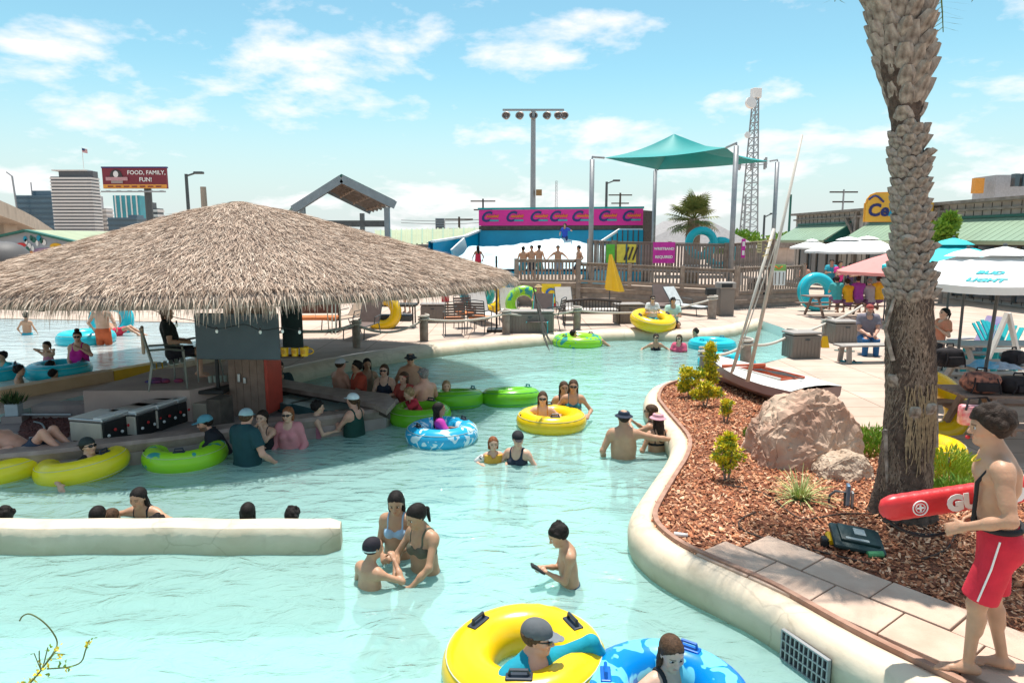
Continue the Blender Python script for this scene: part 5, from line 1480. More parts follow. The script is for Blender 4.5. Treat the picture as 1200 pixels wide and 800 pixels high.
MB().tube([iv @ (ya+Vector((.03, 0, .02))), iv @ (yb+Vector((.04, -.03, -.2)))], .010, 6).build('halyard', M_spar, boat)
for f in (.50, .55, .60):
 c_ = ya.lerp(yb, f+.3); MB().tube([iv @ (c_+Vector((.04*math.cos(a), .04*math.sin(a), .01*a))) for a in np.linspace(0, 9, 14)], .008, 5).build('lashing', mat('lashing_yellow', (.5, .40, .15), .8), boat)
# --- posts with rope -----------------------------------------------------------------------
M_post = mat('grey_mooring_post', (.23, .18, .15), .9, col2=(.36, .30, .255), scale=7, bump=.5, bscale=40)
M_rope = mat('pale_rope', (.52, .48, .42), .95, var=.15, scale=40)
def mooring(px, py, h, r_, label, z=0.0):
 q = P(px, py, z); t = empty('mooring_post', q, rng.uniform(0, 3), label, 'post', 'mooring posts')
 MB().lathe([(r_*.98, 0), (r_, h*.5), (r_*.97, h-.03), (r_*.85, h), (.02, h)], 14).build('timber', M_post, t, 'auto')
 MB().tube([((r_+.02)*math.cos(a), (r_+.02)*math.sin(a), h*.80+.012*a) for a in np.linspace(0, 12.5, 36)], .028, 6).build('rope_turns', M_rope, t, True)
 return q+Vector((0, 0, h*.84))
lab = {}
pl_ = [(418, 407, .72, .105, 'mooring post in front of the folded sun lounger'), (497, 399, .72, .12, 'mooring post beside the table with orange cushioned chairs'), (593, 391, .72, .12, 'mooring post against the long deck box'), (676, 386, .72, .12, 'mooring post in front of the wicker bench'), (834, 373, .82, .15, 'mooring post beside the brown rubbish bin')]
pts = [mooring(*q) for q in pl_]
pl2 = [(826, 441, .55, .12, 'mooring post behind the golden shrub'), (873, 430, .62, .12, 'mooring post behind the dinghy mast'), (925, 416, .60, .13, 'mooring post touching the small deck box'), (968, 399, .60, .13, 'mooring post between the two deck boxes')]
pts2_ = [mooring(*q) for q in pl2]
def rope(a, c_, sag, label):
 pp = [a.lerp(c_, i/14)-Vector((0, 0, sag*4*(i/14)*(1-i/14))) for i in range(15)]
 tag(MB().tube(pp, .034, 7).build('rope', M_rope, None, True), label, 'rope')
rope(D(330, 385, 15.5), pts[0], .12, 'sagging pale rope from the thatch to the first deck post')
rope(pts[0], pts[1], .28, 'sagging pale rope before the reclining chairs'); rope(pts[1], pts[2], .12, 'pale rope before the orange cushioned chairs'); rope(pts[2], pts[3], .10, 'pale rope running past the long deck box')
rope(pts[3], pts[4], .25, 'pale rope stretched behind the seated tube riders')
rope(pts2_[0], pts2_[1], .10, 'pale rope behind the golden shrubs'); rope(pts2_[1], pts2_[2], .12, 'pale rope from the dinghy to the small deck box'); rope(pts2_[2], pts2_[3], .05, 'short pale rope over the small deck box')
rope(pts2_[3], D(1010, 358, 20.5), .05, 'pale rope rising behind the seated man in a cap')
# --- deck boxes, bins ------------------------------------------------------------------------
M_boxp = mat('taupe_resin', (.22, .185, .16), .6, var=.06, scale=3)
M_boxl = mat('taupe_resin_lid', (.32, .285, .26), .6, var=.05, scale=3)
def deck_box(px, py, wd, dp, h, rz, label):
 q = P(px, py); t = empty('deck_box', q, rz, label, 'storage box', 'resin deck boxes')
 MB().bbox((0, dp/2, h/2-.02), (wd, dp, h-.04), .015).build('body', M_boxp, t)
 MB().bbox((0, dp/2, h+.015), (wd+.04, dp+.04, .06), .025).build('lid', M_boxl, t, 'auto')
 n = int(wd/.09)
 me = MB().bbox((0, 0, 0), (.045, .012, h*.78), .004, seg=1).mesh('rib', M_boxp)
 for i in range(n): place(me, 'rib', t, (-wd/2+wd*(i+.5)/n, -.004, h*.46))
 me2 = MB().bbox((0, 0, 0), (.012, .045, h*.78), .004, seg=1).mesh('rib', M_boxp)
 for s in (-1, 1):
  for i in range(int(dp/.1)): place(me2, 'rib', t, (s*(wd/2+.002), dp*(i+.5)/int(dp/.1), h*.46))
 MB().bbox((0, -.012, h*.78), (.12, .015, .04), .005).build('latch', M_darkst, t)
deck_box(945, 420, .72, .5, .58, R(9), 'taupe resin deck box beside the yellow caution stand')
deck_box(992, 403, .66, .5, .58, R(4), 'taupe resin deck box behind the man on the bench')
deck_box(621, 390, 1.45, .6, .62, R(3), 'long taupe deck box behind the eave of the thatch')
deck_box(739, 379, .95, .6, .62, R(5), 'taupe deck box beside the closed yellow parasol')
deck_box(507, 378, .8, .6, .6, R(3), 'brown deck box behind the rope near the grill')
def bin_(px, py, label, m):
 q = P(px, py); t = empty('rubbish_bin', q, R(4), label, 'bin', 'rubbish bins')
 MB().bbox((0, .2, .5), (.55, .5, 1.0), .03).build('body', m, t); MB().bbox((0, .2, 1.12), (.62, .56, .24), .04).build('hood', M_boxl, t); MB().box((-.05, -.085, 1.12), (.4, .03, .14)).build('opening', M_black, t)
bin_(851, 370, 'brown rubbish bin with grey hood beside the rope post', M_boxp); bin_(888, 360, 'black rubbish bin against the boardwalk skirt', M_black)
q = P(838, 372); cb = MB().bbox((0, 0, .9), (.34, .3, .26), .02).build('black_box', M_black, None, loc=(q.x-.05, q.y+.5, 0));
MB().box((0, 0, .4), (.08, .08, .8)).build('stand', M_darkst, cb); tag(cb, 'small black box on a stand beside the brown bin', 'box')
q = P(966, 407); cs = empty('caution_stand', q, 0, 'small yellow caution stand beside the taupe deck box', 'caution sign')
for s in (-1, 1): MB().add([(-.10, s*.08, 0), (.10, s*.08, 0), (.06, s*.01, .30), (-.06, s*.01, .30), (-.10, s*.07, 0), (.10, s*.07, 0), (.06, s*.0, .30), (-.06, 0, .30)], [(0, 1, 2, 3), (7, 6, 5, 4), (0, 3, 7, 4), (1, 5, 6, 2)]).build('panel', M_yellow, cs)
# --- umbrellas -----------------------------------------------------------------------------------
def parasol(px, d_, r_, ze, za, m, label, lean=(0, 0), n=8, vent=True, text=None, pole_m=None, pole_z0=0.0):
 x = fit(px, d_); t = empty('parasol', (x, d_, 0), 0, label, 'parasol', 'open parasols')
 MB().tube([(0, 0, pole_z0), (lean[0], lean[1], za+.03)], .024, 8).build('pole', pole_m or M_darkst, t)
 vs = [(lean[0], lean[1], za)]; fs = []
 seg = 4
 ring = []
 for i in range(n*seg):
  a = 2*math.pi*i/(n*seg)+math.pi/n; k = (i % seg)/seg; sag = 1-.045*math.sin(math.pi*k)
  ring.append((a, sag))
 for j, f in enumerate((.33, .66, 1.0)):
  for a, sag in ring: vs.append((lean[0]+r_*f*math.cos(a)*(1-(1-sag)*f), lean[1]+r_*f*math.sin(a)*(1-(1-sag)*f), za-(za-ze)*(f**1.12)-.02*(1-sag)/.045*f))
 N_ = n*seg
 for i in range(N_): fs.append((0, 1+i, 1+(i+1) % N_))
 for j in range(2):
  for i in range(N_): fs.append((1+j*N_+i, 1+(j+1)*N_+i, 1+(j+1)*N_+(i+1) % N_, 1+j*N_+(i+1) % N_))
 k0 = len(vs)
 for i in range(N_): vs.append((vs[1+2*N_+i][0], vs[1+2*N_+i][1], vs[1+2*N_+i][2]-.10))
 for i in range(N_): fs.append((1+2*N_+i, k0+i, k0+(i+1) % N_, 1+2*N_+(i+1) % N_))
 MB().add(vs, fs).build('canopy', m, t, 'auto')
 for i in range(n):
  a = 2*math.pi*i/n+math.pi/n
  MB().bar((lean[0], lean[1], za-.06), (lean[0]+r_*.98*math.cos(a), lean[1]+r_*.98*math.sin(a), ze-.015), .018).build('rib', M_steel, t)
 if vent:
  MB().lathe([(r_*.30, za-(za-ze)*.22+.05), (r_*.18, za-(za-ze)*.08+.06), (.02, za+.08)], n*2, Matrix.Translation((lean[0], lean[1], 0))).build('vent_cap', m, t, 'auto')
 MB().ball((lean[0], lean[1], za+.10), .03).build('finial', M_darkst, t)
 return t
M_pwhite = mat('white_canvas', (.80, .80, .79), .8, var=.03); M_psal = mat('salmon_canvas', (.72, .26, .24), .8, var=.05); M_ptu = mat('turquoise_canvas', (.03, .55, .60), .7, var=.04)
u1_ = parasol(1130, 12.0, 1.2, 2.10, 2.56, M_pwhite, 'large white parasol with lettering over the picnic tables')
u2_ = parasol(1160, 9.6, 1.32, 2.22, 2.62, M_pwhite, 'large white parasol with turquoise lettering over the near picnic table', lean=(.15, 0))
M_tlet = mat('turquoise_print', (.02, .42, .48), .6)
# lettering lies along the near-left panel
def on_panel(t, cx, cy, r_, ze, za, a_deg, body, size, rad, off=0.0, sh=.25):
 a = R(a_deg); f = rad/(.955*r_); slope = math.atan(((za-ze)*1.12*f**.12+.02)/(.955*r_))
 Mx = Matrix.Translation((cx, cy, 0)) @ Matrix.Rotation(a+math.pi/2, 4, 'Z')
 # local: -y outwards down the slope
 z = za-(za-ze)*f**1.12-.02*f+.016
 me = text_mesh(body, size, font_shear=sh, bold=.006); me.materials.clear(); me.materials.append(M_tlet)
 o = bpy.data.objects.new('lettering', me); link(o, t)
 o.matrix_local = Mx @ Matrix.Translation((off, -rad, z)) @ Matrix.Rotation(slope, 4, 'X')
on_panel(u2_, .15, 0, 1.32, 2.22, 2.62, 225, 'BUD', .15, .84); on_panel(u2_, .15, 0, 1.32, 2.22, 2.62, 225, 'LIGHT', .15, 1.08)
on_panel(u1_, 0, 0, 1.2, 2.10, 2.56, 270, 'BUD LIGHT', .12, .95, off=-.1)
parasol(1112, 14.5, 1.3, 2.25, 2.75, M_ptu, 'turquoise parasol behind the palm trunk')
parasol(1038, 23, 1.55, 1.75, 2.35, M_psal, 'salmon pink parasol over the crowded picnic table', vent=False, n=6)
parasol(948, 40, 1.2, 2.35, 2.75, M_pwhite, 'small white parasol beside the boardwalk end', n=6)
parasol(990, 33, 1.9, 2.25, 2.85, M_pwhite, 'wide white parasol over the standing crowd'); parasol(1012, 36, 1.9, 2.3, 2.9, M_pwhite, 'wide white parasol behind the standing crowd'); parasol(1036, 38, 1.6, 2.5, 3.1, M_pwhite, 'white parasol under the second green awning')
# closed yellow parasol
q = P(714, 364); cp = empty('closed_parasol', q, 0, 'closed yellow parasol standing on the sun deck', 'parasol')
MB().tube([(0, 0, 0), (0, 0, 1.2)], .025, 8).build('pole', M_darkst, cp); MB().lathe([(.25, 0), (.25, .06), (.05, .08)], 14).build('base', M_darkst, cp)
zt_ = D(714, 298, q.y).z; zb_ = D(714, 340, q.y).z; vs = []; fs = []; n = 20
for j, f in enumerate((0, .25, .5, .75, 1.0)):
 for k in range(n):
  a = 2*math.pi*k/n; rr2 = (.05+.30*f)*(1+.22*math.cos(5*a)); vs.append((rr2*math.cos(a)+.16*f, rr2*math.sin(a)*.6, zt_-(zt_-zb_)*f-.06*f*math.cos(a+.5)))
for j in range(4):
 for k in range(n): fs.append((j*n+k, (j+1)*n+k, (j+1)*n+(k+1) % n, j*n+(k+1) % n))
MB().add(vs, fs).build('canopy', M_yellow, cp, 'auto')
# --- picnic tables ------------------------------------------------------------------------------------
def picnic(loc, rz, L_, label, m=None, sc=1.0):
 m = m or M_wood; t = empty('picnic_table', loc, rz, label, 'picnic table', 'picnic tables'); t.scale = (sc,)*3
 me = MB().bbox((0, 0, 0), (L_, .135, .04), .006, seg=1).mesh('top_plank', m); me2 = MB().bbox((0, 0, 0), (L_, .13, .04), .006, seg=1).mesh('bench_plank', m)
 for i in range(5): place(me, 'top_plank', t, (0, -.29+.145*i, .75))
 for s in (-1, 1):
  for i in range(2): place(me2, 'bench_plank', t, (0, s*(.62+.14*i), .44))
 for x in (-L_*.36, L_*.36):
  for s in (-1, 1): MB().bar((x, s*.72, .0), (x, s*.22, .73), .05, .10).build('leg', m, t)
  MB().bar((x+.05, -.80, .40), (x+.05, .80, .40), .05, .10).build('cross_brace', m, t)
  MB().bar((x+.05, -.34, .71), (x+.05, .34, .71), .05, .07).build('batten', m, t)
 return t
M_pic = mat('brown_picnic_wood', (.17, .115, .09), .8, col2=(.27, .19, .155), scale=6, bump=.3, bscale=40); M_picg = mat('grey_picnic_wood', (.30, .265, .24), .8, col2=(.42, .38, .35), scale=6, bump=.3, bscale=40)
t1 = D(1176, 463, 9.0); picnic((t1.x+.55, 9.05, 0), R(-4), 2.4, 'brown picnic table piled with bags next to the palm', M_pic)
picnic((fit(1150, 11.2)+.6, 11.2, 0), R(2), 2.2, 'grey picnic table with the big black backpack', M_picg)
picnic((fit(1172, 13.4), 13.4, 0), R(0), 1.9, 'grey picnic table before the lounging woman', M_picg)
bn = P(1015, 426); bt = empty('bench', (bn.x+.35, bn.y, 0), R(6), 'low wooden bench with shoes beneath, man sitting on it', 'bench')
for i in range(3): MB().bbox((0, .1+.13*i, .40), (1.9, .12, .04), .006).build('seat_plank', M_picg, bt)
for x in (-.75, .75): MB().bar((x, .05, 0), (x, .1, .39), .06, .1).build('leg', M_picg, bt); MB().bar((x, .42, 0), (x, .36, .39), .06, .1).build('leg', M_picg, bt)
for k, (px, py, sc) in enumerate(((975, 355, 1), (1000, 353, 1))):
 pass
picnic((fit(985, 25), 25.0, 0), R(3), 2.6, 'picnic table crowded with people under the salmon parasol', M_pic)
# --- loungers and chairs -------------------------------------------------------------------------------
def lounger(loc, rz, label, back=55, frame=None, sling=None, sc=1.0, slats=True):
 t = empty('sun_lounger', loc, rz, label, 'lounger', 'sun loungers'); t.scale = (sc,)*3
 fr_ = frame or M_darkst; sg_ = sling or mat('tan_sling', (.42, .31, .23), .8, var=.08)
 a = R(back); hinge = Vector((0, -.35, .36)); tp = hinge+Vector((0, -.8*math.cos(a), .8*math.sin(a)))
 for s in (-1, 1):
  MB().tube([(s*.31, 1.0, .34), hinge+Vector((s*.31, 0, 0)), tp+Vector((s*.31, 0, 0))], .018, 6).build('side_rail', fr_, t)
  MB().tube([(s*.31, .85, 0), (s*.31, .8, .34)], .016, 6).build('leg', fr_, t); MB().tube([(s*.31, -.45, 0), (s*.31, -.3, .36)], .016, 6).build('leg', fr_, t)
  MB().tube([(s*.33, .1, .36), (s*.34, .05, .55), (s*.34, -.42, .58)], .016, 6).build('armrest', fr_, t)
 MB().add([(-.3, .98, .35), (.3, .98, .35), (.3, -.35, .36), (-.3, -.35, .36), (-.3, .98, .335), (.3, .98, .335), (.3, -.35, .345), (-.3, -.35, .345)], [(3, 2, 1, 0), (4, 5, 6, 7), (0, 1, 5, 4), (1, 2, 6, 5), (2, 3, 7, 6), (3, 0, 4, 7)]).build('seat_sling', sg_, t)
 d2 = Vector((0, math.sin(a), math.cos(a)))*.015
 p = [hinge+Vector((-.3, 0, 0)), hinge+Vector((.3, 0, 0)), tp+Vector((.3, 0, 0)), tp+Vector((-.3, 0, 0))]
 MB().add(p+[v+d2 for v in p], [(3, 2, 1, 0), (4, 5, 6, 7), (0, 1, 5, 4), (1, 2, 6, 5), (2, 3, 7, 6), (3, 0, 4, 7)]).build('back_sling', sg_, t)
 return t
M_brown = mat('brown_sling', (.14, .10, .09), .8, var=.1); M_oc = mat('orange_cushion', (.72, .24, .09), .85, var=.06, scale=8); M_lt = mat('pale_sling', (.55, .50, .46), .8, var=.05)
def g_(px, py): q = P(px, py); return (q.x, q.y, 0)
lounger(g_(428, 393), R(170), 'brown sling lounger folded upright behind the first rope post', 62, None, M_brown)
lounger(g_(408, 384), R(150), 'tan sling lounger reclined beside the green folding frame', 50)
lounger(g_(566, 378), R(200), 'pale sling lounger behind the orange cushioned chairs', 58, None, M_lt)
lounger(g_(597, 374), R(185), 'pale sling lounger behind the parasol pole near the long deck box', 62, None, M_lt)
lounger(g_(664, 372), R(188), 'pale sling lounger behind the wicker bench', 60, None, M_lt)
lounger(g_(776, 366), R(175), 'brown sling lounger behind the seated woman', 58, None, M_brown)
lounger(g_(802, 368), R(215), 'pale grey lounger tipped back beside the man in the striped shirt', 52, None, mat('grey_sling', (.55, .58, .58), .8))
M_aqf = mat('aqua_frame', (.05, .45, .50), .5)
lounger(g_(634, 386), R(170), 'aqua framed lounger beside the long deck box', 64, M_aqf, M_brown)
patio_chair(g_(532, 392), R(12), 'bronze patio chair with orange cushion facing the pool edge', M_darkst, M_brown, 1.05, M_oc)
patio_chair(g_(562, 390), R(-20), 'bronze patio chair with orange cushion by the parasol pole', M_darkst, M_brown, 1.05, M_oc)
patio_chair(g_(545, 384), R(200), 'bronze patio chair with orange cushion turned away', M_darkst, M_brown, 1.05, M_oc)
patio_chair(g_(648, 386), R(70), 'brown patio chair at the end of the long deck box', M_darkst, M_brown, 1.05)
tp_ = empty('parasol_stand', g_(582, 388), 0, 'black parasol pole and base beside the orange cushioned chairs', 'parasol stand')
MB().tube([(0, 0, 0), (0, 0, 2.3)], .03, 8).build('pole', M_black, tp_); MB().bbox((0, 0, .05), (.6, .6, .1), .04).build('base', M_black, tp_)
# wicker bench at 690
wb = empty('wicker_bench', g_(694, 381), R(2), 'dark wicker bench with pale cushions behind the rope', 'bench')
M_wick = mat('dark_wicker', (.05, .035, .03), .8, bump=.5, bscale=90)
pts = [(-.95+.1*i, -.0, .86-.05*abs(i-9)**1.2/9) for i in range(20)]
MB().tube(pts, .045, 7).build('back_rail', M_wick, wb)
for i in range(19): MB().bar((-.9+.1*i, .0, .42), (-.9+.1*i, .0, .84), .02).build('back_slat', M_wick, wb)
MB().bbox((0, .28, .40), (1.9, .6, .06), .02).build('seat', M_wick, wb)
for s in (-.45, .45): MB().bbox((s, .3, .47), (.85, .52, .10), .04).build('cushion', M_lt, wb, True)
for x in (-.9, .9):
 for y in (.02, .54): MB().bar((x, y, 0), (x, y, .62 if y else .86), .035).build('leg', M_wick, wb)
 MB().bar((x, 0, .62), (x, .56, .62), .06, .04).build('armrest', M_wick, wb)
# black framed swing bench at the left
sw = empty('swing_bench', g_(366, 388), R(3), 'black framed porch bench with orange seat cushion', 'bench')
MB().tube([(-.9, 0, 0), (-.9, 0, .85), (-.8, 0, 1.0), (.75, 0, 1.0), (.85, 0, .9), (.85, 0, 0)], .04, 8).build('frame', M_black, sw)
MB().tube([(-.9, -.4, .03), (.85, -.4, .03)], .035, 8).build('foot_bar', M_black, sw); MB().bbox((0, .0, .42), (1.6, .5, .12), .05).build('cushion', M_oc, sw, True); MB().bbox((0, .28, .72), (1.6, .08, .4), .03).build('backrest', M_brown, sw)
for x in (-.9, .85): MB().bar((x, -.4, .03), (x, .4, .03), .05).build('skid', M_black, sw)
# grill table
gr = empty('serving_cart', g_(462, 383), R(-2), 'black serving cart with yellow tubes stacked behind it', 'cart')
MB().bbox((0, 0, .72), (1.5, .6, .09), .03).build('top', M_black, gr)
for x in (-.65, .65):
 for y in (-.22, .22): MB().bar((x, y, 0), (x, y, .7), .04).build('leg', M_black, gr)
MB().tube([(-.8, 0, .75), (-.8, 0, 1.05), (.2, 0, 1.15), (.8, 0, 1.1), (.8, 0, .75)], .03, 6).build('hood_frame', M_black, gr); MB().bbox((0, 0, .3), (1.2, .45, .2), .03).build('lower_shelf', M_darkst, gr)
ff_ = empty('folding_frame', g_(392, 390), R(10), 'pale green folding frame standing beside the tan lounger', 'folding frame')
for s in (-1, 1): MB().bar((s*.05, -.25, 0), (s*.05, .2, .95), .03).build('leg', M_strap, ff_); MB().bar((s*.18, .25, 0), (s*.18, -.2, .9), .03).build('leg', M_strap, ff_)
# yellow notice with blue swirl
yn = empty('wave_notice', (fit(646, 27.5), 27.5, 0), 0, 'yellow square notice with a blue swirl by the boardwalk skirt', 'sign')
q = D(646, 344, 27.5); hz_ = q.z
MB().box((0, 0, hz_), (.78, .03, .78)).build('panel', mat('notice_yellow', (.85, .62, .03), .5), yn)
MB().tube([(.22*math.cos(a)*(1-.05*a), -.03, hz_+.20*math.sin(a)*(1-.05*a)) for a in np.linspace(.3, 6.2, 22)], [.02+.04*math.sin(math.pi*i/21) for i in range(22)], 6).build('swirl', mat('swirl_blue', (.03, .13, .45), .5), yn)
for x in (-.3, .3): MB().bar((x, .05, 0), (x, .05, hz_), .05).build('leg', M_darkst, yn)
for i, dx in enumerate((-.2, .1)): MB().bbox((dx+.1, -.05, hz_-.45), (.2, .1, .14), .03).build('red_flap', M_red, yn)
# green/white notice on the boardwalk end
gn = empty('rules_board', D(911, 322, 28.4), 0, 'white rules board with green heading on the boardwalk end', 'sign')
MB().box((0, 0, 0), (.66, .04, .86)).build('panel', M_letter, gn); MB().box((0, -.03, .30), (.66, .02, .26)).build('heading', mat('heading_green', (.25, .45, .12), .6), gn)
MB().tube([(-.18+.06*i, -.05, .30+.05*math.sin(i*1.4)) for i in range(7)], .025, 5).build('logo_line', M_oscr, gn)
for i in range(4): MB().box((-.24+.16*i, -.03, -.14), (.035, .02, .5)).build('print_column', M_wood, gn)
# --- right-hand bags, tubes and chairs --------------------------------------------------------------------
def bag(loc, dims, m, label, rz=0, strap=None, pocket=None, nm='backpack', cat='bag'):
 t = empty(nm, loc, rz, label, cat)
 bm = bmesh.new(); bmesh.ops.create_icosphere(bm, subdivisions=3, radius=1)
 for v in bm.verts:
  p = v.co; k = max(abs(p.x), abs(p.y), abs(p.z)); p = p*(.55+.45/k*.78)
  p += p.normalized()*mnoise.noise(p*1.9+Vector(loc))*.16
  v.co = Vector((p.x*dims[0]/2, p.y*dims[1]/2, max(0.0, (p.z+.85)*dims[2]/1.85)))
 me = bpy.data.meshes.new('body'); bm.to_mesh(me); bm.free(); me.materials.append(m); me.polygons.foreach_set('use_smooth', [True]*len(me.polygons))
 place(me, 'body', t)
 MB().tube([(-dims[0]*.12, 0, dims[2]*.98), (-dims[0]*.1, 0, dims[2]*1.12), (dims[0]*.1, 0, dims[2]*1.12), (dims[0]*.12, 0, dims[2]*.98)], .012, 6).build('handle', strap or m, t)
 MB().bbox((dims[0]*.05, -dims[1]*.47, dims[2]*.35), (dims[0]*.55, dims[1]*.14, dims[2]*.4), .02).build('pocket', pocket or m, t, 'auto')
 for s in (-1, 1): MB().tube([(s*dims[0]*.25, -dims[1]*.42, dims[2]*.75), (s*dims[0]*.3, -dims[1]*.56, dims[2]*.4), (s*dims[0]*.35, -dims[1]*.5, .02)], .010, 5).build('strap', strap or m, t)
 return t
M_bagb = mat('black_nylon', (.012, .010, .014), .8, var=.3, scale=12); M_bagp = mat('floral_fabric', (.02, .02, .03), .8, col2=(.50, .20, .13), scale=16, detail=2)
def onT(px, py, z, d_): return Vector((fit(px, d_), d_, z))
bag((fit(1122, 10.75), 10.8, .77), (.52, .28, .34), M_bagb, 'big black backpack standing on the grey picnic table', R(8))
bag((fit(1157, 9.0), 8.95, .77), (.52, .34, .30), M_bagp, 'black floral beach bag on the brown picnic table', R(-10), M_bagb, M_bagb)
bag((fit(1197, 9.0)+.05, 8.95, .77), (.62, .36, .24), M_bagb, 'slumped black duffel at the brown table end', R(5))
bag((fit(1196, 11.0), 11.0, .77), (.4, .3, .26), M_bagb, 'rounded black bag at the end of the grey table', R(20))
M_pinkb = mat('pink_print_fabric', (.65, .10, .16), .8, col2=(.80, .55, .55), scale=14, detail=2); M_bluet = mat('blue_towel', (.05, .30, .50), .95, col2=(.25, .45, .62), scale=10)
def towel(loc, dims, m, label, seed=1):
 r = random.Random(seed); n = 16; vs = []
 for j in range(n):
  for i in range(n):
   x, y = (i/(n-1)-.5)*dims[0], (j/(n-1)-.5)*dims[1]
   e = max(0, 1-(2*abs(i/(n-1)-.5))**4)*max(0, 1-(2*abs(j/(n-1)-.5))**4)
   vs.append((x, y, .01+dims[2]*e*(.55+.9*mnoise.noise(Vector((x*7+seed, y*7, seed))))))
 fs = [(j*n+i, j*n+i+1, (j+1)*n+i+1, (j+1)*n+i) for j in range(n-1) for i in range(n-1)]
 o = MB().add(vs, fs).build('towel', m, None, True, loc=loc); return tag(o, label, 'towel')
towel((fit(1163, 10.8), 10.75, .77), (.5, .35, .12), M_bluet, 'crumpled teal towel beside the big black backpack', 2); towel((fit(1187, 10.7), 10.7, .77), (.45, .35, .10), mat('grey_blue_towel', (.30, .38, .48), .95, var=.2, scale=9), 'crumpled grey blue towel on the grey table', 5)
towel((fit(1183, 9.2), 9.25, .77), (.35, .25, .12), M_oc, 'small orange towel behind the floral beach bag', 8)
# tote hanging over the bench
tt = empty('tote_bag', (fit(1158, 8.45), 8.45, .47), R(-12), 'pink printed tote bag with pale side slumped on the bench', 'bag')
MB().bbox((0, 0, .12), (.38, .16, .26), .04).build('body', M_pinkb, tt, 'auto'); MB().bbox((.23, .02, .13), (.08, .16, .28), .03).build('side_panel', mat('pale_blue_side', (.35, .52, .62), .8), tt, 'auto')
MB().tube([(.19, -.09, .02), (.19, -.10, .2), (.1, -.02, .36), (-.1, -.02, .34), (-.15, -.09, .2)], .014, 6).build('strap', M_bagb, tt)
# yellow tubes under the tables, sandals, adirondack chairs
def adirondack(px, d_, rz, m, label, towel_m=None):
 t = empty('deck_chair', (fit(px, d_), d_, 0), rz, label, 'chair', 'adirondack chairs')
 for i in range(5): MB().bar((-.22+.11*i, -.18, .28), (-.27+.135*i, -.62, 1.02-.03*abs(i-2)), .095, .022).build('back_slat', m, t)
 for i in range(4): MB().bbox((0, .32-.14*i, .36-.03*i), (.55, .12, .025), .005).build('seat_slat', m, t)
 for s in (-1, 1):
  MB().bar((s*.29, .42, 0), (s*.29, .40, .55), .06, .09).build('leg', m, t); MB().bar((s*.27, .45, .34), (s*.27, -.75, .02), .05, .10).build('rear_leg', m, t); MB().bbox((s*.33, .05, .57), (.13, .75, .03), .01).build('armrest', m, t)
 if towel_m: MB().bar((0, -.22, .42), (0, -.62, 1.08), .48, .05).build('towel', towel_m, t)
M_aqua = mat('aqua_plastic', (.02, .50, .54), .5, var=.06); M_lil = mat('lilac_towel', (.33, .22, .48), .95, col2=(.45, .40, .55), scale=8)
adirondack(1188, 14.6, R(200), M_aqua, 'aqua slatted deck chair beside the parasol pole', None); adirondack(1150, 15.0, R(110), mat('grey_plastic', (.25, .24, .27), .6), 'dark deck chair with a lilac towel over its back', M_lil)
adirondack(1168, 14.2, R(120), M_aqua, 'aqua deck chair with dark stripe behind the grey table', None)
ap = empty('easel_frame', (fit(1190, 12.6), 12.6, 0), R(10), 'white wooden A frame at the picture side of the tables', 'frame')
ap['label'] = 'white wooden A frame leaning behind the aqua deck chair'
MB().bar((-.1, 0, 1.45), (.35, -.1, 0), .09, .05).build('leg', M_bdeck, ap); MB().bar((-.1, .02, 1.45), (-.55, .1, 0), .09, .05).build('leg', M_bdeck, ap); MB().bar((-.32, .05, .75), (.15, .0, .75), .03, .08).build('cross_bar', M_bdeck, ap)
def sandal(px, py, m, label, rz=0):
 q = P(px, py); t = empty('sandal', q, rz, label, 'sandal', 'sandals on the deck')
 MB().prism([(-.045, -.13), (.045, -.13), (.05, 0), (.055, .1), (.02, .15), (-.04, .14), (-.05, .05), (-.04, -.03)], .0, .025).build('sole', m, t); MB().tube([(-.05, .02, .02), (-.02, .06, .06), (.02, .06, .06), (.05, .02, .02)], .012, 5).build('strap', M_black, t)
M_sg = mat('grey_green_rubber', (.16, .24, .22), .7); M_st = mat('teal_rubber', (.02, .25, .32), .6)
sandal(985, 411, M_sg, 'grey green sandal before the bench end', R(70)); sandal(995, 412, M_sg, 'second grey green sandal before the bench end', R(100)); sandal(993, 424, M_st, 'teal sandal near the bench leg', R(60)); sandal(1003, 425, M_st, 'second teal sandal near the bench leg', R(95))
# --- planter plants ---------------------------------------------------------------------------------------
def shrub(px, py, blobs, h, label, m, n, ln, wd, seed):
 q = P(px, py); t = empty('golden_shrub', q, 0, label, 'shrub', 'golden shrubs in the mulch')
 for i in range(4):
  a = i*1.7; MB().tube([(.02*math.cos(a), .02*math.sin(a), 0), (.05*math.cos(a), .05*math.sin(a), h*.4), (.08*math.cos(a), .08*math.sin(a), h*.8)], [.010, .008, .004], 5).build('stem', M_wood2, t)
 # whorls: clusters of leaves round twig tips
 r = random.Random(seed); tips = [crown_pts(r, blobs)[0] for _ in range(n//9)]
 def f_(r_):
  tp = r_.choice(tips); v = Vector((r_.gauss(0, 1), r_.gauss(0, 1), r_.gauss(.7, .7))).normalized(); return tp+v*.008, v
 b = leaf_mass(n, f_, ln, wd, seed)
 b.build('foliage', m, t)['kind'] = 'stuff'
 # greener heart leaves
 leaf_mass(n//3, lambda r_: crown_pts(r_, [(c_, (rd_[0]*.75, rd_[1]*.75, rd_[2]*.75)) for c_, rd_ in blobs]), ln, wd, seed+50).build('inner_foliage', M_leafg, t)['kind'] = 'stuff'
shrub(851, 565, [((-.08, 0, .30), (.10, .10, .09)), ((.08, 0, .32), (.12, .1, .10)), ((-.02, 0, .44), (.12, .1, .09)), ((.0, 0, .20), (.10, .1, .08)), ((.02, 0, .53), (.06, .06, .05))], .5, 'golden shrub nearest the boulder front in the mulch', M_leafy, 1300, .055, .011, 1)
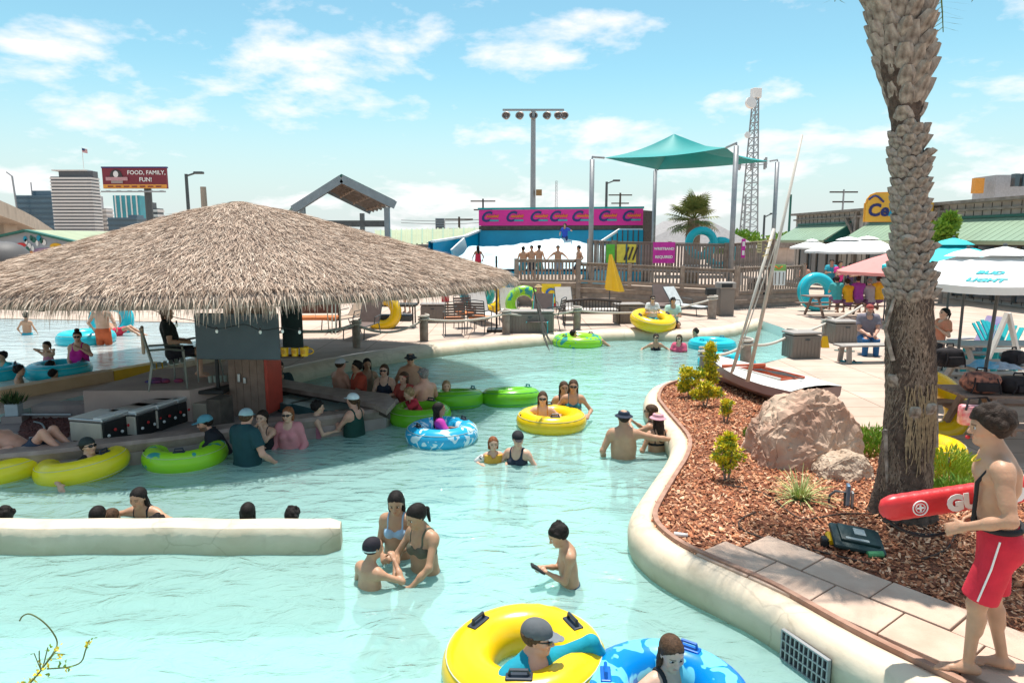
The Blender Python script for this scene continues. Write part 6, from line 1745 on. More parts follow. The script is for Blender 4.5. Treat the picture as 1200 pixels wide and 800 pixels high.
shrub(850, 496, [((0, 0, .20), (.08, .08, .08)), ((.02, 0, .30), (.09, .08, .07))], .35, 'small golden shrub beside the dinghy stern', M_leafy, 500, .05, .011, 2)
shrub(826, 478, [((-.1, 0, .22), (.16, .12, .10)), ((.15, 0, .25), (.18, .12, .09)), ((.0, 0, .36), (.14, .12, .09))], .4, 'low spreading golden shrub in the middle of the clump', M_leafy, 1200, .055, .012, 3)
shrub(808, 467, [((0, 0, .30), (.20, .16, .12)), ((-.08, 0, .46), (.16, .14, .12)), ((.14, 0, .44), (.14, .14, .12)), ((-.1, 0, .2), (.12, .12, .1))], .5, 'round golden shrub at the planter tip by the rim', M_leafy, 1500, .06, .013, 4)
shrub(830, 462, [((0, 0, .45), (.14, .14, .14)), ((.02, 0, .68), (.14, .12, .14)), ((.0, 0, .86), (.10, .10, .10)), ((.05, 0, .3), (.14, .14, .12))], .8, 'tallest golden shrub before the rope post', M_leafy, 1700, .06, .013, 5)
def lowshrub(px, py, rad, h, label, m, n, seed):
 q = P(px, py); t = empty('ground_cover', q, 0, label, 'shrub')
 def f_(r_):
  a = r_.uniform(0, 6.28); d2 = rad*math.sqrt(r_.random()); p = Vector((d2*math.cos(a), d2*math.sin(a), h*(1-(d2/rad)**2*.7)*r_.random())); return p, Vector((math.cos(a)*.4+r_.gauss(0, .3), math.sin(a)*.4+r_.gauss(0, .3), 1))
 leaf_mass(n, f_, .09, .010, seed).build('foliage', m, t)['kind'] = 'stuff'; MB().tube([(0, 0, 0), (.02, 0, h*.7)], .012, 5).build('stem', M_wood2, t)
lowshrub(1022, 530, .38, .32, 'green ground cover between boulder and palm trunk', M_leafg, 1500, 1); lowshrub(1108, 560, .42, .36, 'yellow green ground cover behind the palm trunk', mat('lime_leaf', (.25, .36, .03), .5, col2=(.45, .52, .06), scale=6), 1800, 2)
lowshrub(1120, 585, .25, .22, 'striped leafy tuft beside the rescue tube', M_leafg, 600, 3); lowshrub(880, 513, .10, .12, 'tiny green seedling beside the boulder', M_leafg, 160, 4)
def grass_clump(px, py, n, L_, label, m, seed):
 q = P(px, py); t = empty('grass_clump', q, 0, label, 'plant'); r = random.Random(seed); b = MB()
 for i in range(n):
  a = r.uniform(0, 6.28); e = R(r.uniform(30, 82)); l_ = L_*r.uniform(.6, 1.15); w_ = r.uniform(.006, .010)
  h_ = Vector((math.cos(a), math.sin(a), 0)); s_ = Vector((-h_.y, h_.x, 0))*w_; p = h_*r.uniform(0, .05); vs = []; fs = []
  for k in range(6):
   f = k/5; c_ = p+h_*l_*f*math.cos(e)*(1+.4*f)+Vector((0, 0, l_*(math.sin(e)*f-.62*math.cos(e)*f*f))); c_.z = max(c_.z, .03); vs += [c_-s_*(1-f*.85), c_+s_*(1-f*.85)]
  for k in range(5): fs.append((2*k, 2*k+1, 2*k+3, 2*k+2))
  b.add(vs, fs)
 b.build('blades', m, t)['kind'] = 'stuff'; leaf_mass(40, lambda r_: (Vector((r_.gauss(0, .04), r_.gauss(0, .04), .02)), Vector((r_.gauss(0, .3), r_.gauss(0, .3), 1))), .1, .008, 2).build('crown', M_leafg, t)['kind'] = 'stuff'
M_strp = mat('variegated_blade', (.22, .30, .06), .5, col2=(.62, .62, .30), scale=14)
grass_clump(937, 588, 130, .42, 'striped grass clump in front of the boulder', M_strp, 1)
# flood spot, cables, bag, foreground twig
sp = empty('garden_spot', P(985, 594), R(-20), 'small steel garden spotlight in the mulch by the boulder', 'spotlight')
MB().tube([(-.12, 0, 0), (-.11, 0, .12), (-.06, 0, .17), (.03, 0, .17), (.04, 0, 0)], .014, 6).build('bracket', M_darkst, sp); MB().bbox((.06, 0, .14), (.04, .10, .24), .012).build('housing', mat('blue_steel', (.20, .30, .42), .3, metal=.6), sp); MB().bbox((.105, 0, .09), (.025, .08, .19), .01).build('heat_sink', M_steel, sp)
M_cab = mat('brown_cable', (.06, .035, .025), .7)
def cable(pxs, r_, label, m=M_cab):
 tag(MB().tube(smooth_path([P(x, y, .045) for x, y in pxs], 5), r_, 6).build('irrigation_cable', m, None, True), label, 'cable')
cable([(850, 568), (880, 573), (905, 583), (925, 600), (945, 608), (985, 602), (1025, 602)], .009, 'brown drip hose looping before the grass clump')
cable([(885, 600), (870, 607), (866, 616), (880, 625), (910, 634), (945, 642), (985, 652), (1020, 660)], .009, 'brown drip hose curving round the pavers')
cable([(1035, 610), (1060, 622), (1090, 626), (1120, 622), (1140, 605)], .011, 'dark hose at the foot of the palm', M_black)
cable([(1080, 655), (1100, 648), (1112, 640), (1120, 625)], .009, 'brown hose lying behind the lifeguard')
pn_ = empty('solar_panel_bag', P(1003, 644), R(-14), 'dark green folded panel case lying on the mulch by the pavers', 'case')
Mt = Matrix.Translation((0, 0, .10)) @ Matrix.Rotation(R(14), 4, 'X') @ Matrix.Rotation(R(8), 4, 'Y')
M_pan = mat('dark_green_case', (.008, .028, .030), .45, col2=(.015, .045, .045), scale=4)
MB().bbox((0, 0, 0), (.44, .34, .05), .025, M=Mt).build('shell', M_pan, pn_, 'auto')
MB().bbox((.01, .02, .035), (.34, .24, .03), .012, M=Mt).build('lid', M_pan, pn_, 'auto'); MB().bbox((.02, .05, .052), (.10, .09, .006), .003, M=Mt).build('label_patch', mat('grey_print', (.35, .40, .40), .6), pn_)
MB().bbox((-.02, -.07, .052), (.20, .03, .006), .003, M=Mt).build('label_patch', MATS['grey_print'], pn_)
MB().tube([(.05, -.19, .05), (.18, -.16, .055)], .028, 10).build('green_canister', mat('canister_green', (.08, .30, .12), .5), pn_); MB().tube([(-.23, -.06, .07), (-.23, .05, .11)], .03, 8).build('yellow_clip', M_yellow, pn_); MB().bbox((-.27, -.02, .06), (.07, .1, .09), .02).build('battery', M_black, pn_)
tag(MB().tube([P(790, 626, .05), P(806, 627, .06)], [.028, .018], 6).build('crumpled_cup', M_bdeck, None, True), 'crumpled white cup on the mulch near the rim', 'cup')
# rim outlet grate
gA, gB = P(905, 738, -.05), P(958, 775, -.05)
gd = (gB-gA); gl_ = gd.length; gt = empty('rim_grate', (gA+gB)/2-Vector((0, 0, 0)), math.atan2(gd.y, gd.x), 'dark square mesh outlet grate set in the pool rim', 'grate')
no = Vector((math.sin(gt.rotation_euler.z), -math.cos(gt.rotation_euler.z), 0)); gt.location = gt.location-no*.11+Vector((0, 0, -.17))
MB().box((0, .02, 0), (gl_, .02, .30)).build('backing', M_black, gt)
for i in range(11): MB().box((-gl_/2+gl_*i/10, 0, 0), (.012, .03, .31)).build('vertical_bar', M_steel, gt)
for i in range(5): MB().box((0, -.002, -.15+.075*i), (gl_, .03, .012)).build('horizontal_bar', M_steel, gt)
# foreground twig
tw_ = empty('foreground_plant', (fit(25, 3.5), 3.05, 0), 0, 'wispy yellow flowered plant leaning over the near water', 'plant')
def tp3(px, py, d_): return D(px, py, d_)-tw_.location
M_stem = mat('green_stem', (.10, .13, .04), .6); M_flow = mat('yellow_flower', (.75, .60, .02), .6)
s1 = smooth_path([(0, 0, 0), tp3(20, 830, 3.2), tp3(48, 785, 3.3), tp3(62, 765, 3.35), tp3(67, 752, 3.4), tp3(60, 738, 3.4), tp3(48, 726, 3.4), tp3(35, 719, 3.4), tp3(27, 721, 3.4), tp3(23, 727, 3.4)], 4)
s2 = smooth_path([tp3(55, 783, 3.3), tp3(80, 781, 3.35), tp3(95, 775, 3.4), tp3(100, 762, 3.4), tp3(104, 750, 3.4)], 4)
for s_ in (s1, s2): MB().tube(s_, .004, 5).build('stem', M_stem, tw_, True)
for k in range(5): MB().tube([tp3(48, 785, 3.3), tp3(40+6*k, 775-5*abs(k-2), 3.3+.03*k), tp3(36+10*k, 758+4*abs(k-2), 3.3)], .003, 4).build('stem', M_stem, tw_)
r = random.Random(3)
for k in range(26):
 px_, py_ = r.choice([(46, 790), (52, 784), (60, 772), (66, 768), (70, 778), (58, 782), (35, 797), (42, 792), (72, 762), (80, 782), (102, 755), (66, 757), (60, 760), (30, 800), (52, 778)])
 p = tp3(px_+r.gauss(0, 4), py_+r.gauss(0, 3), 3.32+r.uniform(-.04, .06))
 lf = leaf_mass(5, lambda r_: (p+Vector((r_.gauss(0, .006),)*3), Vector((r_.gauss(0, 1), r_.gauss(0, 1), r_.gauss(.3, 1)))), .022, .007, k); lf.build('flower' if k % 3 else 'leaf', M_flow if k % 3 else M_leafg, tw_)
# ================================================================== PEOPLE: one continuous skin over a posed skeleton
def _v(*a): return np.array(a, dtype=np.float64)
def _n(v):
 l_ = np.linalg.norm(v); return v/l_ if l_ > 1e-9 else v
class Prim:
 """tapered elliptic capsule a->b; r = (ra, rb); frame axes u (width) and v (depth) with scale su, sv"""
 __slots__ = ('a', 'b', 'ra', 'rb', 'u', 'v', 'su', 'sv', 'k', 'g', 'flat')
 def __init__(s, a, b, ra, rb=None, u=None, v=None, su=1.0, sv=1.0, k=0.03, g='', flat=0):
  s.a = np.asarray(a, float); s.b = np.asarray(b, float); s.ra = ra; s.rb = ra if rb is None else rb
  s.u = u; s.v = v; s.su = su; s.sv = sv; s.k = k; s.g = g; s.flat = flat
 def rad(s): return max(s.ra, s.rb)*max(1, s.su, s.sv)
 def grown(s, d):
  q = Prim(s.a, s.b, s.ra+d, s.rb+d, s.u, s.v, s.su, s.sv, s.k, s.g, s.flat); return q
 def dist(s, X, Y, Z):
  ab = s.b-s.a; L2 = float(ab @ ab)
  px, py, pz = X-s.a[0], Y-s.a[1], Z-s.a[2]
  if L2 < 1e-10: t0 = np.zeros_like(px); t = t0
  else:
   t0 = (px*ab[0]+py*ab[1]+pz*ab[2])/L2; t = np.clip(t0, 0, 1)
  px = px-ab[0]*t; py = py-ab[1]*t; pz = pz-ab[2]*t
  r = s.ra+(s.rb-s.ra)*t
  if s.u is not None:
   du = px*s.u[0]+py*s.u[1]+pz*s.u[2]; dv = px*s.v[0]+py*s.v[1]+pz*s.v[2]
   w2 = np.maximum(px*px+py*py+pz*pz-du*du-dv*dv, 0)
   m_ = min(s.su, s.sv, 1.0)
   d_ = (np.sqrt((du/s.su)**2+(dv/s.sv)**2+w2)-r)*m_**.5
  else: d_ = np.sqrt(px*px+py*py+pz*pz)-r
  if s.flat:
   L_ = math.sqrt(L2)
   if s.flat & 1: d_ = np.maximum(d_, (t0-1)*L_)
   if s.flat & 2: d_ = np.maximum(d_, -t0*L_)
  return d_
def field(prims, h, clip=None, off=0.0, subs=(), pad=0.0):
 lo = np.min([np.minimum(p.a, p.b)-p.rad() for p in prims], axis=0)-off-2.5*h-pad
 hi = np.max([np.maximum(p.a, p.b)+p.rad() for p in prims], axis=0)+off+2.5*h+pad
 n = np.ceil((hi-lo)/h).astype(int)+1
 F = np.full(n, 1.0, np.float32)
 ax = [lo[i]+h*np.arange(n[i]) for i in range(3)]
 def sub(p, mg):
  l_ = np.maximum(((np.minimum(p.a, p.b)-p.rad()-mg-lo)/h).astype(int), 0)
  u_ = np.minimum(((np.maximum(p.a, p.b)+p.rad()+mg-lo)/h).astype(int)+2, n)
  sl = tuple(slice(l_[i], u_[i]) for i in range(3))
  X = ax[0][sl[0]][:, None, None]; Y = ax[1][sl[1]][None, :, None]; Z = ax[2][sl[2]][None, None, :]
  X, Y, Z = np.broadcast_arrays(X, Y, Z)
  return sl, X, Y, Z
 for p in prims:
  mg = max(p.k*1.2, 3*h)+off
  sl, X, Y, Z = sub(p, mg)
  d_ = p.dist(X, Y, Z).astype(np.float32); A = F[sl]
  k = p.k
  if k > 0:
   hh = np.maximum(k-np.abs(A-d_), 0)/k
   F[sl] = np.minimum(A, d_)-hh*hh*k*.25
  else: F[sl] = np.minimum(A, d_)
 if off: F -= off
 for p in subs:
  sl, X, Y, Z = sub(p, .03)
  d_ = -p.dist(X, Y, Z).astype(np.float32); A = F[sl]; k = p.k
  hh = np.maximum(k-np.abs(A-d_), 0)/k
  F[sl] = np.maximum(A, d_)+hh*hh*k*.25
 if clip is not None:
  X, Y, Z = np.broadcast_arrays(ax[0][:, None, None], ax[1][None, :, None], ax[2][None, None, :])
  F = np.maximum(F, clip(X, Y, Z).astype(np.float32))
 # never leave the border open
 F[0] = F[-1] = .5; F[:, 0] = F[:, -1] = .5; F[:, :, 0] = F[:, :, -1] = .5
 return F, lo, h
def nets(F, lo, h):
 """naive surface nets"""
 nx, ny, nz = F.shape; S = F < 0
 cnt = np.zeros((nx-1, ny-1, nz-1), np.int8)
 for i in (0, 1):
  for j in (0, 1):
   for k in (0, 1): cnt += S[i:nx-1+i, j:ny-1+j, k:nz-1+k]
 act = (cnt > 0) & (cnt < 8)
 I, J, K = np.nonzero(act); m = len(I)
 if m == 0: return None
 idx = np.full(act.shape, -1, np.int64); idx[I, J, K] = np.arange(m)
 acc = np.zeros((m, 3)); c = np.zeros(m)
 cor = [(i, j, k) for i in (0, 1) for j in (0, 1) for k in (0, 1)]
 val = {q: F[I+q[0], J+q[1], K+q[2]].astype(np.float64) for q in cor}
 for q in cor:
  for axn in range(3):
   if q[axn] == 0:
    q2 = list(q); q2[axn] = 1; q2 = tuple(q2)
    a, b = val[q], val[q2]; cr = (a < 0) != (b < 0)
    t = np.where(cr, a/np.where(a-b == 0, 1, a-b), 0)
    for d_ in range(3): acc[:, d_] += np.where(cr, q[d_]+(t if d_ == axn else 0), 0)
    c += cr
 V = (np.stack([I, J, K], 1)+acc/c[:, None])*h+lo
 quads = []
 for axn in range(3):
  sl0 = [slice(0, s_) for s_ in F.shape]; sl1 = [slice(0, s_) for s_ in F.shape]
  sl0[axn] = slice(0, F.shape[axn]-1); sl1[axn] = slice(1, F.shape[axn])
  ch = S[tuple(sl0)] != S[tuple(sl1)]
  o1, o2 = [d_ for d_ in range(3) if d_ != axn]
  E = np.stack(np.nonzero(ch), 1)
  E = E[(E[:, o1] > 0) & (E[:, o2] > 0) & (E[:, o1] < F.shape[o1]-1) & (E[:, o2] < F.shape[o2]-1)]
  ins = S[E[:, 0], E[:, 1], E[:, 2]]
  def cell(d1, d2):
   C = E.copy(); C[:, o1] -= d1; C[:, o2] -= d2; return idx[C[:, 0], C[:, 1], C[:, 2]]
  q = np.stack([cell(1, 1), cell(0, 1), cell(0, 0), cell(1, 0)], 1)
  flip = ins if axn != 1 else ~ins
  q[~flip] = q[~flip][:, ::-1]
  quads.append(q)
 Q = np.concatenate(quads); Q = Q[(Q >= 0).all(1)]
 return V, Q
def relax(V, Q, it=1):
 for _ in range(it):
  acc = np.zeros_like(V); c = np.zeros(len(V))
  for k in range(4):
   a, b = Q[:, k], Q[:, (k+1) % 4]
   np.add.at(acc, a, V[b]); np.add.at(c, a, 1); np.add.at(acc, b, V[a]); np.add.at(c, b, 1)
  V = .5*V+.5*acc/np.maximum(c, 1)[:, None]
 return V
def np_mesh(name, V, Q, mats, cols=None, mi=None):
 me = bpy.data.meshes.new(name); n = len(Q)
 me.vertices.add(len(V)); me.vertices.foreach_set('co', V.astype(np.float32).ravel())
 me.loops.add(n*4); me.loops.foreach_set('vertex_index', Q.astype(np.int32).ravel())
 me.polygons.add(n); me.polygons.foreach_set('loop_start', np.arange(0, n*4, 4, dtype=np.int32)); me.polygons.foreach_set('loop_total', np.full(n, 4, np.int32))
 me.polygons.foreach_set('use_smooth', np.ones(n, bool))
 for m in mats: me.materials.append(m)
 if mi is not None: me.polygons.foreach_set('material_index', mi.astype(np.int32))
 me.update(calc_edges=True); me.validate()
 if cols is not None:
  ca = me.color_attributes.new('col', 'FLOAT_COLOR', 'POINT'); ca.data.foreach_set('color', cols.astype(np.float32).ravel())
 return me
def Rz(a): c, s = math.cos(a), math.sin(a); return np.array([[c, -s, 0], [s, c, 0], [0, 0, 1.]])
def Rx(a): c, s = math.cos(a), math.sin(a); return np.array([[1, 0, 0], [0, c, -s], [0, s, c]])
def Ry(a): c, s = math.cos(a), math.sin(a); return np.array([[c, 0, s], [0, 1, 0], [-s, 0, c]])
def ik(a, t, l1, l2, hint):
 d = t-a; L_ = np.linalg.norm(d); mx = (l1+l2)*.995
 if L_ > mx: d = d*(mx/L_); t = a+d; L_ = mx
 L_ = max(L_, abs(l1-l2)*1.05+1e-4, .02); u = _n(d)
 x = (l1*l1-l2*l2+L_*L_)/(2*L_); h = math.sqrt(max(l1*l1-x*x, 0))
 hv = hint-u*(hint @ u); hv = _n(hv) if np.linalg.norm(hv) > 1e-5 else _n(np.cross(u, _v(1, 0, 0)))
 return a+u*x+hv*h, t
SKINS = {'light': (.62, .38, .27), 'tan': (.50, .28, .175), 'olive': (.42, .24, .145), 'brown': (.27, .14, .085), 'red': (.60, .32, .23)}
M_skin = mat('skin', (.5, .3, .2), .45, var=.10, scale=11, attr='col', spec=.4, sss=.12, bump=.12, bscale=60, detail=8)
M_eyew = mat('eye_white', (.75, .72, .70), .25); M_iris = mat('eye_iris', (.03, .018, .012), .15)
def hairmat(nm, c): return mat('hair_'+nm, c, .62, var=.5, scale=45, bump=.45, bscale=110, spec=.2)
HAIR = {'black': (.012, .009, .008), 'dark': (.028, .017, .012), 'brown': (.075, .040, .022), 'red': (.22, .075, .030), 'blond': (.32, .21, .11), 'grey': (.25, .23, .22)}
CLOTH = {}
def cloth(c, nm=None, rough=.8):
 key = tuple(round(x, 3) for x in c)
 if key not in CLOTH: CLOTH[key] = mat('fabric_%d' % len(CLOTH), c, rough, var=.10, scale=9, bump=.25, bscale=22)
 return CLOTH[key]
def person(label, at, yaw=0.0, H=1.72, sex='m', build=1.0, skin='tan', lean=0.0, side=0.0, twist=0.0, head=(0, 0), hands=((-.3, .1, -.5), (.3, .1, -.5)), elbow=((-.5, -.8, -.3), (.5, -.8, -.3)),
   feet=None, knee=(0, 1, 0), wear=(), hair='dark', style='short', res=.013, ref='top', floor=None, fingers=False, curl=.5, group=None, palm=None, pitchall=0.0, face=True, beard=None):
 """at: reference point - 'top' = crown of the head, 'feet' = ground under the feet, 'pelvis'.  yaw 0 faces +Y (away from the camera), pi faces the camera.
  hands: targets from the shoulder centre in the body's yawed frame (x right, y forward, z up)"""
 s = H/1.80; hs = s**.45*.985; w_ = build
 Rb = Rz(yaw); Rl = Rb @ Rx(-lean) @ Ry(side)          # torso frame
 X, Yf, U = Rl[:, 0], Rl[:, 1], Rl[:, 2]
 Rc = Rl @ Rz(-twist); cX, cY = Rc[:, 0], Rc[:, 1]
 T = lambda x, y, z: X*(x*s)+Yf*(y*s)+U*(z*s)
 C = lambda x, y, z: cX*(x*s)+cY*(y*s)+U*(z*s)
 fem = sex == 'f'; kid = H < 1.45
 hipw = .172 if fem else .160; chw = .148 if fem else .166; shw = .165 if fem else .190; ww = .122 if fem else .140
 if kid: hipw, chw, shw, ww = .150, .145, .165, .132
 P_ = []
 A = P_.append
 k1 = .05*s
 A(Prim(T(0, 0, -.06), T(0, 0, .07), hipw*s*w_, hipw*.95*s*w_, X, Yf, 1.0, .70, k1, 'pelvis'))
 A(Prim(T(0, .005, .06), T(0, .005, .24), ww*s*w_, ww*1.05*s*w_, X, Yf, 1.0, .72, .07*s, 'waist'))
 A(Prim(C(0, .01, .27), C(0, .0, .42), chw*s*w_, chw*1.0*s*(.5+.5*w_), cX, cY, 1.0, .70, .07*s, 'chest'))
 A(Prim(C(-shw*.80, -.005, .478), C(shw*.80, -.005, .478), .060*s, None, None, None, 1, 1, .06*s, 'yoke'))
 A(Prim(C(0, -.02, .47), C(0, .0, .56), .075*s, .050*s, None, None, 1, 1, .06*s, 'trap'))
 for sg in (-1, 1):
  A(Prim(T(sg*.078*w_, -.050, -.05), T(sg*.078*w_, -.042, -.09), .082*s*w_, None, None, None, 1, 1, .05*s, 'pelvis'))
  if fem and not kid: A(Prim(C(sg*.070, .075, .345), C(sg*.072, .085, .335), .058*s*w_, None, None, None, 1, 1, .035*s, 'chest'))
  elif not kid: A(Prim(C(sg*.05, .070, .405), C(sg*.10, .062, .415), .050*s, .048*s, None, None, 1, 1, .03*s, 'chest'))
  if not fem and not kid: A(Prim(C(sg*.075, -.075, .42), C(sg*.085, -.07, .33), .05*s, .045*s, None, None, 1, 1, .05*s, 'chest'))
 if w_ > 1.15: A(Prim(T(0, .06, .08), T(0, .06, .14), .11*s*w_, None, X, Yf, 1.1, .9, .07*s, 'waist'))
 # head
 nb = C(0, .0, .555); Rh = Rc @ Rz(-head[0]) @ Rx(-head[1]); Rh = Rb @ (Rx(-lean*.35) @ Rz(-twist-head[0]) @ Rx(-head[1]))
 hX, hY, hZ = Rh[:, 0], Rh[:, 1], Rh[:, 2]
 hc = nb+hZ*(.128*hs)+hY*.026*hs+U*.010*s
 Hd = lambda x, y, z: hc+(hX*x+hY*y+hZ*z)*hs
 nr = (.050 if fem or kid else .060)*s
 A(Prim(C(0, -.005, .52), Hd(0, -.012, -.075), nr*1.08, nr*.98, None, None, 1, 1, .035*s, 'neck'))
 hh = .02*hs
 A(Prim(Hd(0, -.018, .035), Hd(0, -.010, .035), .094*hs, None, hX, hZ, .80, .92, .01, 'head'))
 A(Prim(Hd(0, .030, .030), Hd(0, .020, -.04), .071*hs, .060*hs, hX, hY, .88, .92, .04*hs, 'head'))
 A(Prim(Hd(0, .050, -.070), Hd(0, .066, -.084), .037*hs, .027*hs, hX, hZ, 1.05, .8, .035*hs, 'head'))
 subs = []
 if face:
  A(Prim(Hd(-.03, .083, .030), Hd(.03, .083, .030), .012*hs, None, None, None, 1, 1, hh, 'head'))
  A(Prim(Hd(0, .093, .018), Hd(0, .112, -.022), .008*hs, .0125*hs, None, None, 1, 1, .014*hs, 'head'))
  for sg in (-1, 1):
   A(Prim(Hd(sg*.010, .102, -.026), Hd(sg*.012, .100, -.026), .009*hs, None, None, None, 1, 1, .008*hs, 'head'))
   A(Prim(Hd(sg*.045, .062, -.014), Hd(sg*.040, .066, -.020), .020*hs, None, None, None, 1, 1, .03*hs, 'head'))
   A(Prim(Hd(sg*.076, -.008, .020), Hd(sg*.077, -.004, -.018), .016*hs, .011*hs, hX, hY, .45, 1.1, .008*hs, 'head'))
   subs.append(Prim(Hd(sg*.032, .104, .010), Hd(sg*.034, .102, .010), .017*hs, None, None, None, 1, 1, .012*hs))
   A(Prim(Hd(sg*.032, .076, .010), Hd(sg*.032, .076, .010), .0155*hs, None, None, None, 1, 1, .004, 'head'))
  A(Prim(Hd(-.016, .088, -.050), Hd(.016, .088, -.050), .0085*hs, None, None, None, 1, 1, .008*hs, 'head'))
  A(Prim(Hd(-.012, .087, -.061), Hd(.012, .087, -.061), .0085*hs, None, None, None, 1, 1, .008*hs, 'head'))
 # arms
 shc = C(0, 0, .47); arms = []
 am = (.88 if fem or kid else 1.0)*(.6+.4*w_)
 for i, sg in enumerate((-1, 1)):
  sh = C(sg*shw, -.005, .465); tgt = shc+Rb @ (np.array(hands[i], float)*s)
  el, wr = ik(sh, tgt, .285*s, .255*s, Rb @ np.array(elbow[i], float)); arms.append((sh, el, wr))
  A(Prim(C(sg*shw*.93, -.002, .462), sh+(el-sh)*.12, .060*s*am, .056*s*am, None, None, 1, 1, .05*s, 'arm%d' % i))
  A(Prim(sh, el, .050*s*am, .040*s*am, None, None, 1, 1, .03*s, 'arm%d' % i))
  if not fem and not kid: A(Prim(sh+(el-sh)*.35+cY*.012*s, sh+(el-sh)*.65+cY*.012*s, .042*s*am, .040*s*am, None, None, 1, 1, .03*s, 'arm%d' % i))
  fa = _n(wr-el)
  A(Prim(el, el+(wr-el)*.45, .041*s*am, .038*s*am, None, None, 1, 1, .025*s, 'fore%d' % i)); A(Prim(el+(wr-el)*.40, wr, .037*s*am, .0265*s*am, None, None, 1, 1, .025*s, 'fore%d' % i))
  # hand
  pn = np.array(palm[i], float) if palm is not None and palm[i] is not None else _v(-sg*.7, .1, -.7)
  pn = Rb @ pn; pn = _n(pn-fa*(pn @ fa)); ac = np.cross(fa, pn)
  if (ac @ (Rb @ _v(-sg, .3, .3))) < 0: ac = -ac      # thumb side
  hd = lambda d_, a_, n_: wr+(fa*d_+ac*a_+pn*n_)*s
  A(Prim(hd(.025, 0, 0), hd(.075, 0, .004), .036*s, .041*s, ac, pn, 1.0, .42, .02*s, 'hand%d' % i))
  if fingers:
   for q, (off_, ln_) in enumerate(((.030, .072), (.010, .082), (-.011, .076), (-.031, .058))):
    b0 = hd(.092, off_*.95, .004); ca, sa = math.cos(curl*.8), math.sin(curl*.8); cb, sb = math.cos(curl*1.9), math.sin(curl*1.9); cc_, sc_ = math.cos(curl*2.6), math.sin(curl*2.6)
    b1 = b0+(fa*ca+pn*sa)*ln_*.45*s+ac*off_*.10*s; b2 = b1+(fa*cb+pn*sb)*ln_*.32*s; b3 = b2+(fa*cc_+pn*sc_)*ln_*.25*s
    A(Prim(b0, b1, .0105*s, .0095*s, None, None, 1, 1, .006*s, 'hand%d' % i)); A(Prim(b1, b2, .0095*s, .0088*s, None, None, 1, 1, .003*s, 'hand%d' % i)); A(Prim(b2, b3, .0088*s, .0075*s, None, None, 1, 1, .003*s, 'hand%d' % i))
   t0 = hd(.022, .030, .006); t1 = t0+(fa*.75+ac*.62+pn*.25)*.042*s; t2 = t1+(fa*.9+ac*.15+pn*(.2+curl*.5))*.036*s
   A(Prim(t0, t1, .0145*s, .011*s, None, None, 1, 1, .010*s, 'hand%d' % i)); A(Prim(t1, t2, .011*s, .0085*s, None, None, 1, 1, .004*s, 'hand%d' % i))
  else:
   f1 = hd(.115, 0, .010); cu = _n(fa*math.cos(curl*1.2)+pn*math.sin(curl*1.2))
   A(Prim(hd(.09, 0, .005), f1, .040*s, .038*s, ac, pn, 1.0, .36, .015*s, 'hand%d' % i)); A(Prim(f1, f1+cu*.05*s, .036*s, .028*s, ac, pn, 1.0, .36, .012*s, 'hand%d' % i))
   A(Prim(hd(.02, .03, .005), hd(.075, .058, .016), .015*s, .010*s, None, None, 1, 1, .012*s, 'hand%d' % i))
 # reference
 top = hc+hZ*.125*hs
 # legs
 legs = []
 pel_off = np.zeros(3)
 at = np.array(at, float)
 if ref == 'top': base = at-np.array([0, 0, 0.])-top
 elif ref == 'feet': base = at+_v(0, 0, .965*s)
 else: base = at.copy()
 fl_z = None if floor is None else floor-base[2]
 lm = (.9 if kid else 1.0)*(.55+.45*w_)
 for i, sg in enumerate((-1, 1)):
  hp = T(sg*.094, .0, -.035)
  if feet is None: an = hp+Rb @ (_v(sg*.03, .02, -.86)*s)
  else: an = Rb @ (np.array(feet[i], float)*s)
  if fl_z is not None and an[2] < fl_z+.075*s: an[2] = fl_z+.075*s
  kh = np.array(knee[i] if isinstance(knee[0], (tuple, list)) else knee, float)
  kn, an = ik(hp, an, .435*s, .425*s, Rb @ kh); legs.append((hp, kn, an))
  A(Prim(hp, kn, .088*s*lm, .056*s*lm, None, None, 1, 1, .05*s, 'thigh%d' % i)); A(Prim(kn, kn, .057*s*lm, None, None, None, 1, 1, .03*s, 'shin%d' % i))
  sd = _n(an-kn); fw = Rb @ _v(0, 1, 0); bk = -(fw-sd*(fw @ sd)); bk = _n(bk) if np.linalg.norm(bk) > .2 else Rb @ _v(0, 0, -1.)
  A(Prim(kn+(an-kn)*.22+bk*.022*s, kn+(an-kn)*.42+bk*.016*s, .048*s*lm, .042*s*lm, None, None, 1, 1, .04*s, 'shin%d' % i)); A(Prim(kn, an, .050*s*lm, .034*s*lm, None, None, 1, 1, .03*s, 'shin%d' % i))
  fd = fw if abs(sd[2]) > .5 else _n(fw*.35+_v(0, 0, 1)*.9)
  up = _n(-sd-fd*(-sd @ fd)); fr_ = np.cross(fd, up)
  fo = lambda x_, y_, z_: an+(fr_*x_+fd*y_+up*z_)*s
  A(Prim(fo(0, -.045, -.040), fo(0, .03, -.035), .034*s, .036*s, None, None, 1, 1, .03*s, 'foot%d' % i)); A(Prim(fo(0, .0, -.030), fo(-sg*-.005, .12, -.050), .036*s, .028*s, fr_, up, 1.15, .8, .03*s, 'foot%d' % i))
  if fingers:
   for q in range(5):
    o_ = (-.036+.018*q)*sg*-1; lq = (.185, .178, .168, .156, .142)[q]
    A(Prim(fo(o_*.95, .115, -.056), fo(o_*1.05, lq, -.062), .012*s, .0105*s if q else .014*s, None, None, 1, 1, .008*s, 'foot%d' % i))
  else: A(Prim(fo(0, .11, -.053), fo(0, .165, -.060), .034*s, .026*s, fr_, up, 1.15, .55, .02*s, 'foot%d' % i))
 F, lo, h_ = field(P_, res, subs=subs)
 r_ = nets(F, lo, h_); V, Q = r_; V = relax(V, Q, 1 if res < .009 else 1)
